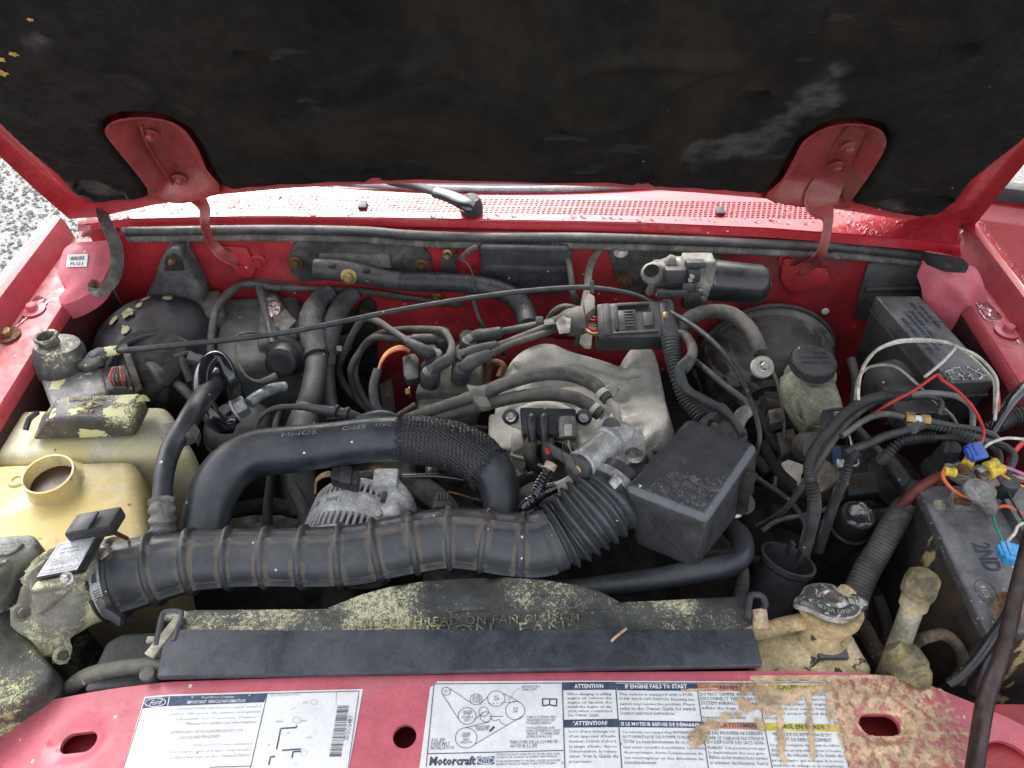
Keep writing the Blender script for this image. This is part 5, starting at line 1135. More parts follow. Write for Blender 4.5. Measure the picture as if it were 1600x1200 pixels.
MB().prism([P(a_, b_, .032) for a_, b_ in ((728, 600), (745, 602), (762, 622), (768, 634), (752, 636), (740, 625))], (0, 0, -.01), .002).build('tape_flap', m_coil, tp)

# ================================================================ main harness plug, wiper motor
hc = thing('harness_connector', 'large black multi-pin harness connector with red and yellow wires entering its left side', 'connector')
pa = [P(932, 474, .045), P(1046, 468, .045), P(1050, 526, .03), P(934, 528, .03)]
nn2 = (pa[1]-pa[0]).cross(pa[2]-pa[0]).normalized(); nn2 = nn2 if nn2.dot(TC) > 0 else -nn2
MB().hexa(pa+[q-nn2*.035 for q in pa], .004, 2).build('body', m_blk, hc)
ex_ = (pa[1]-pa[0]).normalized(); ey_ = (pa[0]-pa[3]).normalized(); ctr = sum(pa, Vector())/4
def dec(u, v, w, h, t, name='rib', m=None, bev=.0012): MB().box(ctr+ex_*u+ey_*v+nn2*(t/2), ex_, ey_, nn2, w, h, t, bev).build(name, m or m_blk, hc)
dec(-.043, 0, .010, .062, .004); dec(-.012, -.003, .030, .040, .003, 'latch'); 
for k in range(6): dec(-.008, -.016+.0056*k, .014, .0026, .0062, 'grip_rib', m_blkg, .0006)
dec(.022, -.004, .016, .026, .004, 'side_latch'); dec(-.028, .003, .004, .05, .006); dec(.0, .026, .05, .006, .006); dec(.046, -.0, .008, .05, .005); dec(.049, -.0, .008, .012, .007, 'stud', m_brass); dec(.0, -.027, .07, .005, .004)
rnd = random.Random(4)
for k in range(12):
    m_ = [m_redw, m_yelw, m_pinkw, m_blk, m_tanw, m_orw, m_redw, m_grnw, m_purw, m_redw, m_yelw, m_blkg][k]
    y0 = 480+4*k; hose('wire', [(934, y0, .03, 1.7), (924, y0+rnd.uniform(-3, 2), .034, 1.7), (912, 478+k*3.3, .03, 1.7), (906, 490+k*1.5, .02, 1.7)], m_, hc, 6)
hose('sleeve', [(914, 500, .03, 21), (903, 502, .028, 23), (892, 503, .025, 22), (880, 504, .018, 16), (868, 507, .01, 12)], m_rubd, hc, 20, mod=lambda S, a_: .001*math.sin(S*260)*math.sin(a_*3))
crumple([(868, 505), (882, 492), (892, 500), (890, 520), (874, 522)], .045, 'foil_wrap', m_foil2, hc, 9)
hose('loop', [(856, 500, .0, 5), (868, 485, .02, 5), (885, 479, .03, 5), (905, 484, .03, 5)], m_rubd, hc, 10)
hose('tape_strap', [(938, 388, .06, 6), (927, 404, .05, 6), (920, 425, .04, 6), (918, 450, .03, 6), (914, 480, .02, 8)], m_coil, hc, 8, flat=.3)
MB().prism([P(a_, b_, .05) for a_, b_ in ((912, 470), (918, 455), (930, 462), (930, 480), (914, 492))], (0, 0, -.02), .003).build('boot', m_coil, hc)
wm = thing('wiper_motor', 'wiper motor with a black drum and dusty cast gear housing on the firewall', 'wiper motor')
w0, w1 = PY(1108, 437, .68), PY(1200, 446, .665); axw = (w1-w0).normalized(); Rw = M(33, w0); Lw = (w1-w0).length
MB().lathe(w0, axw, [(0, Rw*1.02), (.004, Rw*1.02), (.006, Rw*.96), (Lw*.84, Rw*.93), (Lw*.95, Rw*.8), (Lw, Rw*.55), (Lw, Rw*.2), (Lw+.004, Rw*.18), (Lw+.004, 0)], 40).build('motor_drum', mat('motor_drum_black', (.022, .024, .03), .35, var=.25, vs=14, bump=.08, coat=.2, dust=((.14, .14, .135), .5), fleck=((.5, .5, .45), .03, 120)), wm, smooth=45)
b = MB(); b.tube([PY(1108, 436, .68), PY(1090, 434, .68), PY(1070, 432, .685)], [Rw*1.0, Rw*.95, Rw*.7], 24); b.tube([PY(1085, 425, .68), PY(1050, 425, .69), PY(1025, 432, .69)], [.022, .026, .02], 16)
b.tube([PY(1030, 415, .685), PY(1024, 445, .69), PY(1012, 460, .69)], [.017, .012, .007], 14); b.lathe(PY(1019, 424, .67), (0, -1, .1), [(0, .019), (.012, .019), (.014, .012)], 20); b.tube([PY(1045, 412, .68), PY(1052, 400, .68)], [.012, .006], 10); b.box(PY(1090, 412, .68), X, Z, Y, .05, .025, .03); b.box(PY(1100, 450, .68), X, Z, Y, .03, .04, .03)
me = remesh(b, .0028, 3, .0005, 60); link('gear_housing', me, mat('dull_cast_housing', (.30, .29, .26), .6, var=.2, vs=25, bump=.5, bs=300, dirt=((.14, .13, .11), .5, 20)), wm, 70)
MB().lathe(PY(1018, 423, .655), (0, -1, .1), [(0, .012), (.0008, .011)], 20).build('bore', m_dark, wm)
for (x_, y_, sx, sz, yy) in ((1055, 430, .034, .024, .65), (1083, 428, .020, .022, .645), (1086, 412, .030, .010, .65), (1075, 447, .022, .018, .645), (1048, 456, .05, .014, .64), (1080, 466, .028, .03, .65)):
    MB().box(PY(x_, y_, yy), X, (0, .3, 1), (0, -1, .3), sx, sz, .02, .002).build('plug', m_blk, wm)
for x_, y_ in ((1078, 437), (1094, 451), (1081, 431)): bolt('terminal', PY(x_, y_, .633), (0, -1, .3), .004, wm, m_stl, 0)
bolt('bolt', PY(1098, 462, .655), (-.2, -1, .4), .006, wm, m_stl)
wp_ = thing('wiper_motor_plate', 'dirty grey mounting plate on the firewall left of the wiper motor', 'mounting plate')
m_plate = mat('dirty_grey_plate', (.09, .085, .078), .8, var=.4, vs=10, bump=.4, bs=80, dirt=((.2, .18, .15), .4, 12))
MB().prism([PY(a_, b_, .738) for a_, b_ in ((950, 388), (1120, 392), (1130, 410), (1060, 430), (1040, 455), (1010, 462), (975, 460), (962, 440))], (0, .006, 0), .003).build('plate', m_plate, wp_)
MB().lathe(PY(975, 438, .737), (0, -1, 0), [(0, .014), (.003, .0135), (.004, .009), (.002, .008), (.006, .004)], 24).build('grommet', m_rust, wp_)
bolt('bolt', PY(970, 393, .737), (0, -1, 0), .007, wp_, m_cast)

# ================================================================ looms right of the plug
t = thing('vertical_loom', 'thick ribbed loom dropping from the harness plug beside the plenum', 'wiring harness')
conduit('loom', [(1040, 476, .03, 11), (1044, 500, .03, 12), (1047, 530, .03, 13), (1052, 560, .02, 12), (1060, 590, .01, 12), (1072, 625, -.01, 11), (1095, 655, -.02, 11)], m_blkg, t, .0046, .0010, 16)
t = thing('thin_loom', 'thin ribbed loom winding down to the corner of the black box', 'wiring harness')
conduit('loom', [(1078, 560, .03, 7), (1062, 580, .04, 8), (1072, 608, .045, 7), (1098, 624, .05, 7), (1128, 640, .05, 7), (1145, 655, .055, 6), (1160, 680, .06, 5)], m_blkg, t)
t = thing('rubber_hose', 'smooth black hose bulging right beside the thick ribbed loom', 'hose')
hose('hose', [(1052, 522, .03, 7), (1070, 525, .03, 8), (1082, 545, .03, 8), (1078, 565, .03, 8), (1066, 580, .035, 8)], m_rubd, t, 14)
hose('green_wire', [(1059, 590, .045, 2), (1064, 602, .045, 2.2), (1072, 608, .045, 2)], m_grnw, t, 6)
t = thing('booster_hose', 'thick grey rubber hose arching over the brake booster to a pale metal end', 'hose')
hose('hose', [(1060, 518, .02, 10), (1075, 498, .03, 11), (1105, 487, .04, 11), (1140, 490, .045, 12), (1165, 508, .045, 12), (1180, 530, .045, 12), (1188, 552, .04, 12)], m_rubd, t, 20, mod=lambda S, a_: .0003*math.sin(S*400))
ce = P(1193, 568, .035); MB().lathe(ce-Vector((0, -.004, .012)), (.1, -.6, .9), [(0, .0165), (.008, .0165), (.010, .0145)], 24).build('end_fitting', m_cast, t)
bolt('bolt', ce+Vector((0, -.003, -.004)), (.1, -.6, .9), .006, t, m_stl, 1.4)

# ================================================================ brake booster, master cylinder, reservoir
bb = thing('brake_booster', 'big round black brake booster drum with peeling grey paint', 'brake booster')
m_bb = mat('booster_peeling_black', (.035, .036, .037), .5, var=.3, vs=8, bump=.15, bs=80, coat=.1, dirt=((.20, .20, .18), .45, 6), streak=((.25, .25, .23), .42, 9, (1, .4, 1.6)), dust=((.26, .25, .22), .5))
c = Vector((.468, .735, -.172)); axb = Vector((-.08, -1, .02)).normalized()
MB().lathe(c, axb, [(0, .112), (.015, .118), (.022, .126), (.028, .128), (.032, .126), (.036, .121), (.060, .121), (.064, .118), (.095, .115), (.118, .104), (.130, .086), (.134, .06), (.146, .055), (.148, 0)], 64).build('drum', m_bb, bb, smooth=50)
MB().tube([c+axb*.033+(Vector((math.cos(t_), 0, math.sin(t_))) + Vector((0, .12*math.sin(t_)*-1, 0))*-1)*.128 for t_ in [math.radians(d_) for d_ in range(20, 170, 10)]], .005, 8, 3).build('gasket_hose', m_rubd, bb)
for k in range(5):
    a_ = math.radians(30+k*30); p_ = c+axb*.075+Vector((math.cos(a_)*.08, 0, math.sin(a_)*.08)); MB().box(p_, axb.cross(Z), axb, Z, .02, .01, .006, .002).build('press_mark', m_bb, bb)
mc = thing('master_cylinder', 'cream brake fluid reservoir with a black cap on a grimy cylinder', 'brake fluid reservoir')
m_res = mat('reservoir_dirty_cream', (.36, .37, .27), .45, var=.2, vs=12, bump=.15, bs=100, sss=.1, dirt=((.11, .11, .065), .6, 13), fleck=((.2, .2, .15), .06, 150))
cp = P(1268, 572, .035); b = MB()
b.lathe(P(1266, 588, -.01), (.05, -.1, 1), [(-.012, .038), (.012, .036), (.024, .028), (.034, .026)], 30)
b.tube([P(1240, 590, .0), P(1244, 620, -.01), P(1262, 655, -.03), P(1276, 672, -.05)], [.020, .022, .022, .018], 20); b.tube([P(1285, 600, .0), P(1292, 640, -.02), P(1288, 668, -.04)], [.018, .022, .02], 16)
rq = [P(1240, 606, .012), P(1293, 598, .014), P(1303, 642, .0), P(1262, 664, -.004)]; b.hexa(rq+[q-Z*.05+(q-sum(rq, Vector())/4)*-.25 for q in rq], .006, 2)
me = remesh(b, .0028, 3); ro = link('reservoir', me, m_res, mc, 70)
MB().tube([P(1228, 620, .01), P(1240, 645, -.005), P(1262, 664, -.015), (P(1290, 668, -.018))], .0022, 6, 5).build('seam', m_res, ro)
R_ = M(35, cp); MB().lathe(cp-Z*.002, (.05, -.08, 1), [(0, R_), (.003, R_*1.02), (.014, R_*.98), (.017, R_*.9), (.0175, R_*.3), (.018, 0)], 40).build('cap', m_blkg, mc, smooth=40)
cpo = bpy.data.objects[-1] if False else None
rb_ = MB().box(Vector((0, 0, 0)), X, Y, Z, .002, .0022, .010, .0004).mesh('cap_rib'); rb_.materials.append(m_blkg)
for k in range(30):
    a_ = 2*math.pi*k/30; o = bpy.data.objects.new('cap_rib', rb_); COL.objects.link(o); o.parent = mc; o.location = cp+Vector((math.cos(a_)*R_*1.0, math.sin(a_)*R_*1.0, .0065)); o.rotation_euler = (0, 0, a_)
mb = MB(); q0 = cp+Z*.0162
for k in range(3): mb.add(*tmesh(['CLEAN FILLER CAP', 'BEFORE REMOVING', 'USE ONLY FLUID'][k], q0+Vector((-R_*.62, R_*(.3-.32*k), .0)), X, Y, .01, extrude=.0004, width=R_*1.24, height=.004))
mb.build('cap_lettering', m_blkg, mc)
MB().tube([P(1190, 640, -.06), P(1230, 655, -.07), P(1275, 700, -.09), P(1300, 745, -.11)], [.02, .025, .026, .024], 20).build('cylinder_body', m_dark, mc)
MB().lathe(P(1270, 700, -.03), (.2, -.6, .6), [(-.02, .022), (.012, .024), (.014, .02), (.016, .012)], 24).build('collar', m_rubd, mc)
MB().lathe(P(1278, 752, -.03), (.75, .5, .5), [(-.02, .015), (.0, .019), (.02, .02), (.028, .014)], 6).build('brass_plug', mat('dull_brass_casting', (.2, .165, .13), .6, metal=.4, var=.3, vs=30, bump=.4), mc)
MB().box(P(1306, 712, -.02), X, (0, 1, 1), (0, -1, 1), .012, .028, .01, .002).build('blue_clip', mat('dirty_blue_clip', (.03, .09, .2), .6, var=.3, vs=40), mc)
MB().prism([P(a_, b_, .02) for a_, b_ in ((1285, 640), (1303, 636), (1304, 650), (1296, 680), (1280, 690), (1284, 665))], (0, 0, -.01), .002).build('level_plug', m_blkg, mc)
hose('plug_lead', [(1300, 640, .025, 3), (1315, 640, .03, 3), (1322, 650, .02, 3)], m_blk, mc, 8)
for k, pts in enumerate(([(1190, 690, -.05, 8), (1215, 735, -.07, 9), (1240, 760, -.08, 9)], [(1180, 640, -.04, 5), (1195, 660, -.05, 8), (1215, 700, -.06, 8), (1260, 720, -.07, 8)])):
    hose('brake_pipe', pts, m_dark, mc, 12)

# round grommet cup behind the black box
vc = thing('vacuum_valve', 'round dusty rubber valve cap with a pale nozzle behind the black box', 'valve')
c = P(1128, 668, .0); MB().lathe(c-Z*.03, (.1, -.1, 1), [(0, .034), (.02, .036), (.026, .034), (.028, .025), (.022, .024), (.03, .012), (.034, .010), (.036, 0)], 36).build('cap', mat('dusty_rubber_cap', (.075, .074, .07), .8, var=.3, vs=20, bump=.2), vc)
MB().tube([P(1120, 655, .02), P(1130, 640, .04), P(1135, 634, .045)], [.008, .008, .007], 14).build('nipple', m_rubd, vc)
MB().tube([P(1150, 665, .05), P(1158, 650, .055), P(1168, 642, .055)], [.010, .010, .009], 16).build('nozzle', mat('pale_rubber_nozzle', (.2, .2, .19), .7, var=.3, vs=30), vc)
MB().tube([P(1168, 642, .055), P(1166, 628, .05), P(1140, 608, .04), P(1100, 575, .02), P(1075, 555, .0)], .0045, 10, 6).build('hose', m_rubd, vc)

# ================================================================ the black resonator box
rz = thing('resonator_box', 'square black plastic box with wet top in front of the plenum', 'resonator box')
tpz = .085
m_rz = mat('resonator_black', (.050, .052, .057), .55, var=.15, vs=5, bump=.12, bs=300, dirt=((.085, .085, .09), .35, 7), fleck=((.6, .6, .55), .02, 120), attr=(.22, .23, .26), dust=((.06, .06, .06), .4))
m_dropg = mat('water_on_dust', (.6, .6, .62), .08, var=.2, vs=90, bump=0, spec=.8, trans=.88)
tq = [P(1076, 650, tpz), P(1186, 693, tpz), P(1106, 812, tpz), P(972, 760, tpz)]
bq = [P(1078, 700, -.03), P(1182, 770, -.02), P(1086, 893, -.02), P(990, 852, -.02)]
bm = bmesh.new(); _b = MB().hexa(tq+bq, .010, 4); tmp = _b.mesh('r'); bm.from_mesh(tmp)
for _ in range(3):
    bmesh.ops.subdivide_edges(bm, edges=[e_ for e_ in bm.edges if e_.calc_length() > .014], cuts=1, use_grid_fill=True)
    bmesh.ops.triangulate(bm, faces=[f_ for f_ in bm.faces if len(f_.verts) > 4])
bm.to_mesh(tmp); bm.free(); at = tmp.attributes.new('dirt', 'FLOAT', 'POINT')
el = [(tq[3], tq[2]), (tq[2], tq[1]), (tq[2], bq[2]), (tq[3], tq[0])]
def dseg3(p_, a_, b_): t_ = max(0, min(1, (p_-a_).dot(b_-a_)/(b_-a_).length_squared)); return (a_+(b_-a_)*t_-p_).length
for v in tmp.vertices: at.data[v.index].value = 1.0*(1-sstep(.003, .011, min(dseg3(v.co, a_, b_) for a_, b_ in el[:2])))+.4*(1-sstep(.003, .009, dseg3(v.co, *el[2])))  # pale bluish top edges: wear plus edge highlight put into the colour
link('shell', tmp, m_rz, rz, 50)
xs, ys_ = (tq[1]-tq[0]).normalized(), (tq[3]-tq[0]).normalized()
# notch recess on the right side
MB().tube([P(1172, 735, .068), P(1164, 752, .055), P(1160, 772, .03), P(1158, 795, .0)], [.010, .011, .009, .009], 14, 4).build('side_notch', m_dark, rz)
TS = Surf(tq[3], tq[2]-tq[3], tq[0]-tq[3]); tsf = lambda u, v, h: TS.at(u, v, h)
if TS.n.z < 0: tsf = lambda u, v, h: TS.at(u, v, -h)
mb = MB(); droplets(tsf, TS.poly([(990, 762), (1060, 735), (1115, 748), (1145, 740), (1105, 800), (1060, 788)]), 150, .0010, .0034, mb, 21, 0, .35)
droplets(tsf, TS.poly([(1020, 765), (1050, 750), (1120, 745), (1120, 765)]), 14, .004, .008, mb, 22, 0, .25)
droplets(tsf, TS.poly([(1045, 710), (1065, 714), (1078, 724), (1070, 726), (1050, 716)]), 14, .001, .004, mb, 23, 0, .3)
o = mb.build('water_drops', m_dropg, rz, 'rain water beads on the front of the box top', 60); o['kind'] = 'stuff'
m_res_ = mat('dried_water_mark', (.22, .215, .2), .7, var=.3, vs=60, bump=.2)
wb = thing('washer_bolt', 'steel bolt with a wide grey washer right of the black box', 'bolt')
c = P(1157, 782, .0); MB().lathe(c-Z*.004, (.1, -.1, 1), [(0, .019), (.003, .019), (.0035, .017)], 28).build('washer', m_blkg, wb); bolt('bolt_head', c, (.1, -.1, 1), .006, wb, m_brass, 1.7)
MB().lathe(P(1148, 802, -.02), (.1, -.5, 1), [(0, .008), (.008, .0075), (.010, .004)], 10).build('nut', m_stl, wb)
lh = thing('loop_hose', 'grey black coolant hose looping round under the black box', 'hose')
hose('hose', [(820, 920, -.05, 12), (890, 921, -.045, 15), (960, 914, -.035, 17), (1030, 904, -.03, 18), (1090, 893, -.025, 19), (1135, 884, -.02, 19), (1158, 868, -.02, 18), (1158, 843, -.03, 18), (1142, 825, -.045, 17), (1120, 812, -.06, 16)], m_hose, lh, 28)
hose('branch', [(1156, 880, -.045, 11), (1160, 905, -.06, 11), (1155, 940, -.08, 11)], m_rubd, lh, 16)

# ================================================================ upper radiator hose
rh = thing('radiator_hose', 'fat black radiator hose arching over the alternator into a mesh sleeve', 'radiator hose')
hp_ = [(314, 860, -.02, 36), (319, 825, -.01, 36.5), (325, 795, .0, 37), (338, 762, .012, 38), (362, 730, .02, 38), (400, 709, .026, 37), (455, 702, .03, 37), (520, 694, .032, 35), (580, 687, .034, 35), (640, 686, .035, 36), (695, 694, .034, 38), (738, 711, .03, 38), (768, 736, .022, 35), (781, 768, .008, 31), (783, 805, -.008, 29), (780, 840, -.02, 29)]
ps, rs_ = T(hp_); MB().tube(ps, rs_, 48, 8, up=Z+X*.01).build('hose', m_hose, rh, smooth=80)
hose('bulge', [(560, 660, .03, 10), (585, 655, .035, 14), (605, 655, .035, 14), (628, 662, .03, 9)], m_hose, rh, 20)
m_mesh = mat('woven_sleeve', (.018, .019, .022), .5, var=.2, vs=30, bump=0)
nt = m_mesh.node_tree; bs_ = nt.nodes['Principled BSDF']
uvn = nt.nodes.new('ShaderNodeAttribute'); uvn.attribute_name = 'wv'; uvn.attribute_type = 'GEOMETRY'
bpn = nt.nodes.new('ShaderNodeBump'); bpn.inputs['Strength'].default_value = 1; bpn.inputs['Distance'].default_value = .0012
ck = nt.nodes.new('ShaderNodeTexWave'); ck.wave_type = 'BANDS'; ck.bands_direction = 'DIAGONAL'; ck.inputs['Scale'].default_value = 95; ck.inputs['Distortion'].default_value = 2; ck.inputs['Detail'].default_value = 1
ck2 = nt.nodes.new('ShaderNodeTexWave'); ck2.bands_direction = 'X'; ck2.inputs['Scale'].default_value = 60; ck2.inputs['Distortion'].default_value = 3
tc_ = nt.nodes.new('ShaderNodeTexCoord'); nt.links.new(tc_.outputs['Object'], ck.inputs[0]); nt.links.new(tc_.outputs['Object'], ck2.inputs[0])
mm = nt.nodes.new('ShaderNodeMath'); mm.operation = 'MULTIPLY'; nt.links.new(ck.outputs['Fac'], mm.inputs[0]); nt.links.new(ck2.outputs['Fac'], mm.inputs[1]); nt.links.new(mm.outputs[0], bpn.inputs['Height']); nt.links.new(bpn.outputs[0], bs_.inputs['Normal'])
ii = [i for i in range(len(hp_)) if 9 <= i <= 12]; sps = [ps[9].lerp(ps[8], .12)]+[ps[i] for i in (9, 10, 11)]+[ps[12].lerp(ps[11], .3)]; srs = [rs_[9]*1.035]+[rs_[i]*1.045 for i in (9, 10, 11)]+[rs_[12]*1.07]
MB().tube(sps, srs, 96, 14, caps=False, mod=lambda S, a_: .0007*math.sin(a_*34+S*0)*(1 if int(S/.0018) % 2 else .35), up=Z+X*.01).build('mesh_sleeve', m_mesh, rh, smooth=80)
mb = MB(); rnd = random.Random(9); c0_, r0_ = sps[-1], srs[-1]; ax_ = (sps[-1]-sps[-2]).normalized(); N0 = (Z-ax_*Z.dot(ax_)).normalized(); B0 = ax_.cross(N0)
c1_, r1_ = sps[0], srs[0]; ax1 = (sps[0]-sps[1]).normalized(); N1 = (Z-ax1*Z.dot(ax1)).normalized(); B1 = ax1.cross(N1)
for k in range(260):
    for (cc_, rr2_, aa, nn_, b1) in ((c0_, r0_, ax_, N0, B0), (c1_, r1_, ax1, N1, B1)):
        an = rnd.uniform(0, 6.28); q = cc_+(nn_*math.cos(an)+b1*math.sin(an))*rr2_; d = (nn_*math.cos(an)+b1*math.sin(an)); L_ = rnd.uniform(.004, .013); t_ = (d.cross(aa))*rnd.uniform(-.5, .5)
        mb.tube([q, q+(aa+t_).normalized()*L_*.5+d*.0006, q+(aa+t_*1.6).normalized()*L_+d*rnd.uniform(-.001, .003)], .00032, 3, 1, caps=False)
o = mb.build('frayed_threads', m_mesh, rh, smooth=0); o['kind'] = 'stuff'
# printed size marks, upside down along the top
m_print = mat('faded_white_print', (.22, .23, .24), .6, var=.5, vs=200, bump=0)
for s_, x0_, w_, yv in (('SOMH', 505, 52, 682), ('EFPO', 578, 34, 677), ('2KJ1', 618, 24, 675)):
    o1 = P(x0_, yv, .035); k = min(range(len(ps)), key=lambda i: (ps[i]-o1).length)
    vs, fs = tmesh(s_, Vector((0, 0, 0)), X, Y, .01, width=M(w_, o1), height=.0065)
    out = []
    for v in vs:
        x = o1.x-v.x; 
        j = max(i for i in range(len(ps)-1) if ps[i].x <= x or i == 0); tt = (x-ps[j].x)/(ps[j+1].x-ps[j].x); c_ = ps[j].lerp(ps[j+1], tt); r_ = rs_[j]+(rs_[j+1]-rs_[j])*tt
        a_ = math.radians(-2)+v.y/r_      # angle from straight up toward the front
        out.append(Vector((x, c_.y-math.sin(a_)*(r_+.0006), c_.z+math.cos(a_)*(r_+.0006))))
    mb = MB(); mb.add(out, fs); mb.build('printed_code', m_print, rh, smooth=0)

# ================================================================ alternator
alt = thing('alternator', 'silver slotted alternator peeking out between the hose and the ribbed duct', 'alternator')
c = P(556, 800, -.11); Ra = .072; axa = Vector((-.12, -1, .05)).normalized(); base = Vector((c.x+.012, .40, -.105))
base = Vector((P(556, 770, -.03).x, P(556, 752, -.03).y, -.03-Ra))
m_al2 = mat('alternator_aluminium', (.72, .72, .72), .5, metal=.1, var=.12, vs=25, bump=.35, bs=260, dirt=((.22, .2, .18), .3, 16), fleck=((.6, .6, .5), .05, 150))
MB().lathe(base, axa, [(-.02, .03), (-.012, Ra*.85), (-.002, Ra*.97), (.003, Ra), (.006, Ra), (.007, Ra*.9), (.020, Ra*.9), (.021, Ra*1.01), (.024, Ra*1.02), (.052, Ra*1.02), (.055, Ra*1.0), (.056, Ra*.9), (.075, Ra*.9), (.076, Ra*.98), (.084, Ra*.9), (.095, .03)], 72).build('housing', m_al2, alt, smooth=30)
MB().lathe(base, axa, [(.0072, Ra*.905), (.0198, Ra*.905)], 60).build('slot_ring', m_ink, alt, smooth=60); MB().lathe(base, axa, [(.0562, Ra*.905), (.0748, Ra*.905)], 60).build('slot_ring', m_ink, alt, smooth=60)
N0 = (Z-axa*Z.dot(axa)).normalized(); B0 = axa.cross(N0)
fin = MB().box((0, 0, 0), X, Y, Z, .0042, .015, .006, .0006).mesh('cooling_fin'); fin.materials.append(m_al2); fin2 = MB().box((0, 0, 0), X, Y, Z, .0042, .021, .006, .0006).mesh('cooling_fin'); fin2.materials.append(m_al2)
for r_, (f_, d_) in enumerate(((fin, .0135), (fin2, .0655))):
    for k in range(26):
        a_ = math.radians(-85+k*6.8); n_ = N0*math.cos(a_)+B0*math.sin(a_); o = bpy.data.objects.new('cooling_fin', f_); COL.objects.link(o); o.parent = alt
        mtx = Matrix((n_.cross(axa), axa, n_)).transposed().to_4x4(); mtx.translation = base+axa*d_+n_*(Ra*.965); o.matrix_basis = mtx
lbv = []; 
for j in range(2):
    for i in range(9):
        a_ = math.radians(12+i*4.5); n_ = N0*math.cos(a_)+(B0 if B0.x < 0 else -B0)*math.sin(a_); lbv.append(base+axa*(.028+.016*j)+n_*(Ra*1.022+.0005))
mb = MB(); mb.add(lbv, [(i, i+1, 10+i, 9+i) for i in range(8)]); me = mb.mesh('s'); fixn(me); lo = link('label_sticker', me, m_paper, alt, 60)
mb = MB(); lbv2 = lambda i, j: base+axa*(.028+.016*j)+(N0*math.cos(math.radians(12+36*i))+(B0 if B0.x < 0 else -B0)*math.sin(math.radians(12+36*i)))*(Ra*1.022+.0009)
def strip(i0, j0, i1, j1): mb.add([lbv2(i0, j0), lbv2(i1, j0), lbv2(i1, j1), lbv2(i0, j1)], [(0, 1, 2, 3)])
for k in range(9): strip(.08+.045*k, .3, .08+.045*k+.018, .7)
for j_ in (.2, .75): strip(.05, j_, .5, j_+.06)
for k in range(3): strip(.72, .25+k*.2, .9, .35+k*.2)
mb.build('print', m_ink, lo, smooth=0)
b = MB(); b.box(P(604, 755, -.035), X, Y, Z, .034, .03, .03); b.lathe(P(612, 800, -.05), (0, -1, .1), [(-.03, .016), (.02, .018)], 20); b.tube([P(600, 750, -.04), P(625, 780, -.05), P(638, 805, -.07)], [.014, .018, .014], 14)
me = remesh(b, .003, 4, .0006, 50); link('mounting_ear', me, m_al2, alt, 70)
MB().tube([P(602, 770, -.012), P(598, 784, -.012)], .0038, 10, 2).build('through_bolt', m_stl, alt)
bolt('bolt', P(592, 803, -.02), (0, -.5, 1), .006, alt, m_stl, 0)
ap = thing('alternator_plug', 'black clipped plug on the back of the alternator with cream wires', 'connector')
MB().box(P(540, 748, -.012), (1, -.3, .0), (0, 1, .2), Z, .040, .022, .020, .003).build('plug', m_blkg, ap); MB().box(P(540, 742, .002), (1, -.3, .0), (0, 1, .2), Z, .018, .026, .006, .002).build('clip', m_blk, ap)
for k in range(3): hose('wire', [(530, 740+3*k, -.02, 1.6), (510, 738+3*k, -.015, 1.6), (495, 748+2*k, -.02, 1.6), (492, 766+2*k, -.05, 1.6)], [m_yelw, m_white, m_tanw][k], ap, 6)
bh = thing('braided_hose', 'dull braided lower hose curving right beside the alternator', 'hose')
m_braid = mat('braided_grey', (.075, .072, .068), .85, var=.3, vs=30, bump=1, bs=350)
hose('hose', [(560, 748, -.06, 12), (610, 748, -.05, 15), (650, 758, -.045, 18), (682, 778, -.045, 18), (702, 802, -.05, 18), (712, 830, -.06, 18)], m_braid, bh, 24, step=.002, mod=lambda S, a_: .0004*math.sin(a_*14+S*900))
sc_ = thing('small_connector', 'small black square plug poking up behind the ribbed duct', 'connector')
pbox([(680, 770), (700, 768), (708, 790), (676, 792)], .035, .0, .002).build('plug', m_blk, sc_)
for k in range(4): MB().box(P(684+5*k, 776, .037), X, Y, Z, .002, .010, .003).build('rib', m_blkg, sc_)
t = thing('steel_line', 'thin dark metal line bending behind the duct under the mesh sleeve', 'pipe')
hose('line', [(630, 745, -.02, 4.5), (680, 744, -.01, 4.5), (725, 750, -.01, 4.5), (745, 758, -.015, 4.5), (750, 790, -.04, 4.5)], m_shiny, t, 10)
t = thing('thin_wire', 'thin brown and grey wire pair running behind the ribbed duct', 'wire')
hose('wire', [(700, 768, .0, 1.8), (720, 773, .0, 1.8), (742, 780, .0, 1.8)], m_rust, t, 6)
t = thing('drain_line', 'black line running forward from the firewall under the radiator hose', 'hose')
hose('line', [(385, 735, -.15, 6), (395, 690, -.02, 4), (405, 655, .0, 4), (430, 638, .01, 4.5), (470, 636, .01, 5), (505, 641, .015, 8), (545, 648, .02, 9), (570, 658, .01, 8)], m_blkg, t, 12)
MB().tube([P(524, 642, .022), P(528, 643, .022)], .0095, 14, 2).build('coupling', m_blkg, t)
MB().tube([P(540, 646, .024), P(545, 647, .024)], .0095, 14, 2).build('coupling', m_blkg, t)
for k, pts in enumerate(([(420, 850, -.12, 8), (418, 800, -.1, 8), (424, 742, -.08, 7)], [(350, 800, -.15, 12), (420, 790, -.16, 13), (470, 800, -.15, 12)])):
    t = thing('lower_hose', ['thin dark hose standing up under the arch of the radiator hose', 'dark hose lying low across the gap under the radiator hose'][k], 'hose'); hose('hose', pts, m_dark, t, 12)

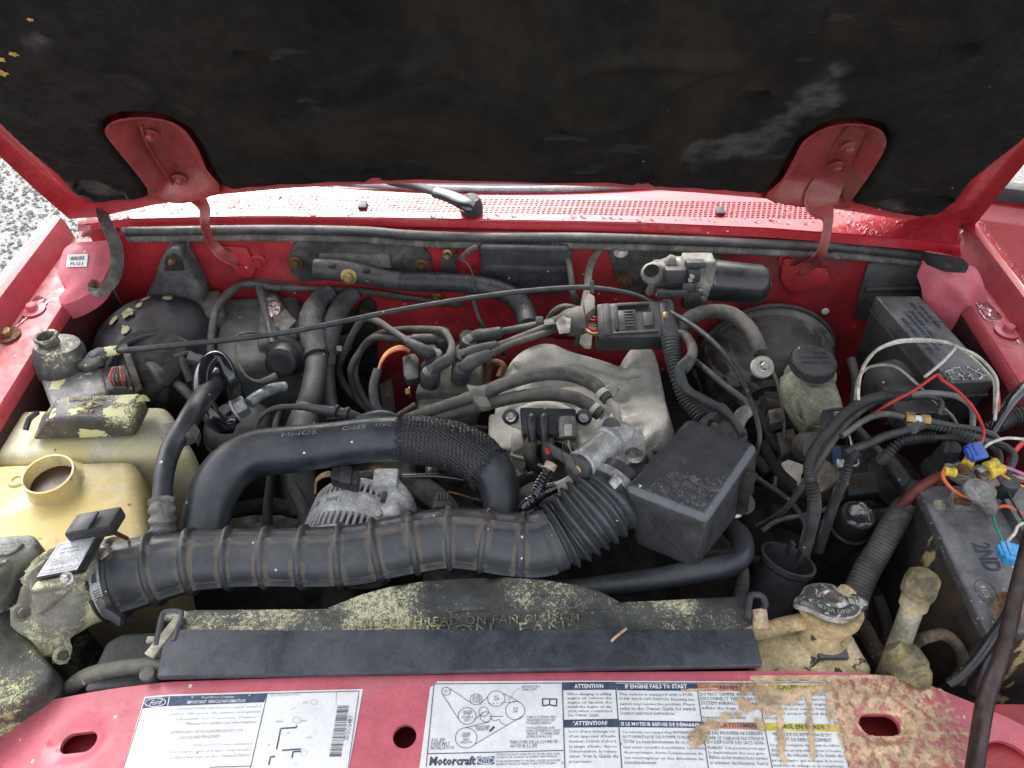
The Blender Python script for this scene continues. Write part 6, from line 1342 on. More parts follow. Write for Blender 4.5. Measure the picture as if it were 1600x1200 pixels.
# ================================================================ fan shroud and seal strip
sh = thing('fan_shroud', 'black radiator fan shroud with raised caution lettering and yellow dust', 'fan shroud')
m_sh = mat('shroud_pollen', (.036, .04, .044), .55, var=.25, vs=9, bump=.35, bs=180, dirt=((.09, .095, .09), .5, 7), powder=((.66, .63, .38), 1.1, 300, 6))
SZ = HOR(.004); po = SZ.poly([(258, 1000), (284, 957), (300, 953), (520, 950), (660, 947), (950, 941), (1160, 931), (1172, 938), (1182, 995)])
def shf(u, v): return Vector((u, v, .004+.0012*noise.noise(Vector((u*14, v*14, 0)))-.0015*(1-sstep(0, .004, dist_poly((u, v), po)))))
me = patch(po, [], .006, shf, down=(0, 0, -.03)).mesh('s'); fixn(me); link('top_panel', me, m_sh, sh, 50)
po2 = SZ.poly([(512, 950), (560, 932), (610, 917), (660, 908), (720, 903), (790, 901), (850, 905), (900, 914), (940, 927), (968, 941), (950, 952), (700, 958), (520, 958)])
y0_ = SZ.to2(700, 950)[1]
me = patch(po2, [], .006, lambda u, v: Vector((u, v, .0045-.16*max(0, v-y0_)+.004*sstep(0, .02, v-y0_))), down=(0, 0, -.05)).mesh('s'); fixn(me); link('fan_ring', me, m_sh, sh, 50)
bot = MB(); bot.prism([P(a_, b_, -.03) for a_, b_ in ((262, 990), (1178, 990), (1178, 1040), (262, 1060))], (0, 0, -.28), .005); bot.build('radiator_core', m_dark, sh)
xd = P(900, 968, .006)-P(545, 978, .006); mb = MB()
p0 = P(548, 981, .0058); mb.add(*tmesh('3.0L EFI THREAD ON FAN CLUTCH', p0, xd, Z.cross(xd), .01, extrude=.0006, width=xd.length*1.0, height=.0105, spacing=1.1))
p0 = P(586, 1000, .0058); mb.add(*tmesh('CAUTION - FAN', p0, xd, Z.cross(xd), .01, extrude=.0007, width=xd.length*.82, height=.016))
mb.build('raised_lettering', mat('lettering_pollen', (.09, .09, .075), .6, var=.3, vs=40, bump=.2, powder=((.58, .56, .28), 1.2, 200, 8)), sh)
m_tan = mat('dried_mud_splash', (.62, .48, .30), .85, var=.2, vs=40, bump=.4, bs=200)
st = thing('seal_strip', 'smooth black rubber seal strip lying along the front of the fan shroud', 'seal')
m_strip = mat('strip_black', (.052, .059, .073), .5, var=.15, vs=5, bump=.08, bs=200, dirt=((.075, .08, .09), .35, 4), fleck=((.6, .58, .5), .02, 100))
tq = [P(260, 985, .013), P(1176, 983, .013), P(1191, 1037, .013), P(246, 1056, .013)]
mb = MB(); nS = 60; vs = []
for i in range(nS+1):
    t = i/nS; a_ = tq[0].lerp(tq[1], t); b_ = tq[3].lerp(tq[2], t); w = .0012*math.sin(t*19)+.0008*math.sin(t*47)
    vs += [a_-Z*.006, a_+Z*w, a_.lerp(b_, .5)+Z*(w+.001), b_+Z*w*.5, b_+Vector((0, -.0015, -.002)), b_-Z*.010]
mb.add(vs, [(i*6+k, i*6+k+1, (i+1)*6+k+1, (i+1)*6+k) for i in range(nS) for k in range(5)]+[tuple(range(6)), tuple(range(nS*6, nS*6+6))]); me = mb.mesh('s'); fixn(me); link('strip', me, m_strip, st, 40)
tw_ = thing('twig', 'short pale twig lying on the black seal strip', 'twig'); hose('twig', [(955, 1002, .016, 2.2), (966, 992, .018, 2.2), (979, 982, .019, 2.4)], mat('twig_wood', (.55, .36, .24), .8, var=.2, vs=100), tw_, 6)
for nm, lb_, pts in (('shroud_bracket', 'black looped bracket with a pale strut at the left end of the shroud', [(245, 1010), (254, 964), (262, 957), (280, 957), (285, 964), (272, 1003)]), ('shroud_bracket', 'black looped bracket at the right end of the shroud beside the tan radiator tank', [(1168, 968), (1172, 934), (1182, 930), (1192, 934), (1195, 948), (1186, 960)])):
    t = thing(nm, lb_, 'bracket'); MB().tube([P(a_, b_, .012) for a_, b_ in pts], .0042, 10, 4).build('loop', m_blkg, t)
    a_, b_ = pts[2][0]+8, pts[2][1]+18
    if nm and pts[0][0] < 600:
        MB().box(P(262, 990, .012), (.45, 1, 0), (1, -.45, 0), Z, .058, .011, .006, .001).build('strut', mat('pale_strut', (.42, .39, .30), .6, var=.25, vs=30, bump=.3), t); MB().box(P(240, 1000, .010), X, Y, Z, .014, .007, .005, .001).build('strut_tab', MATS['pale_strut'], t)
        MB().box(P(268, 965, .010), X, Y, Z, .014, .010, .010, .002).build('rubber_pad', m_sh, t)
    else: MB().tube([P(1186, 955, .01), P(1190, 985, .006)], .009, 12, 2).build('stub', m_tan, t)
pn = thing('side_baffle', 'plain grey black baffle panel left of the seal strip', 'baffle panel')
b = MB(); b.prism([P(a_, b_, -.02) for a_, b_ in ((190, 988), (250, 985), (262, 1000), (248, 1070), (128, 1080), (165, 1002))], (0, 0, -.1), .006, 3); b.build('panel', mat('grey_baffle', (.07, .073, .078), .5, var=.15, vs=10, bump=.1, powder=((.5, .48, .25), .4, 180, 8), dust=((.12, .12, .115), .4)), pn)
t = thing('overflow_hose', 'dusty grey overflow hose curving down in front of the baffle panel', 'hose')
hose('hose', [(262, 1040, .0, 12), (225, 1040, .0, 12), (180, 1045, -.005, 12), (140, 1055, -.02, 13), (115, 1072, -.04, 14), (100, 1095, -.07, 14)], mat('hose_pollen', (.09, .09, .085), .7, var=.3, vs=20, bump=.2, dust=((.25, .25, .18), .7), splat=((.55, .52, .3), .1, 40)), t, 20)
MB().lathe(P(232, 1056, .004), Z, [(0, .008), (.006, .008), (.008, .004)], 10).build('hose_screw', m_rubd, t)

# ================================================================ belt, strap
sp = thing('ground_strap', 'grey woven ground strap hanging from the left hood corner to the fender', 'strap')
hp2 = [(150, 303, .13), (156, 318, .125), (162, 340, .125), (172, 362, .12), (181, 385, .11), (183, 410, .10), (178, 435, .09), (165, 452, .075), (150, 458, .065), (140, 444, .055)]
ps = [P(*q) for q in hp2]; mb = MB(); mb.tube(ps, [.006, .0085, .0095, .010, .0105, .010, .009, .008, .007, .007], 10, 5, flat=.16, up=(.6, -.6, .5)); mb.build('strap', mat('woven_grey_strap', (.13, .125, .11), .85, var=.25, vs=60, bump=.8, bs=400), sp)
bolt('bolt', P(146, 446, .058), TC, .006, sp, m_rust, 1.6)
# ================================================================ right side of the bay
def zz(kx, ky, sc):
    return lambda pts, z, r: [(kx+p[0]/sc, ky+p[1]/sc, (p[2] if len(p) > 2 else z), (p[3] if len(p) > 3 else r)) for p in pts]
Z7, Z4, ZB, Z8, ZA, ZC = zz(1340, 450, 4.8), zz(1200, 560, 4), zz(1400, 680, 5.455), zz(1200, 820, 3.157), zz(1380, 860, 4.614), zz(1060, 620, 4)
fb = thing('fuse_box', 'long black power distribution box with raised upside-down lettering and puddled rain', 'fuse box')
m_fb = mat('fuse_box_black', (.07, .072, .077), .5, var=.2, vs=8, bump=.1, bs=200, dirt=((.17, .17, .165), .4, 7), dust=((.25, .255, .26), .75))
tz_ = .035
tq = [P(1368, 462, tz_), P(1437, 462, tz_), P(1557, 594, tz_), P(1486, 599, tz_)]
b = MB().hexa(tq+[q-Z*.03 for q in tq], .003, 3).build('lid', m_fb, fb)
ctf = sum(tq, Vector())/4
MB().hexa([ctf+(q-ctf)*.985-Z*.031 for q in tq]+[ctf+(q-ctf)*.95-Z*.13 for q in tq], .004, 3).build('box', m_blk, fb)
MB().hexa([ctf+(q-ctf)*1.015-Z*.028 for q in tq]+[ctf+(q-ctf)*1.015-Z*.033 for q in tq], .001, 2).build('lid_rim', m_blkg, fb)
xd = (tq[0]-tq[3]).normalized(); yd = -(tq[1]-tq[0]).normalized(); yd = (yd-xd*yd.dot(xd)).normalized(); xd = -xd; yd = Z.cross(xd)
mb = MB(); L_ = (tq[0]-tq[3]).length
ux = (tq[3]-tq[0]); uy = (tq[1]-tq[0])
for s_, u0, v0, w_, h_ in (('RELAY CENTER', .70, .20, .42, .006), ('CAUTION DISCONNECT', .66, .38, .46, .006), ('BATTERY BEFORE', .60, .52, .40, .006), ('SERVICE  FUSE', .34, .68, .24, .005), ('REFER TO GUIDE', .40, .82, .26, .005), ('J', .34, .9, .03, .007)):
    mb.add(*tmesh(s_, tq[0]+ux*(u0)+uy*v0+Z*.0004, -ux, -uy, .01, extrude=.0006, width=L_*w_, height=h_))
mb.build('raised_lettering', m_ink, b)
LS = Surf(tq[0], X, Y); m_puddle = mat('water_film', (.8, .85, .9), .02, var=0, bump=0, trans=1.0, coat=1)

# puddle on the fuse box lid and wet films on the red ledges
pu = [pz(*q, tz_) for q in ((1462, 585), (1480, 596), (1545, 594), (1552, 588), (1525, 572), (1490, 574))]
def fpu(x, y): return (.35+nzf(x, y, 150, 2)*1.3)*1 if inside((x, y), pu) and dist_poly((x, y), pu) > .001 else -1
xs_ = [p_[0] for p_ in pu]; ys2 = [p_[1] for p_ in pu]
o = crust(lambda x, y: nzf(x, y, 110, 2)+.12 if inside((x, y), pu) else -1, min(xs_), max(xs_), min(ys2), max(ys2), .0016, lambda x, y: Vector((x, y, tz_+.0002)), lift=.0016).build('rain_puddle', m_puddle, fb, smooth=80); o['kind'] = 'stuff'
mb = MB()
for poly, k in (([(1522, 470), (1545, 472), (1560, 488), (1585, 505), (1600, 530), (1600, 545), (1570, 510), (1535, 498)], 1), ([(30, 470), (62, 462), (80, 470), (60, 485), (20, 515), (0, 520), (0, 505)], 3)):
    pl_ = [pz(a_, b_, .041) for a_, b_ in poly]; sg = 1 if k == 1 else -1
    crust(lambda x, y: nzf(x, y, 60, k)+.3 if inside((x, y), pl_) else -.5, min(p_[0] for p_ in pl_), max(p_[0] for p_ in pl_), min(p_[1] for p_ in pl_), max(p_[1] for p_ in pl_), .003, lambda x, y: Vector((x, y, .0402-.02*max(0, .6-y)+.0006)), mb, .0012)
me = mb.mesh('w'); o = link('rain_film', me, m_puddle, truck, 80); o['kind'] = 'stuff'

# canister and duct beside the fuse box
cn = thing('vacuum_canister', 'matte black moulded canister lying beside the fuse box', 'canister')
b = MB(); c = P(1405, 610, -.05)
b.lathe(P(1372, 612, -.06), (1, .1, 0), [(-.01, .030), (0, .045), (.03, .050), (.07, .050), (.09, .046), (.095, .03)], 36); b.box(P(1430, 640, -.03), X, Y, Z, .08, .05, .03, .004); b.build('shell', m_blkg, cn, smooth=40)
MB().box(P(1405, 608, -.0), (1, .1, 0), Y, Z, .05, .012, .004, .001).build('rib', m_blk, cn); MB().box(P(1440, 645, -.008), (1, .05, 0), Y, Z, .06, .006, .004, .001).build('rib', m_blk, cn)

# tubes and looms over the right corner
def th(nm, lb_, cat='wiring harness'): return thing(nm, lb_, cat)
t = th('ribbed_loom', 'ribbed loom arching over the right side and dropping past the brake fluid reservoir')
conduit('loom', Z4([(880, 235), (790, 234), (700, 240), (600, 270), (480, 350), (380, 460), (290, 570), (255, 680), (265, 775)], .06, 7), m_blkg, t, .0038, .0010)
conduit('lower_loom', Z4([(262, 760, .055, 9), (290, 880, .03, 9), (280, 1000, -.02, 9), (230, 1190, -.08, 9), (200, 1300, -.12, 9)], 0, 8), m_blk, t, .0038, .0009)
t = th('grey_cable', 'grey cable leaving the ribbed loom and bending down behind the brass fitting', 'cable')
hose('cable', Z7([(395, 800), (520, 785), (680, 800), (780, 830), (850, 890), (865, 960), (860, 1045)], .06, 4.5), mat('grey_cable', (.2, .2, .2), .6, var=.2, vs=30), t, 10)
t = th('black_cable', 'black cable curling over and down just inside the grey one', 'cable')
hose('cable', Z7([(395, 815), (480, 808), (560, 815), (615, 845), (628, 890), (600, 960)], .055, 5), m_blkg, t, 10)
t = th('parallel_tubes', 'long grey tube running down left beside the ribbed loom to the low dark corner', 'tube')
hose('tube', Z4([(800, 215, .05), (640, 290, .05), (500, 400, .05), (400, 530, .03), (290, 700, .0), (220, 790, -.02), (120, 930, -.06), (0, 1020, -.10), (-60, 1050, -.12)], 0, 5), m_rubd, t, 10)
t = th('brass_tube', 'grey tube with two brass hex fittings and a pale middle piece', 'tube')
hose('tube', Z7([(-120, 1110), (-40, 1055), (40, 1000), (120, 962), (220, 945), (350, 970)], .06, 5), m_rubd, t, 12)
hose('tube', Z7([(545, 1000), (700, 1032), (850, 1055), (960, 1080), (1040, 1120), (1060, 1180)], .06, 5), m_blkg, t, 12)
f0, f1 = P(1340+355/4.8, 450+972/4.8, .06), P(1340+545/4.8, 450+998/4.8, .06); fa_ = (f1-f0).normalized(); FL = (f1-f0).length
MB().lathe(f0, fa_, [(0, .0075), (.001, .0085), (FL*.34, .0085), (FL*.36, .007)], 6).build('brass_nut', m_brass, t, smooth=20); MB().lathe(f0+fa_*FL*.62, fa_, [(0, .0065), (.001, .0078), (FL*.34, .0078), (FL*.36, .006)], 6).build('brass_nut', m_brass, t, smooth=20)
MB().lathe(f0+fa_*FL*.34, fa_, [(0, .0055), (FL*.3, .0055)], 16).build('pale_sleeve', m_paper, t)
t = th('silver_ribbed_loom', 'glossy silver-grey ribbed loom lying just below the brass fittings')
conduit('loom', Z7([(405, 1055), (450, 1025), (510, 1012), (620, 1030), (750, 1070), (885, 1118)], .055, 7.5), mat('glossy_grey_loom', (.16, .165, .17), .3, var=.15, vs=40, coat=.3), t, .0042, .0014)
hose('lead', Z7([(410, 1052, .05), (300, 1085, .045), (200, 1115, .045), (80, 1170, .04), (-30, 1210, .035), (-80, 1240, .03)], 0, 7), m_rub, t, 12)
conduit('lower_loom', Z4([(555, 590, .035, 7), (515, 640, .03, 7), (490, 700, .02, 7), (465, 780, .0, 7), (420, 880, -.03, 7), (380, 1000, -.07, 7), (340, 1120, -.1, 7), (315, 1210, -.12, 7)], 0, 7), m_rub, t, .0036, .0009)
hose('end_cable', Z7([(880, 1115, .055), (960, 1150, .055), (1030, 1200, .05), (1060, 1260, .04), (1060, 1330, .03)], 0, 6), m_rubd, t, 10)
t = th('lower_ribbed_loom', 'dark ribbed loom behind the blue splice, lowest of the ribbed ones')
conduit('loom', Z7([(180, 1290, .0), (230, 1240, .02), (300, 1170, .035), (380, 1138, .04), (480, 1124, .04), (570, 1120, .04)], 0, 7), m_blk, t, .0040, .0012)
hose('cable', Z7([(570, 1120), (700, 1122), (800, 1138), (880, 1175)], .04, 5), m_blk, t, 10)
t = th('diagonal_tube', 'straight dark tube slanting down to the battery corner', 'tube')
hose('tube', Z4([(555, 430, -.02), (640, 525, -.03), (740, 625, -.04)], 0, 6), m_rubd, t, 12); hose('tube', Z4([(720, 600, -.045, 10), (780, 680, -.05, 13), (860, 790, -.06, 14)], 0, 6), m_blk, t, 14)
t = th('wet_hose', 'wet black hose rising to the right edge beside the fuse box', 'hose')
hose('hose', Z7([(1000, 1100, .05, 7), (1050, 1010, .06, 8), (1110, 910, .07, 9), (1180, 820, .075, 10), (1260, 745, .08, 10), (1330, 700, .08, 10)], 0, 8), m_shiny, t, 16)
t = th('corner_loom', 'dark taped loom at the right edge under the wet hose')
conduit('loom', Z7([(900, 1080, .02, 9), (1050, 1030, .03, 11), (1150, 975, .035, 13), (1260, 955, .04, 14), (1340, 960, .04, 14)], 0, 10), m_rub, t, .0045, .0008)
t = th('coiled_clip_wire', 'little bent metal clip wire by the lower ribbed loom', 'wire clip')
hose('wire', Z4([(505, 470, .03), (520, 520, .03), (530, 560, .03), (560, 620, .02), (565, 655, .02), (540, 670, .02), (500, 655, .02)], 0, 2.2), m_stl, t, 6)
MB().box(P(1312, 724, .01), X, (0, 1, 1), (0, -1, 1), .010, .012, .006, .001).build('foil_tag', m_stl, t)
# white and red wires
t = th('white_wires', 'pair of white wires looping over the fuse box', 'wire')
hose('wire', Z7([(8, 740), (20, 660), (60, 560), (150, 460), (280, 402), (380, 388), (480, 385), (640, 402), (740, 440), (880, 500), (980, 590), (1040, 680), (1048, 780), (1036, 900), (1030, 985)], .10, 2.6), m_white, t, 8)
hose('wire', Z7([(8, 840, .08), (6, 760, .09), (30, 620), (120, 490), (200, 440), (330, 405), (500, 400), (650, 412), (760, 455), (860, 520), (960, 620), (1020, 700), (1030, 800), (1026, 940)], .097, 2.4), m_white, t, 8)
hose('branch_wire', Z7([(738, 442), (690, 500), (620, 570), (505, 665)], .10, 2.6), m_white, t, 8)
MB().box(P(1340+738/4.8, 450+440/4.8, .102), X, Y, Z, .007, .006, .004, .001).build('tie', m_white, t)
t = th('white_wire', 'single dirty white wire arching low over the black canister', 'wire')
hose('wire', Z7([(-20, 870, .03), (0, 700, .05), (60, 610, .06), (140, 582, .07), (220, 578, .07), (300, 600, .07), (400, 680, .06), (490, 765, .055), (600, 870, .05), (700, 950, .045), (755, 1035, .04)], 0, 2.4), mat('dirty_white_wire', (.34, .33, .27), .6, var=.2, vs=40), t, 8)
t = th('red_wire', 'thin red wire peaking over the fuse box corner and ending at the blue splice', 'wire')
hose('wire', Z7([(60, 985, .04), (140, 930, .05), (260, 855, .065), (420, 770, .08), (540, 685, .09), (597, 655, .092), (640, 695, .092), (740, 765, .09), (860, 890, .085), (930, 1020, .08), (945, 1100, .08), (925, 1175, .078)], 0, 2.6), m_redw, t, 8)
t = th('red_wire', 'short red wire taped beside the white pair at the right corner of the fuse box', 'wire'); hose('wire', Z7([(1056, 780), (1060, 860), (1050, 930)], .095, 2.2), m_redw, t, 8)

# ================================================================ battery with its terminal and splices
bt_ = thing('battery', 'dusty black car battery marked 2ND with a corroded clamp', 'battery')
m_bat = mat('battery_black', (.10, .10, .105), .5, var=.2, vs=7, bump=.15, bs=180, dirt=((.17, .165, .16), .45, 9), fleck=((.75, .73, .68), .28, 330), dust=((.29, .29, .30), .85))
m_bats = mat('battery_side_muddy', (.035, .030, .026), .7, var=.4, vs=7, bump=.3, bs=80, dirt=((.11, .065, .035), .5, 6), streak=((.45, .36, .18), .16, 22, (1, 1, .35)))
bz = .03; x0b = .515; ytop, ybot = .262, .066
b = MB().box(Vector((x0b+.15, (ytop+ybot)/2, bz-.095)), X, Y, Z, .30, ytop-ybot, .19, .004, 3); b.build('case', m_bats, bt_)
MB().box(Vector((x0b+.15, (ytop+ybot)/2, bz-.008)), X, Y, Z, .306, ytop-ybot+.006, .018, .004, 3).build('lid', m_bat, bt_)
MB().box(Vector((x0b+.20, .165, bz+.006)), X, Y, Z, .16, .05, .014, .003, 3).build('vent_cover', m_bat, bt_) if False else None
cvq = [P(1566, 776, .048), P(1700, 760, .048), P(1780, 900, .048), P(1625, 905, .048)]
cvq = [P(1568, 778, .046), Vector((.80, P(1568, 778, .046).y, .046)), Vector((.80, .12, .046)), Vector((P(1568, 778, .046).x+.001, .12, .046))]
MB().hexa(cvq+[q-Z*.018 for q in cvq], .0025, 2).build('vent_cover', m_bat, bt_)
MB().box(Vector((cvq[0].x+.008, .2, .0465)), X, Y, Z, .002, .14, .004, .0006).build('cover_rib', m_blk, bt_)
# moulded outline lettering
def outline_text(s, o, xd, yd, w, h, r, m, parent, name):
    cu = bpy.data.curves.new('t', 'FONT'); cu.body = s; cu.size = .03; cu.fill_mode = 'NONE'; cu.bevel_depth = .0009; cu.bevel_resolution = 1; cu.resolution_u = 3
    ob = bpy.data.objects.new('t', cu); COL.objects.link(ob); dg = bpy.context.evaluated_depsgraph_get(); me = bpy.data.meshes.new_from_object(ob.evaluated_get(dg)); bpy.data.objects.remove(ob)
    xs_ = [v.co.x for v in me.vertices]; ys_ = [v.co.y for v in me.vertices]; n_ = xd.cross(yd)
    vs = [o+xd*((v.co.x-min(xs_))*w/(max(xs_)-min(xs_)))+yd*((v.co.y-min(ys_))*h/(max(ys_)-min(ys_)))+n_*v.co.z for v in me.vertices]
    mb = MB(); mb.add(vs, [tuple(p_.vertices) for p_ in me.polygons]); return mb.build(name, m, parent)
a_, b_ = P(1514, 848, bz+.0012), P(1552, 899, bz+.0012); 
outline_text('2ND', Vector((a_.x+.002, a_.y, a_.z)), Vector((.0, -1, 0)), X, (a_-b_).length*.86, .022, 0, m_ink, bt_, 'moulded_lettering')
cdt = P(1540, 924, bz+.001); MB().tube([cdt+Vector((math.cos(t_)*.011, math.sin(t_)*.015, 0)) for t_ in [2*math.pi*i/20 for i in range(21)]], .0005, 5, 1).build('moulded_ring', m_ink, bt_)
mb = MB(); mb.add(*tmesh('91/5', cdt+Vector((-.004, .008, .0002)), Vector((0, -1, 0)), X, .01, width=.016, height=.007, off=.0002)); mb.build('date_code', m_white, bt_, smooth=0)
cdt = P(1468, 789, bz+.0012); MB().lathe(cdt, Z, [(0, .0075), (.0008, .0072)], 24).build('date_sticker', mat('cream_dot', (.5, .46, .36), .6), bt_)
mb = MB(); mb.add(*tmesh('85', cdt+Vector((.003, .004, .0010)), Vector((0, -1, 0)), X, .01, width=.008, height=.006)); mb.build('dot_print', m_ink, bt_, smooth=0)
cl = thing('battery_clamp', 'corroded grey lead clamp with two rusty bolts on the battery', 'battery clamp')
m_lead = mat('corroded_lead', (.27, .27, .26), .6, metal=.3, var=.25, vs=40, bump=.5, bs=250, dirt=((.2, .11, .06), .4, 30))
b = MB(); b.lathe(P(1528, 772, .045), (0, -.1, 1), [(-.02, .016), (.012, .017), (.014, .015)], 24); b.tube([P(1515, 758, .056), P(1530, 768, .06), P(1545, 790, .05), P(1547, 800, .04)], [.010, .012, .010, .007], 14)
b.box(P(1518, 742, .055), P(1545, 745, .055)-P(1490, 735, .055), Y, Z, .058, .022, .008); b.lathe(P(1533, 745, .058), Z, [(-.008, .014), (.004, .014)], 20); b.lathe(P(1503, 740, .058), Z, [(-.008, .013), (.004, .013)], 20)
b.box(P(1506, 782, .04), X, Y, Z, .03, .02, .02)
me = remesh(b, .0022, 3, .0006, 90); link('clamp', me, m_lead, cl, 60)
b = MB().lathe(P(1528, 768, .062), (0, -.25, 1), [(0, .0175), (.003, .0165), (.005, .010), (.005, .004)], 28).build('post_ring', m_lead, cl)
for a_, b_ in ((1503, 737), (1533, 741)):
    MB().lathe(P(a_, b_, .064), (0, -.15, 1), [(0, .0125), (.002, .0125)], 24).build('washer', m_lead, cl); MB().lathe(P(a_, b_, .066), (0, -.15, 1), [(0, .0085), (.006, .0085), (.008, .007)], 6).build('bolt_head', m_rust, cl, smooth=20)
hose('clamp_screw', [(1492, 782, .05, 5), (1515, 786, .05, 5)], m_rust, cl, 10, step=.0006, mod=lambda S, a_: .0005*math.sin(S*4200))
def crimp(px0, px1, z, r, lb_):
    t = thing('ring_terminal', lb_, 'terminal', 'yellow crimp terminals on the battery'); a_, b_ = P(*px0, z), P(*px1, z); d_ = (b_-a_)
    MB().lathe(a_, d_, [(0, r), (.001, r*1.06), (d_.length*.45, r), (d_.length*.55, r*.88), (d_.length*.9, r), (d_.length, r*1.05), (d_.length+.0003, r*.7)], 20).build('sleeve', m_yel, t)
    MB().box(a_-d_.normalized()*.006, d_, d_.cross(Z), Z, .014, .008, .0014, .0004).build('tongue', m_lead, t); return t
crimp((1493, 739), (1475, 736), .068, .0058, 'yellow crimp terminal on the left bolt holding the orange wire')
crimp((1510, 728), (1518, 714), .068, .0068, 'yellow crimp terminal just below the dark blue splice')
crimp((1541, 730), (1556, 723), .074, .0062, 'upper yellow crimp terminal right of the second bolt')
crimp((1545, 741), (1565, 732), .070, .0064, 'lower yellow crimp terminal right of the second bolt')
def splice(c, ex, ey, sz, m, lb_):
    t = thing('wire_splice', lb_, 'wire splice'); n_ = ex.cross(ey).normalized(); 
    MB().box(c, ex, ey, n_, sz[0], sz[1], sz[2], .0015).build('body', m, t); MB().box(c+n_*(sz[2]*.5+.0006)+ey*sz[1]*.08, ex, ey, n_, sz[0]*.5, sz[1]*.72, .0016, .0005).build('lid', m, t)
    MB().box(c-ex*sz[0]*.55, ex, ey, n_, sz[0]*.2, sz[1]*.6, sz[2]*.7, .001).build('hinge_tab', m, t); return t
splice(P(1525, 706, .082), (X*.9+Y*.25).normalized(), (Y*.8-X*.2+Z*.3).normalized(), (.021, .022, .010), m_blue, 'dark blue wire splice above the battery clamp')
splice(P(1580, 866, .062), (X*.95-Y*.3).normalized(), (Y+X*.15).normalized(), (.022, .024, .012), m_cyan, 'light blue wire splice lying on the battery with green and cream wires')
def wire(lb_, pts, m, z=.07, r=2.4, grp=None): t = thing('wire', lb_, 'wire', grp); hose('wire', ZB(pts, z, r), m, t, 8); return t
wire('orange wire leaving the left yellow terminal and sweeping across the battery', [(425, 300, .07), (398, 315), (410, 380, .065), (480, 460, .058), (570, 515, .055), (650, 545, .06), (740, 595, .055), (800, 622, .04), (930, 605, .045), (1000, 630, .045), (1091, 680, .045), (1200, 740, .045)], m_orw, r=2.8)
wire('short green wire ending in the light blue splice', [(822, 655, .036), (835, 720, .045), (860, 800, .055), (915, 915, .062)], m_grnw, r=2)
wire('cream wire entering the light blue splice from the right', [(945, 920, .064), (965, 885, .066), (1010, 840, .066), (1040, 775, .064), (1100, 745, .062), (1180, 730, .06)], m_white, r=2.4)
wire('cream wire leaving the bottom of the light blue splice', [(975, 1060, .06), (995, 1110, .055), (1020, 1150, .05), (1050, 1210, .045), (1110, 1290, .04)], m_white, r=2.6)
wire('white wire going right from the dark blue splice', [(755, 105, .084), (790, 75, .088), (860, 45, .09), (950, 25, .09), (1091, 35, .09), (1200, 60, .09)], m_white, .09, 2.4)
wire('thick red wire at the right edge behind the yellow terminals', [(1130, 20, .06), (1060, 85, .06), (1000, 150, .06), (968, 210, .055), (950, 270, .045)], m_redw, .06, 4)
wire('purple wire from the lower yellow terminal', [(895, 290, .07), (960, 285, .07), (1030, 310, .068), (1110, 355, .065), (1200, 400, .06)], m_purw, r=2.4)
wire('upper orange wire from the upper yellow terminal', [(850, 240, .074), (900, 255, .073), (950, 275, .07), (1091, 330, .065), (1200, 390, .06)], m_orw, r=2)
wire('brown wire in the bundle right of the yellow terminals', [(890, 320, .068), (930, 350, .06), (1000, 395, .05), (1091, 440, .045), (1200, 500, .04)], m_yelw, .06, 1.8)
wire('thin dark orange wire lowest in the bundle', [(885, 325, .066), (930, 365, .056), (1010, 410, .046), (1091, 455, .042), (1200, 520, .04)], m_orw, .06, 1.6)
for k in range(6): wire('dirty thin wire of the bundle lying behind the battery', [(960, 310+8*k, .03), (1020, 330+10*k, .035), (1091, 345+12*k, .035), (1200, 370+14*k, .035)], [m_rust, m_rubd, m_white, m_tanw, m_rubd, m_redw][k], .03, 1.7, 'dirty wires bundled behind the battery')
# posts and cables
ps_ = thing('cable_post', 'black rubber post with a cable entering it behind the battery clamp, right one', 'cable boot'); c = P(1564, 770, .03)
MB().lathe(c-Z*.01, Z, [(0, .014), (.03, .013), (.034, .0125), (.035, .008)], 24).build('boot', m_blkg, ps_); hose('cable', ZB([(920, 400, .05, 6.5), (940, 330, .055, 6.5), (985, 250, .06, 6.5), (1000, 170, .06, 6.5), (930, 100, .06, 6), (820, 60, .055, 6), (700, 20, .05, 6)], 0, 6), m_rub, ps_, 12)
ps_ = thing('cable_post', 'black rubber post under the ribbed loom behind the battery, left one', 'cable boot'); c = P(1476, 716, .0)
MB().lathe(c-Z*.02, Z, [(0, .018), (.03, .014), (.045, .012), (.046, .006)], 24).build('boot', m_rub, ps_); MB().box(P(1474, 735, -.02), X, Y, Z, .05, .03, .02, .004).build('foot', m_dark, ps_)
hose('cable', [(1477, 708, .02, 5), (1482, 690, .03, 5), (1490, 672, .03, 5)], m_rub, ps_, 10)
t = th('battery_cable', 'upper dirty red battery cable running left from the clamp', 'cable'); hose('cable', ZB([(500, 330, .05, 6), (440, 335, .05, 6.5), (390, 348, .045, 7), (300, 385, .04, 7.5), (200, 450, .03, 8), (110, 530, .015, 8), (40, 600, .0, 8)], 0, 7), mat('dirty_red_cable', (.19, .035, .03), .5, var=.4, vs=25, dirt=((.06, .03, .025), .5, 20)), t, 14)
t = th('battery_cable', 'lower brighter red battery cable beside the upper one', 'cable'); hose('cable', ZB([(520, 350, .04, 6), (470, 365, .035, 7), (400, 395, .03, 7.5), (300, 450, .02, 8), (180, 560, .0, 8), (90, 630, -.01, 8)], 0, 7), MATS['dirty_red_cable'], t, 14)
t = th('cable_loom', 'thick grey taped loom swallowing the red cables and dropping beside the battery'); hose('loom', [(1418, 785, .0, 15), (1408, 800, -.01, 18), (1392, 825, -.02, 19), (1372, 862, -.04, 19), (1350, 900, -.06, 20), (1335, 945, -.08, 20), (1330, 990, -.1, 20)], m_rubd, t, 20, step=.001, mod=lambda S, a_: .0006*math.sin(2*math.pi*S/.0045))

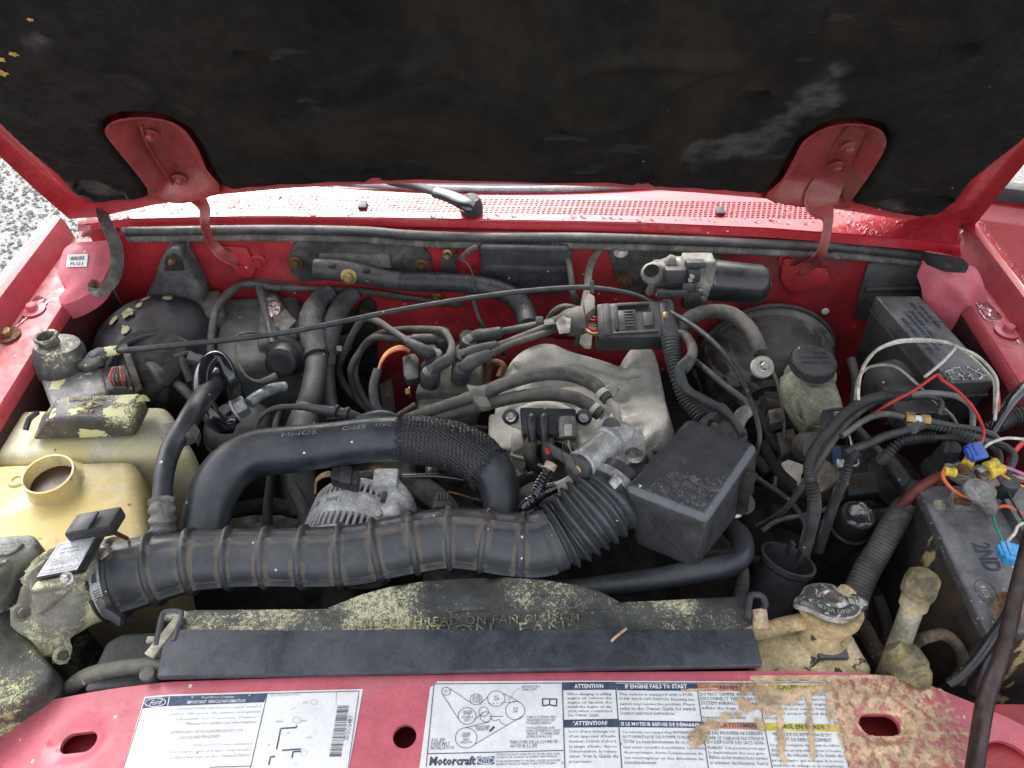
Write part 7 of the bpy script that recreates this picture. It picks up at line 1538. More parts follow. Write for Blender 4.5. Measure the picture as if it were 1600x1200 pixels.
# ================================================================ low things on the right
psr = thing('steering_fluid_cap', 'low round black reservoir cap with a glittering wet top', 'fluid reservoir'); c = P(1340, 806, -.08); R_ = M(29, c)
MB().lathe(c, (.05, -.1, 1), [(-.09, R_*1.1), (-.03, R_*1.1), (-.028, R_), (-.006, R_*1.0), (0, R_*.92), (.003, R_*.85), (.003, 0)], 36).build('reservoir', m_blk, psr)
MB().lathe(c, (.05, -.1, 1), [(-.034, R_*1.14), (-.030, R_*1.14)], 36).build('collar', m_dark, psr)
cy = crust(lambda x, y: .9-(math.hypot(x-c.x, y-c.y)/(R_*.82))**2+nzf(x, y, 70)*.5, c.x-R_, c.x+R_, c.y-R_, c.y+R_, .0018, lambda x, y: Vector((x, y, c.z+.0035-(y-c.y)*-.1)), lift=.001).build('wet_film', m_puddle, psr, smooth=70); cy['kind'] = 'stuff'
mb = MB(); droplets(lambda u, v, h: Vector((u, v, c.z+.0045+(v-c.y)*.1+h)), ell(c.x+.008, c.y-.004, R_*.5, R_*.5), 70, .0006, .0018, mb, 4); o = mb.build('water_drops', m_drop, psr, smooth=60); o['kind'] = 'stuff'
oc = thing('open_canister', 'black open plastic sleeve with a clipped ring leaning behind the radiator cap', 'canister'); c = P(1232, 874, -.05); axc = (P(1232, 874, -.05)-P(1205, 935, -.10)).normalized()
axc = Vector((.25, .35, .9)).normalized(); R_ = M(42, c)
MB().lathe(c-axc*.11, axc, [(0, R_*.88), (.10, R_*.93), (.104, R_*1.04), (.111, R_*1.04), (.111, R_*.93), (.106, R_*.90), (.02, R_*.82), (.019, 0)], 40).build('sleeve', m_rub, oc, smooth=40)
for a_, b_ in ((1235, 856), (1250, 868)): MB().box(P(a_, b_, -.03), axc, X, axc.cross(X), .018, .004, .012, .001).build('clip', m_blk, oc)
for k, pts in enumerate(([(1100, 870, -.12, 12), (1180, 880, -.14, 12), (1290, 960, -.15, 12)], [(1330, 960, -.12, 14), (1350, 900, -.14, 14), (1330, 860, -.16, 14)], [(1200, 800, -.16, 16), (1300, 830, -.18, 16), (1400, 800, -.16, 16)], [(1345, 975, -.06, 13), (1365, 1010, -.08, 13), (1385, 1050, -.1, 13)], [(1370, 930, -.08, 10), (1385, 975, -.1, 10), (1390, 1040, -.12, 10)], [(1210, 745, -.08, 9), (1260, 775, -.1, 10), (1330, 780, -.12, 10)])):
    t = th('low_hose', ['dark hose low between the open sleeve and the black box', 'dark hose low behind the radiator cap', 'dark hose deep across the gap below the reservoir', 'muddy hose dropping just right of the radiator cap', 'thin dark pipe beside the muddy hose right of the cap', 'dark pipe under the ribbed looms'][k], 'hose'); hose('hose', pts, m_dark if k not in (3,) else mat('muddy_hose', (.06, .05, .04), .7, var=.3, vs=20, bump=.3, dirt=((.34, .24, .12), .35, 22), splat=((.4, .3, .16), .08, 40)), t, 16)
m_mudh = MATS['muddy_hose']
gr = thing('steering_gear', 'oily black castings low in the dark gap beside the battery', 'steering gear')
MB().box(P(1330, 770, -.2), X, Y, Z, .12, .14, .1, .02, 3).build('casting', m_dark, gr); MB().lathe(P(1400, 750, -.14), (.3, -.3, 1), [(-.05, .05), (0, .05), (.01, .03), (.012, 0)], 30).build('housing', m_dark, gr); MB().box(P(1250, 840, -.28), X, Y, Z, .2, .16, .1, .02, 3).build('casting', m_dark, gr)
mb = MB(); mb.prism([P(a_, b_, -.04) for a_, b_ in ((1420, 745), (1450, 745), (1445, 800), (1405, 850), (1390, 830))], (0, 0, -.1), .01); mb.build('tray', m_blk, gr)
# radiator tank, neck, cap
rt = thing('radiator_tank', 'radiator end tank crusted with tan dried coolant under the silver cap', 'radiator tank')
m_crt = mat('coolant_crust', (.62, .52, .31), .8, var=.2, vs=25, bump=.5, bs=160, dirt=((.38, .27, .13), .35, 14), splat=((.055, .055, .05), .24, 36))
m_crt2 = mat('coolant_crust_rust', (.50, .37, .20), .8, var=.3, vs=25, bump=.5, bs=160, dirt=((.48, .38, .22), .5, 16), splat=((.05, .045, .04), .2, 40))
b = MB(); b.prism([P(a_, b_, -.01) for a_, b_ in ((1176, 968), (1240, 962), (1310, 968), (1332, 985), (1345, 1010), (1368, 1048), (1330, 1062), (1180, 1062))], (0, 0, -.15), .008, 3); b.build('tank', m_crt, rt)
MB().box(P(1300, 1020, -.006), X, Y, Z, .034, .016, .008, .003).build('rubber_pad', m_blkg, rt)
nk = P(1292, 962, .02)
MB().lathe(nk-Vector((0, .012, .045)), (.04, .25, .95), [(0, .030), (.02, .028), (.03, .026), (.046, .029), (.05, .033), (.06, .034), (.062, .028)], 36).build('filler_neck', m_crt2, rt, smooth=50)
hose('overflow_pipe', [(1160, 990, -.005, 12), (1190, 987, .0, 12.5), (1220, 978, .008, 13), (1250, 972, .012, 13), (1275, 968, .01, 12)], m_crt2, rt, 20)
rc = thing('pressure_cap', 'round silver radiator cap with two ears and a black warning ring', 'radiator cap')
rcz = .045; c = P(1299, 938, rcz); R_ = M(44, c); axr = Vector((.05, .36, .93)).normalized()
m_chr = mat('dirty_chrome', (.55, .54, .51), .3, metal=.85, var=.12, vs=30, bump=.25, bs=120, dirt=((.46, .38, .25), .3, 22), splat=((.52, .43, .28), .08, 30))
CS = Surf(c, X, Y-Z*0); exr = (X-axr*X.dot(axr)).normalized(); eyr = axr.cross(exr)
ol = []
for i in range(72):
    t_ = 2*math.pi*i/72; r_ = R_*1.0+R_*.38*(math.exp(-((angd(t_, math.radians(186)))/.27)**2)+math.exp(-((angd(t_, math.radians(4)))/.27)**2)); ol.append((r_*math.cos(t_), r_*math.sin(t_)*.98))
def capf(u, v):
    q = math.hypot(u, v)/R_; e_ = dist_poly((u, v), ol); return c+exr*u+eyr*v+axr*(.004*sstep(0, .008, e_)-.0015*sstep(.62, .5, q)+(.0035*sstep(.50, .44, q) if q < .5 else 0)-(.002*sstep(.3, .24, q) if q < .3 else 0)-.004*max(0, q-1))
me = patch(ol, [], .0028, capf, down=-axr*.006).mesh('c'); fixn(me); co_ = link('cap_plate', me, m_chr, rc, 60)
mb = MB(); n_ = 60; ra, rb2 = R_*.56, R_*.93
mb.add([capf(math.cos(2*math.pi*i/n_)*r_, math.sin(2*math.pi*i/n_)*r_)+axr*.0005 for i in range(n_) for r_ in (ra, R_*.68, R_*.8, rb2)], [(i*4+k, i*4+k+1, ((i+1) % n_)*4+k+1, ((i+1) % n_)*4+k) for i in range(n_) for k in range(3)])
me = mb.mesh('r'); fixn(me); ring = link('warning_ring', me, mat('worn_black_print', (.10, .10, .10), .4, var=.4, vs=40, bump=.1, splat=((.5, .48, .44), .3, 70)), rc, 60)
def arc_text(s, a0, a1, r_, h, flip, mb):
    cu = tmesh(s, Vector(), X, Y, .01, width=1.0, height=h)
    out = []
    for v in cu[0]:
        t_ = v.x; a_ = a0+(a1-a0)*t_; rr2 = r_+(v.y if not flip else -v.y); u, w = math.cos(a_)*rr2, math.sin(a_)*rr2; out.append(capf(u, w)+axr*.001)
    mb.add(out, cu[1])
m_letw = mat('worn_silver_lettering', (.38, .38, .36), .5, var=.35, vs=120, bump=0)
mb = MB(); arc_text('NEVER OPEN HOT', math.radians(205), math.radians(345), R_*.83, R_*.15, True, mb); mb.build('warning_lettering', m_letw, ring, smooth=0)
mb = MB(); arc_text('DANGER', math.radians(128), math.radians(62), R_*.68, R_*.15, False, mb); mb.build('warning_lettering', m_letw, ring, smooth=0)
MB().lathe(c+axr*.0035, axr, [(0, R_*.24), (.002, R_*.22), (.0022, R_*.05)], 24).build('rivet', mat('rusty_rivet', (.24, .19, .17), .6, metal=.5, var=.3, vs=50), rc)
cm = crust(lambda x, y: .55-math.hypot((x-c.x-R_*.62)/(R_*.42), (y-c.y-R_*.35)/(R_*.42))**2+nzf(x, y, 90, 3)*.5, c.x, c.x+R_*1.2, c.y-R_*.2, c.y+R_*.95, .0012, lambda x, y: c+exr*(x-c.x)+eyr*(y-c.y)+axr*.0052, lift=.0006).build('dried_splash', m_tan, rc, smooth=60); cm['kind'] = 'stuff'
# service port
sp_ = thing('service_port', 'muddy aluminium service port pipe with a knurled cap right of the radiator cap', 'service port')
m_mudal = mat('muddy_aluminium', (.34, .31, .24), .65, metal=.15, var=.25, vs=30, bump=.4, bs=160, dirt=((.4, .29, .12), .4, 18), splat=((.5, .39, .2), .10, 30))
q0, q1 = P(1390, 1046, -.03), P(1442, 905, .09); dq = (q1-q0).normalized(); Lq = (q1-q0).length
MB().lathe(q0, dq, [(-.02, .0125), (Lq*.72, .0115), (Lq*.72, .0145), (Lq*.86, .0145), (Lq*.87, .011), (Lq*.9, .011)], 24).build('pipe', m_mudal, sp_)
b = MB(); b.lathe(q0+dq*Lq*.84, dq, [(0, .0165), (.004, .018), (.020, .0175), (.024, .0165), (.027, .013), (.0275, 0)], 10); b.build('cap', mat('muddy_cap', (.15, .13, .08), .75, var=.35, vs=40, bump=.5, bs=150, dirt=((.45, .36, .14), .5, 35)), sp_, smooth=25)
MB().lathe(P(1394, 1008, .015), (P(1424, 1046, -.0)-P(1394, 1008, .015)), [(0, .010), (.006, .0105), (.008, .012), (.012, .019), (.018, .021), (.034, .020), (.036, .017), (.044, .016), (.052, .010)], 22).build('side_fitting', MATS['muddy_cap'], sp_)
lp = thing('bent_hose', 'muddy hose bent in a half loop in front of the battery case', 'hose'); hose('hose', ZA([(205, 700, -.02), (250, 655, -.01), (320, 625, .0), (420, 605, .0), (500, 645, -.005), (560, 730, -.015), (575, 830, -.03), (550, 950, -.05)], 0, 9), m_mudh, lp, 16)
for k, pts in enumerate(([(470, 960, -.02, 8), (560, 900, -.01, 9), (680, 780, .01, 8), (790, 620, .03, 8), (880, 480, .045, 7), (910, 400, .05, 6)], [(640, 1010, -.03, 9), (700, 930, -.01, 10), (760, 800, .01, 9), (830, 680, .02, 9), (900, 540, .03, 9), (935, 440, .04, 8)])):
    t = th('negative_cable', ['splashed black cable crossing the front of the battery, left of the pair', 'splashed black cable rising to the front battery terminal, right of the pair'][k], 'cable'); hose('cable', ZA(pts, 0, 8), mat('splashed_cable', (.025, .027, .035), .35, var=.3, vs=20, bump=.1, coat=.2, splat=((.45, .35, .18), .16, 34)) if k == 0 else MATS['splashed_cable'], t, 16)
nt_ = thing('negative_terminal', 'corroded brown terminal clamp at the front edge of the battery', 'battery clamp'); b = MB(); b.lathe(P(1578, 942, .04), Z, [(-.02, .013), (.008, .014)], 18); b.box(P(1572, 955, .035), X, Y, Z, .03, .02, .02); me = remesh(b, .002, 3, .001, 120); link('clamp', me, mat('corroded_brown', (.3, .2, .14), .8, var=.4, vs=60, bump=.7, bs=180), nt_, 60); bolt('bolt', P(1575, 938, .055), Z, .006, nt_, m_rust)
pr = thing('prop_rod', 'dark brown hood prop rod standing up at the lower right corner', 'prop rod')
MB().tube([P(1521, 1215, .012), P(1526, 1180, .014), P(1537, 1110, .02), P(1548, 1070, .035), P(1560, 1040, .05), P(1572, 1000, .075), P(1585, 940, .11), P(1597, 890, .14), P(1612, 830, .18), P(1630, 760, .24)], [.0085, .0085, .0088, .0085, .008, .0078, .0075, .0072, .007, .007], 16, 6).build('rod', mat('rod_brown_black', (.05, .034, .032), .4, metal=.3, var=.35, vs=18, bump=.1, bs=60, dirt=((.11, .06, .045), .3, 14)), pr)

# ================================================================ labels on the radiator support
def lab(u, v, h=0): return Vector((u, v, rs_h(u, v)+.0007+h))
def lp2(px, py): p_ = P(px, py, .0008); return Vector((p_.x, p_.y))
def sticker(px, name, label, m=m_paper, r=.0):
    po = [tuple(lp2(*q)) for q in px]; me = patch(po, [], .01, lambda u, v: lab(u, v), down=(0, 0, -.0005)).mesh('s'); fixn(me); o = link(name, me, m, sup, 40); o['label'] = label; return o
def txt(mb, s, A, B, hpx, up, shear=0, off=0, lift=.0004, n=0):
    a_, b_ = lp2(*A), lp2(*B); w_ = (b_-a_).length
    vs, fs = tmesh(s, Vector(), X, Y, .01, width=w_, height=M(hpx, P(*A, 0))*1.35, shear=shear, off=off, res=1)
    xd_ = (b_-a_).normalized(); out = [lab(a_.x+xd_.x*v.x+up.x*v.y, a_.y+xd_.y*v.x+up.y*v.y, lift) for v in vs]; mb.add(out, fs)
def quad(mb, pts, lift=.0003, sub=6):
    q = [lp2(*p_) for p_ in pts]; vs = []
    for i in range(sub+1):
        t_ = i/sub; a_ = q[0].lerp(q[1], t_); b_ = q[3].lerp(q[2], t_); vs += [lab(a_.x, a_.y, lift), lab(b_.x, b_.y, lift)]
    mb.add(vs, [(2*i, 2*i+1, 2*i+3, 2*i+2) for i in range(sub)])
def line(mb, pts, w=.0007, lift=.0005):
    q = [lp2(*p_) for p_ in pts]
    for a_, b_ in zip(q, q[1:]):
        n_ = Vector((-(b_-a_).y, (b_-a_).x)).normalized()*w/2; vs = []
        k = max(1, int((b_-a_).length/.02))
        for i in range(k+1): c_ = a_.lerp(b_, i/k); vs += [lab(c_.x+n_.x, c_.y+n_.y, lift), lab(c_.x-n_.x, c_.y-n_.y, lift)]
        mb.add(vs, [(2*i, 2*i+1, 2*i+3, 2*i+2) for i in range(k)])
def circ(mb, c, rx, ry, w=.0006): line(mb, [(c[0]+rx*math.cos(2*math.pi*i/24), c[1]+ry*math.sin(2*math.pi*i/24)) for i in range(25)], w)
U1 = (lp2(222, 1090)-lp2(190, 1200)).normalized(); U2 = (lp2(675, 1067)-lp2(655, 1200)).normalized(); U3 = (lp2(958, 1068)-lp2(972, 1200)).normalized()
z3 = lambda x, y: (180+x/4, 1060+y/4); z1 = lambda x, y: (660+x/5.333, 1050+y/5.333); z2 = lambda x, y: (940+x/4, 1050+y/4)
# left label
s1_ = sticker([(224, 1086.5), (567, 1076.5), (545, 1200), (535, 1260), (172, 1260), (190, 1200)], 'information_label', 'white vehicle information label with a navy header and a barcode')
mb = MB(); quad(mb, [z3(183, 122), z3(950, 97), z3(930, 150), z3(165, 180)]); mb.build('header_band', m_inkblue, s1_, smooth=0)
mb = MB()
txt(mb, 'Ford Motor Company', z3(538, 127), z3(742, 122), 3.6, U1, .2, lift=.0006); txt(mb, 'IMPORTANT  VEHICLE INFORMATION', z3(446, 160), z3(812, 150), 3.8, U1, .2, lift=.0006, off=.0001)
txt(mb, 'Ford', z3(206, 166), z3(288, 160), 6, U1, .4, lift=.0007); circ(mb, z3(248, 147), 17, 6.6, .0007); line(mb, [z3(340, 116), z3(328, 172)], .0009, .0006); mb.build('header_lettering', m_paper, s1_, smooth=0)
mb = MB(); line(mb, [z3(183, 118), z3(1524, 80), z3(1450, 600), z3(1440, 700)]); line(mb, [z3(183, 120), z3(30, 600)], .0006); line(mb, [z3(950, 100), z3(845, 560), z3(830, 650)]); line(mb, [z3(590, 556), z3(845, 548)]); line(mb, [z3(1385, 85), z3(1380, 170)], .0003)
for pts in ([z3(1136, 295), z3(1132, 308), z3(1035, 314), z3(1008, 446)], [z3(1042, 450), z3(1160, 442)], [z3(1160, 456), z3(1112, 460), z3(1104, 500)], [z3(1000, 488), z3(970, 492), z3(960, 542)]): line(mb, pts, .0014)
rr = random.Random(8); y = 0
while y < 1:
    h = rr.choice((.008, .012, .02)); a_ = (1390-52*y, 172+312*y); b_ = (1462-48*y, 170+312*y); quad(mb, [z3(a_[0], a_[1]), z3(b_[0], b_[1]), z3(b_[0]-h*48, b_[1]+h*312), z3(a_[0]-h*52, a_[1]+h*312)], .0005, 1); y += h+rr.choice((.008, .014, .02))
vdir = (lp2(*z3(1480, 230))-lp2(*z3(1448, 385))).normalized()
vs, fs = tmesh('SD2CG4BY', Vector(), X, Y, .01, width=(lp2(*z3(1480, 230))-lp2(*z3(1448, 385))).length, height=.0048, res=1); o2 = lp2(*z3(1456, 388)); pn_ = Vector((-vdir.y, vdir.x)); mb.add([lab(o2.x+vdir.x*v.x+pn_.x*v.y, o2.y+vdir.y*v.x+pn_.y*v.y, .0005) for v in vs], fs)
mb.build('print', m_ink, s1_, smooth=0)
mb = MB()
for s_, a_, b_ in (('equipped with electronic engine control', (380, 196), (912, 182)), ('systems. Idle speed, idle mixture and ignition', (330, 230), (906, 214)), ('adjustable. See Powertrain Control', (376, 262), (880, 248)), ('Manual for additional information.', (436, 292), (884, 280)), ('AMERICAN PETROLEUM INSTITUTE', (340, 346), (800, 334)), ('GASOLINE ENGINES', (390, 380), (650, 370)), ('SF/CC or SG/CD service applicable to', (484, 424), (862, 414)), ('passenger cars and light duty trucks', (344, 466), (848, 452)), ('certified for sale in the United States', (316, 506), (842, 486))):
    txt(mb, s_, z3(*a_), z3(*b_), 3.3, U1, .2)
for s_, a_, b_ in (('VACUUM HOSE ROUTING', (966, 115), (1156, 108)), ('VAC', (1168, 160), (1200, 158)), ('PCV', (1098, 200), (1128, 196)), ('MAN', (1000, 278), (1050, 276)), ('FPR', (1060, 350), (1086, 346)), ('THROTTLE', (1160, 274), (1200, 272)), ('EGR', (1190, 380), (1224, 376)), ('CAN', (1106, 540), (1134, 538))): txt(mb, s_, z3(*a_), z3(*b_), 2.4, U1, .2)
circ(mb, z3(1245, 150), 5, 4, .0004); circ(mb, z3(1136, 262), 6, 5, .0004); circ(mb, z3(1180, 468), 5, 5, .0004); mb.build('faded_print', m_inkf, s1_, smooth=0)
# right label
s2_ = sticker([(684, 1064), (1289, 1064), (1298, 1069), (1326, 1200), (1340, 1262), (646, 1262), (655, 1200), (672, 1074)], 'belt_routing_label', 'long white belt routing and warning label with coloured headers')
mb = MB(); quad(mb, [z1(1165, 88), z1(1604, 84), z1(1608, 150), z1(1170, 154)]); quad(mb, [z1(1176, 400), z1(1628, 392), z1(1632, 462), z1(1180, 466)])
quad(mb, [z2(90, 74), z2(592, 72), z2(600, 118), z2(96, 116)]); quad(mb, [z2(108, 302), z2(640, 310), z2(650, 350), z2(112, 346)]); mb.build('navy_header', m_inkblue, s2_, smooth=0)
mb = MB(); quad(mb, [z1(455, 704), z1(600, 702), z1(600, 768), z1(455, 772)]); mb.build('logo_block', mat('logo_blue', (.10, .13, .25), .5, var=.1), s2_, smooth=0)
mb = MB(); quad(mb, [z2(592, 72), z2(965, 70), z2(978, 120), z2(600, 118)]); quad(mb, [z2(645, 310), z2(1010, 314), z2(1020, 362), z2(655, 350)]); mb.build('orange_header', mat('orange_print', (.62, .27, .15), .6, var=.15, vs=30), s2_, smooth=0)
mb = MB(); quad(mb, [z2(978, 78), z2(1420, 76), z2(1432, 122), z2(990, 120)]); quad(mb, [z2(1018, 316), z2(1480, 328), z2(1492, 374), z2(1030, 364)]); mb.build('yellow_header', mat('yellow_print', (.72, .62, .08), .6, var=.15, vs=30), s2_, smooth=0)
mb = MB()
txt(mb, 'ATTENTION', z1(1268, 138), z1(1510, 136), 5.2, U3, off=.0003, lift=.0006); txt(mb, 'ATTENTION!', z1(1268, 446), z1(1545, 444), 5.2, U3, .2, off=.0003, lift=.0006)
txt(mb, 'IF ENGINE FAILS TO START', z2(146, 104), z2(534, 102), 5.2, U3, off=.0003, lift=.0006); txt(mb, 'SI LE MOTEUR REFUSE DE DÉMARRER', z2(120, 336), z2(620, 342), 5.2, U3, off=.0003, lift=.0006)
txt(mb, 'Ford', z1(484, 752), z1(566, 750), 7, U2, .4, lift=.0007); circ(mb, z1(528, 735), 13.0, 5.2, .0007); mb.build('header_lettering', m_paper, s2_, smooth=0)
mb = MB()
txt(mb, 'Motorcraft', z1(52, 775), z1(440, 770), 10.5, U2, off=.0004)
txt(mb, 'WARNING', z2(700, 108), z2(880, 106), 5, U3, off=.0002, lift=.0006); txt(mb, 'AVERTISSEMENT', z2(690, 344), z2(1000, 348), 5, U3, off=.0002, lift=.0006); txt(mb, 'CAUTION', z2(1100, 108), z2(1300, 110), 5, U3, off=.0002, lift=.0006); txt(mb, 'MISE EN GARDE', z2(1126, 352), z2(1396, 358), 5, U3, off=.0002, lift=.0006)
line(mb, [z1(30, 790), z1(95, 110), z1(115, 98), z1(1165, 95)], .0008); line(mb, [z1(1165, 95), z1(1190, 880)], .001); line(mb, [z1(40, 680), z1(1175, 655)], .0008); line(mb, [z2(86, 66), z2(126, 600), z2(130, 700)], .001); line(mb, [z2(594, 72), z2(668, 610), z2(680, 700)], .0009); line(mb, [z2(968, 72), z2(1068, 600), z2(1080, 700)], .0009); line(mb, [z2(1424, 78), z2(1560, 620)], .0008); line(mb, [z2(90, 68), z2(1410, 68), z2(1430, 84)], .0008)
for c_, rx, ry in (((198, 160), 6.8, 6.2), ((447, 228), 9.4, 8.6), ((615, 222), 13.5, 12.2), ((773, 322), 15, 14.4), ((372, 366), 14, 13), ((364, 548), 17, 16), ((510, 330), 7.4, 7.4), ((528, 374), 8.6, 8)): circ(mb, z1(*c_), rx, ry, .00055)
for a_, b_ in (((232, 140), (425, 270)), ((165, 180), (300, 390)), ((490, 260), (545, 205)), ((675, 180), (805, 250)), ((840, 365), (430, 605)), ((350, 465), (560, 415)), ((430, 400), (505, 340)), ((560, 370), (670, 370))): line(mb, [z1(*a_), z1(*b_)], .00055)
for k in range(9): line(mb, [z1(480+k*34, 268-k*2), z1(498+k*34, 267-k*2)], .0005)
line(mb, [z1(820, 135), z1(780, 150), z1(715, 245)], .0003); line(mb, [z1(600, 455), z1(560, 495)], .0022); line(mb, [z1(560, 380), z1(600, 410), z1(640, 395), z1(660, 430), z1(690, 440)], .0005)
for k in range(3): line(mb, [z1(1000+k*0, 225), z1(1004, 285), z1(1058, 275), z1(1116, 288), z1(1120, 228), z1(1062, 228), z1(1000, 225)], .0012)
line(mb, [z1(1062, 228), z1(1058, 275)], .0012)
def blk(rows, zf, up, h, sh=0):
    for s_, a_, b_ in rows: txt(mb, s_, zf(*a_), zf(*b_), h, up, sh)
blk([('ALT', (178, 168), (220, 166))], z1, U2, 2.6); blk([('IDLER', (416, 215), (478, 213)), ('POULIE', (412, 236), (484, 234)), ('FOLLE', (416, 256), (480, 254)), ('A/C', (594, 214), (634, 212)), ('CLIM', (588, 238), (638, 236)), ('P/S', (756, 316), (796, 314)), ('DIR.', (752, 340), (796, 338)), ('WATER', (336, 342), (412, 340)), ('PUMP', (342, 362), (404, 360)), ('POMPE A', (326, 388), (418, 384)), ('EAU', (350, 410), (396, 408)), ('CRANK', (324, 524), (396, 522)), ('SHAFT', (328, 544), (396, 542)), ('VILE', (336, 572), (386, 570)), ('BREQUIN', (318, 594), (410, 592)), ('TENSIONER', (432, 468), (558, 464)), ('TENDEUR', (444, 490), (548, 486)), ('WITHOUT A/C', (826, 136), (978, 132)), ('SANS CLIM', (828, 158), (948, 155)), ('TURN CLOCKWISE USING', (864, 388), (1112, 386)), ('TENSIONER PULLEY HEX', (864, 413), (1106, 411)), ('TO RELIEVE TENSION', (864, 438), (1072, 436)), ('POUR DETENDRE, AGIR', (864, 476), (1100, 474)), ('DANS L\'INTERIEUR DU GALET', (864, 500), (1150, 498)), ('TENDEUR . TOURNER DANS', (864, 526), (1140, 524)), ('LE SENS D\'HORLOGE', (864, 550), (1074, 548))], z1, U2, 2.9, .15)
blk([('3.0L EFI', (70, 580), (180, 578)), ('DRIVE BELT', (66, 613), (226, 610)), ('INSTALLATION', (62, 646), (258, 642)), ('PARCOURS DE LA COURROIE -', (730, 600), (1140, 594)), ('MOTEUR 3 L EFI', (730, 634), (950, 630))], z1, U2, 4, .1)
blk([('USE MOTORCRAFT SPARK PLUGS, FILTERS AND TUNE', (612, 697), (1142, 690)), ('UP PARTS FOR ORIGINAL EQUIPMENT PERFORMANCE', (612, 720), (1120, 712)), ('POUR UN RENDEMENT D ORIGINE, UTILISEZ LES BOUGIES', (612, 752), (1150, 744)), ('FILTRES ET PIECES DE MISE AU POINT MOTORCRAFT', (612, 778), (1112, 770))], z1, U2, 2.6, .1)
blk([('When changing or adding', (1204, 196), (1572, 196)), ('engine oil, remove the', (1206, 230), (1574, 230)), ('engine oil dipstick. Re-', (1206, 266), (1580, 266)), ('install the engine oil dip-', (1208, 302), (1582, 302)), ('stick when completed.', (1210, 338), (1584, 338)), ('See Owner Guide.', (1210, 374), (1474, 374)), ('Lors d\'une vidange ou', (1216, 508), (1602, 506)), ('d\'un appoint d\'huile', (1218, 548), (1608, 548)), ('moteur, retirer d\'abord', (1220, 590), (1612, 590)), ('la jauge d\'huile. Apres', (1220, 632), (1618, 632)), ('l\'intervention, la reinse-', (1222, 674), (1622, 674)), ('serer. Voir le Guide du', (1224, 716), (1626, 716)), ('proprietaire', (1222, 758), (1406, 758))], z1, U3, 4, .1)
blk([('This vehicle is equipped with a FUEL', (108, 148), (574, 150)), ('PUMP SHUT-OFF SWITCH. Resetting this', (110, 178), (578, 180)), ('switch may resolve the problem. Please', (112, 209), (583, 210)), ('refer to the Owner Guide for switch', (114, 240), (588, 241)), ('location and reset instructions.', (117, 268), (460, 270)), ('Ce vehicule est equipe d\'un INTERRUPTEUR', (128, 384), (640, 388)), ('AUTOMATIQUE DE POMPE D\'ALIMENTA-', (130, 415), (640, 418)), ('TION. Le reenclenchement de ce commuta-', (133, 446), (645, 450)), ('teur peut resoudre le probleme. Le Guide', (135, 478), (645, 484)), ('du proprietaire donne l\'emplacement de', (137, 510), (630, 518)), ('cet interrupteur et des directives de', (140, 544), (636, 552)), ('reenclenchement', (143, 576), (342, 578)),
     ('DO NOT TAMPER WITH OR', (614, 148), (960, 150)), ('DISCONNECT THE AIR BAG', (618, 176), (966, 178)), ('SYSTEM WIRING. You could', (622, 205), (970, 206)), ('inflate the bags or make', (626, 232), (970, 234)), ('them inoperative. See manual', (630, 290), (902, 292)), ('NE PAS MODIFIER NI DEBRAN-', (650, 392), (1012, 394)), ('CHER LE CABLAGE ELECTRIQUE', (654, 420), (1016, 424)), ('DU DISPOSITIF DES SACS GON-', (658, 448), (1020, 454)), ('FLABLES. Cela pourrait provoquer', (662, 480), (1026, 486)), ('le deploiement des sacs gon-', (666, 510), (1020, 516)), ('flables ou les mettre hors service', (672, 542), (1040, 550)), ('et entrainer des blessures. Voir le', (676, 576), (1044, 582)),
     ('REPLACEMENT AND COOLING', (1110, 148), (1400, 152)), ('The correct type of coolant for', (1010, 176), (1405, 180)), ('system is important for engine', (1014, 206), (1410, 210)), ('life. Consult your vehicle Owner', (1018, 236), (1426, 240)), ('Guide for proper fill and drain', (1020, 264), (1430, 270)), ('procedures.', (1022, 294), (1140, 296)), ('METHODE DE REMPLISSAGE DU', (1072, 398), (1436, 404)), ('CIRCUIT DE REFROIDISSEMENT', (1080, 430), (1440, 438)), ('La purge complete du circuit de refroi-', (1056, 462), (1490, 468)), ('dissement est importante pour la bonne', (1060, 494), (1496, 502)), ('marche du vehicule. Voir le Guide du', (1064, 526), (1504, 534)), ('proprietaire qui indique la bonne', (1068, 558), (1510, 566)), ('methode de vidange et de remplissage', (1074, 590), (1516, 598))], z2, U3, 4.1, .05)
mb.build('print', m_ink, s2_, smooth=0)

m_soft = softmat('dried_coolant_film', (.70, .50, .31), .66, 1.75, 220)
# ---- tan dried splash over the right half of support and label
def capsule(segs):
    q = [(pz(*a_), pz(*b_), r_) for a_, b_, r_ in segs]
    return lambda x, y: max(1-near_seg(x, y, a_, b_)/r_ for a_, b_, r_ in q)
K = .00068
blob = capsule([((1175, 1078), (1225, 1092), 26*K), ((1160, 1100), (1215, 1110), 16*K), ((1150, 1115), (1100, 1140), 12*K), ((1100, 1140), (1080, 1160), 14*K), ((1185, 1125), (1190, 1140), 9*K), ((1180, 1125), (1186, 1136), 9*K), ((1065, 1080), (1120, 1076), 3*K), ((1215, 1090), (1222, 1180), 7*K), ((1222, 1180), (1226, 1186), 11*K), ((1262, 1080), (1270, 1185), 7*K), ((1240, 1080), (1290, 1078), 12*K), ((1290, 1080), (1298, 1140), 5*K), ((1180, 1060), (1330, 1060), 12*K)])
cx_, cy_ = pz(1345, 1055); hx, hy = pz(1378, 1129)
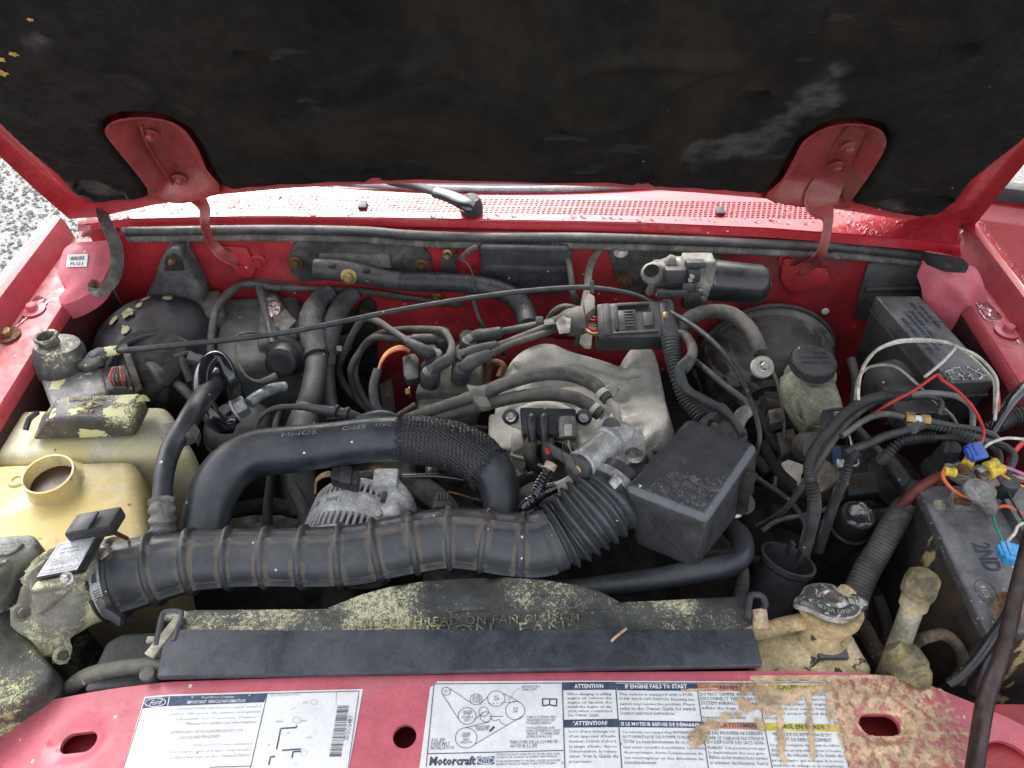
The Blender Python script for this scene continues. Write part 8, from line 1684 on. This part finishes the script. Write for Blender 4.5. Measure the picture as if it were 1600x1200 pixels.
def mud(x, y):
    f = blob(x, y)*1.5+nzf(x, y, 85, 1)*.9-.15
    dx, dy = x-hx, y-hy; a_ = math.atan2(dy+.012, dx+.02); r_ = math.hypot(dx, dy)
    env = 1-max(abs(dx-.0)/.095, 0)**2*1-(max(0, -dx-.03)/.05)**2; e2 = sstep(.14, .03, r_)
    st = noise.noise(Vector((a_*9, r_*9, 4)))*.9+noise.noise(Vector((a_*26, r_*22, 7)))*.6+nzf(x, y, 120, 8)*.55
    g = (e2*1.1-.26)+nzf(x, y, 115, 8)*.75*e2+st*1.0*(1-e2*.75)+nzf(x, y, 260, 2)*.3 if x > pz(1300, 1120)[0] else -1
    top_ = .35*sstep(pz(800, 1070)[1]-.002, pz(800, 1052)[1], y)*sstep(pz(1150, 1060)[0], pz(1230, 1060)[0], x)+nzf(x, y, 60, 12)*.7-.25 if y > pz(1200, 1066)[1] else -1
    if any(inside((x, y), H) for H in (h1, h2, h3, h4)) or not inside((x, y), rs): return -.4
    return max(f, g, top_)
o = crust(mud, pz(1060, 1060)[0], pz(1500, 1060)[0], -.085, .03, .0011, lambda x, y: lab(x, y, .0006), lift=.0007).build('dried_splash', m_soft, sup, 'tan dried coolant splash over the label and round the right oval hole', 60); o['kind'] = 'stuff'
# scattered pale dashes thrown outward from the splash
mb = MB(); rr = random.Random(31); ox, oy = pz(1330, 1040)
for k in range(170):
    a_ = rr.uniform(-1.75, -.05); r_ = rr.uniform(.05, .19); x, y = hx+math.cos(a_)*r_, hy+.02+math.sin(a_)*r_*.8
    if not inside((x, y), rs) or any(inside((x, y), H) for H in (h2, h4)) or x < pz(1345, 1100)[0]: continue
    L_, w_ = rr.uniform(.001, .006), rr.uniform(.0003, .0008); d = Vector((math.cos(a_), math.sin(a_), 0)); n_ = Vector((-d.y, d.x, 0)); c_ = lab(x, y, .0004)
    mb.add([c_-d*L_/2, c_+n_*w_, c_+d*L_/2, c_-n_*w_], [(0, 1, 2, 3)])
o = mb.build('splash_flecks', m_tan, sup, 'pale flecks thrown off the dried splash', 0); o['kind'] = 'stuff'

# ---- small dark lines and brackets filling the gaps
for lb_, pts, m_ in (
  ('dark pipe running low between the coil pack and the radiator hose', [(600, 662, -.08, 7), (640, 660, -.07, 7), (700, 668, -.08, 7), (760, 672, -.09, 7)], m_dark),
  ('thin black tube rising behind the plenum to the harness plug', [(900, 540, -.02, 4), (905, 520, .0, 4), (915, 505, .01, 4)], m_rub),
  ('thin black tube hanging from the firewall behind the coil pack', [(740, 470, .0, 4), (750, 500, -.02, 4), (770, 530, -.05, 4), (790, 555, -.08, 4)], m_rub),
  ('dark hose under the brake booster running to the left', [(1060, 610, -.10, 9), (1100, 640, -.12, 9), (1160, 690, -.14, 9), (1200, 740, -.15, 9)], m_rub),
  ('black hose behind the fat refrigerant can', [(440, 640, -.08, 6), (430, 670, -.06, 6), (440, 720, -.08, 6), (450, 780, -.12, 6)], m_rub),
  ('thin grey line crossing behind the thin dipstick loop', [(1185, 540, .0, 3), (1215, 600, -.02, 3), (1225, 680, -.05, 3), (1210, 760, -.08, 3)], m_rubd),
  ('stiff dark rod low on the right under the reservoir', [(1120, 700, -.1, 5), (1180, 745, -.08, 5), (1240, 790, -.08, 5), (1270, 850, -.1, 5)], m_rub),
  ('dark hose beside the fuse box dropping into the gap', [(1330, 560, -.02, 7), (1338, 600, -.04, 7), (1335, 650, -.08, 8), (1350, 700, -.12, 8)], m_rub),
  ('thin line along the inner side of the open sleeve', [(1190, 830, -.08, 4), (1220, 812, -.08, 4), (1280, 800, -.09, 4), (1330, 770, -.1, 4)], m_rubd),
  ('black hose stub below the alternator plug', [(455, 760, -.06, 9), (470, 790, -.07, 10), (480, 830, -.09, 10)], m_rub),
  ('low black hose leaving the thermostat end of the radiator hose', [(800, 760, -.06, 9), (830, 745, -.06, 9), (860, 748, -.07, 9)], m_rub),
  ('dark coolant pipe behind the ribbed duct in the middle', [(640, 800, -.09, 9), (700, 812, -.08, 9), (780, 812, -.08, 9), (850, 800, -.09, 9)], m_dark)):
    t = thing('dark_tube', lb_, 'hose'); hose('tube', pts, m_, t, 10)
for lb_, px, z, m_ in (
  ('flat dusty bracket between the two heater hoses and the coil pack wires', ((592, 600), (612, 590), (618, 640), (598, 650)), -.12, m_dark),
  ('ribbed black plug low beside the brake fluid cylinder', ((1200, 640), (1222, 636), (1226, 656), (1204, 662)), -.02, m_blkg),
  ('dull grey bracket under the brake fluid reservoir', ((1212, 676), (1240, 668), (1250, 700), (1222, 712)), -.05, m_rubd),
  ('square black relay on the inner side by the reservoir cap', ((1320, 740), (1368, 736), (1374, 768), (1326, 774)), -.08, m_blk),
  ('small black clip block behind the idle valve', ((1008, 706), (1030, 690), (1040, 708), (1018, 724)), -.01, m_blkg),
  ('rusty bracket under the mesh sleeve of the radiator hose', ((664, 726), (684, 724), (686, 742), (666, 744)), -.03, m_rust),
  ('dark bracket under the mesh sleeve right of the rusty one', ((700, 732), (722, 730), (722, 748), (702, 750)), -.03, m_dark)):
    t = thing('small_bracket', lb_, 'bracket'); pbox(list(px), z, z-.02, .002).build('bracket', m_, t); bolt('bolt', sum((P(a_, b_, z) for a_, b_ in px), Vector())/4, Z, .0038, t, m_rust if m_ is not m_rust else m_stl, 1.5)
# ================================================================ put every origin at the base of its thing
bpy.context.view_layer.update()
def kids(o): return [c for c in bpy.data.objects if c.parent is o]
KID = {}
for o in bpy.data.objects:
    if o.parent is not None: KID.setdefault(o.parent.name, []).append(o)
for t in THINGS:
    sub = list(KID.get(t.name, [])); al = list(sub)
    for s_ in sub: al += KID.get(s_.name, [])
    al = [o for o in al if o.type == 'MESH' and len(o.data.vertices)]
    if not al: print('EMPTY THING', t.name, t['label']); continue
    lo = [min(min((o.matrix_basis @ Vector(c))[i] for c in o.bound_box) for o in al) for i in range(3)]
    hi = [max(max((o.matrix_basis @ Vector(c))[i] for c in o.bound_box) for o in al) for i in range(3)]
    b = Vector(((lo[0]+hi[0])/2, (lo[1]+hi[1])/2, lo[2]))
    t.location = b
    for s_ in sub: s_.location = s_.location-b
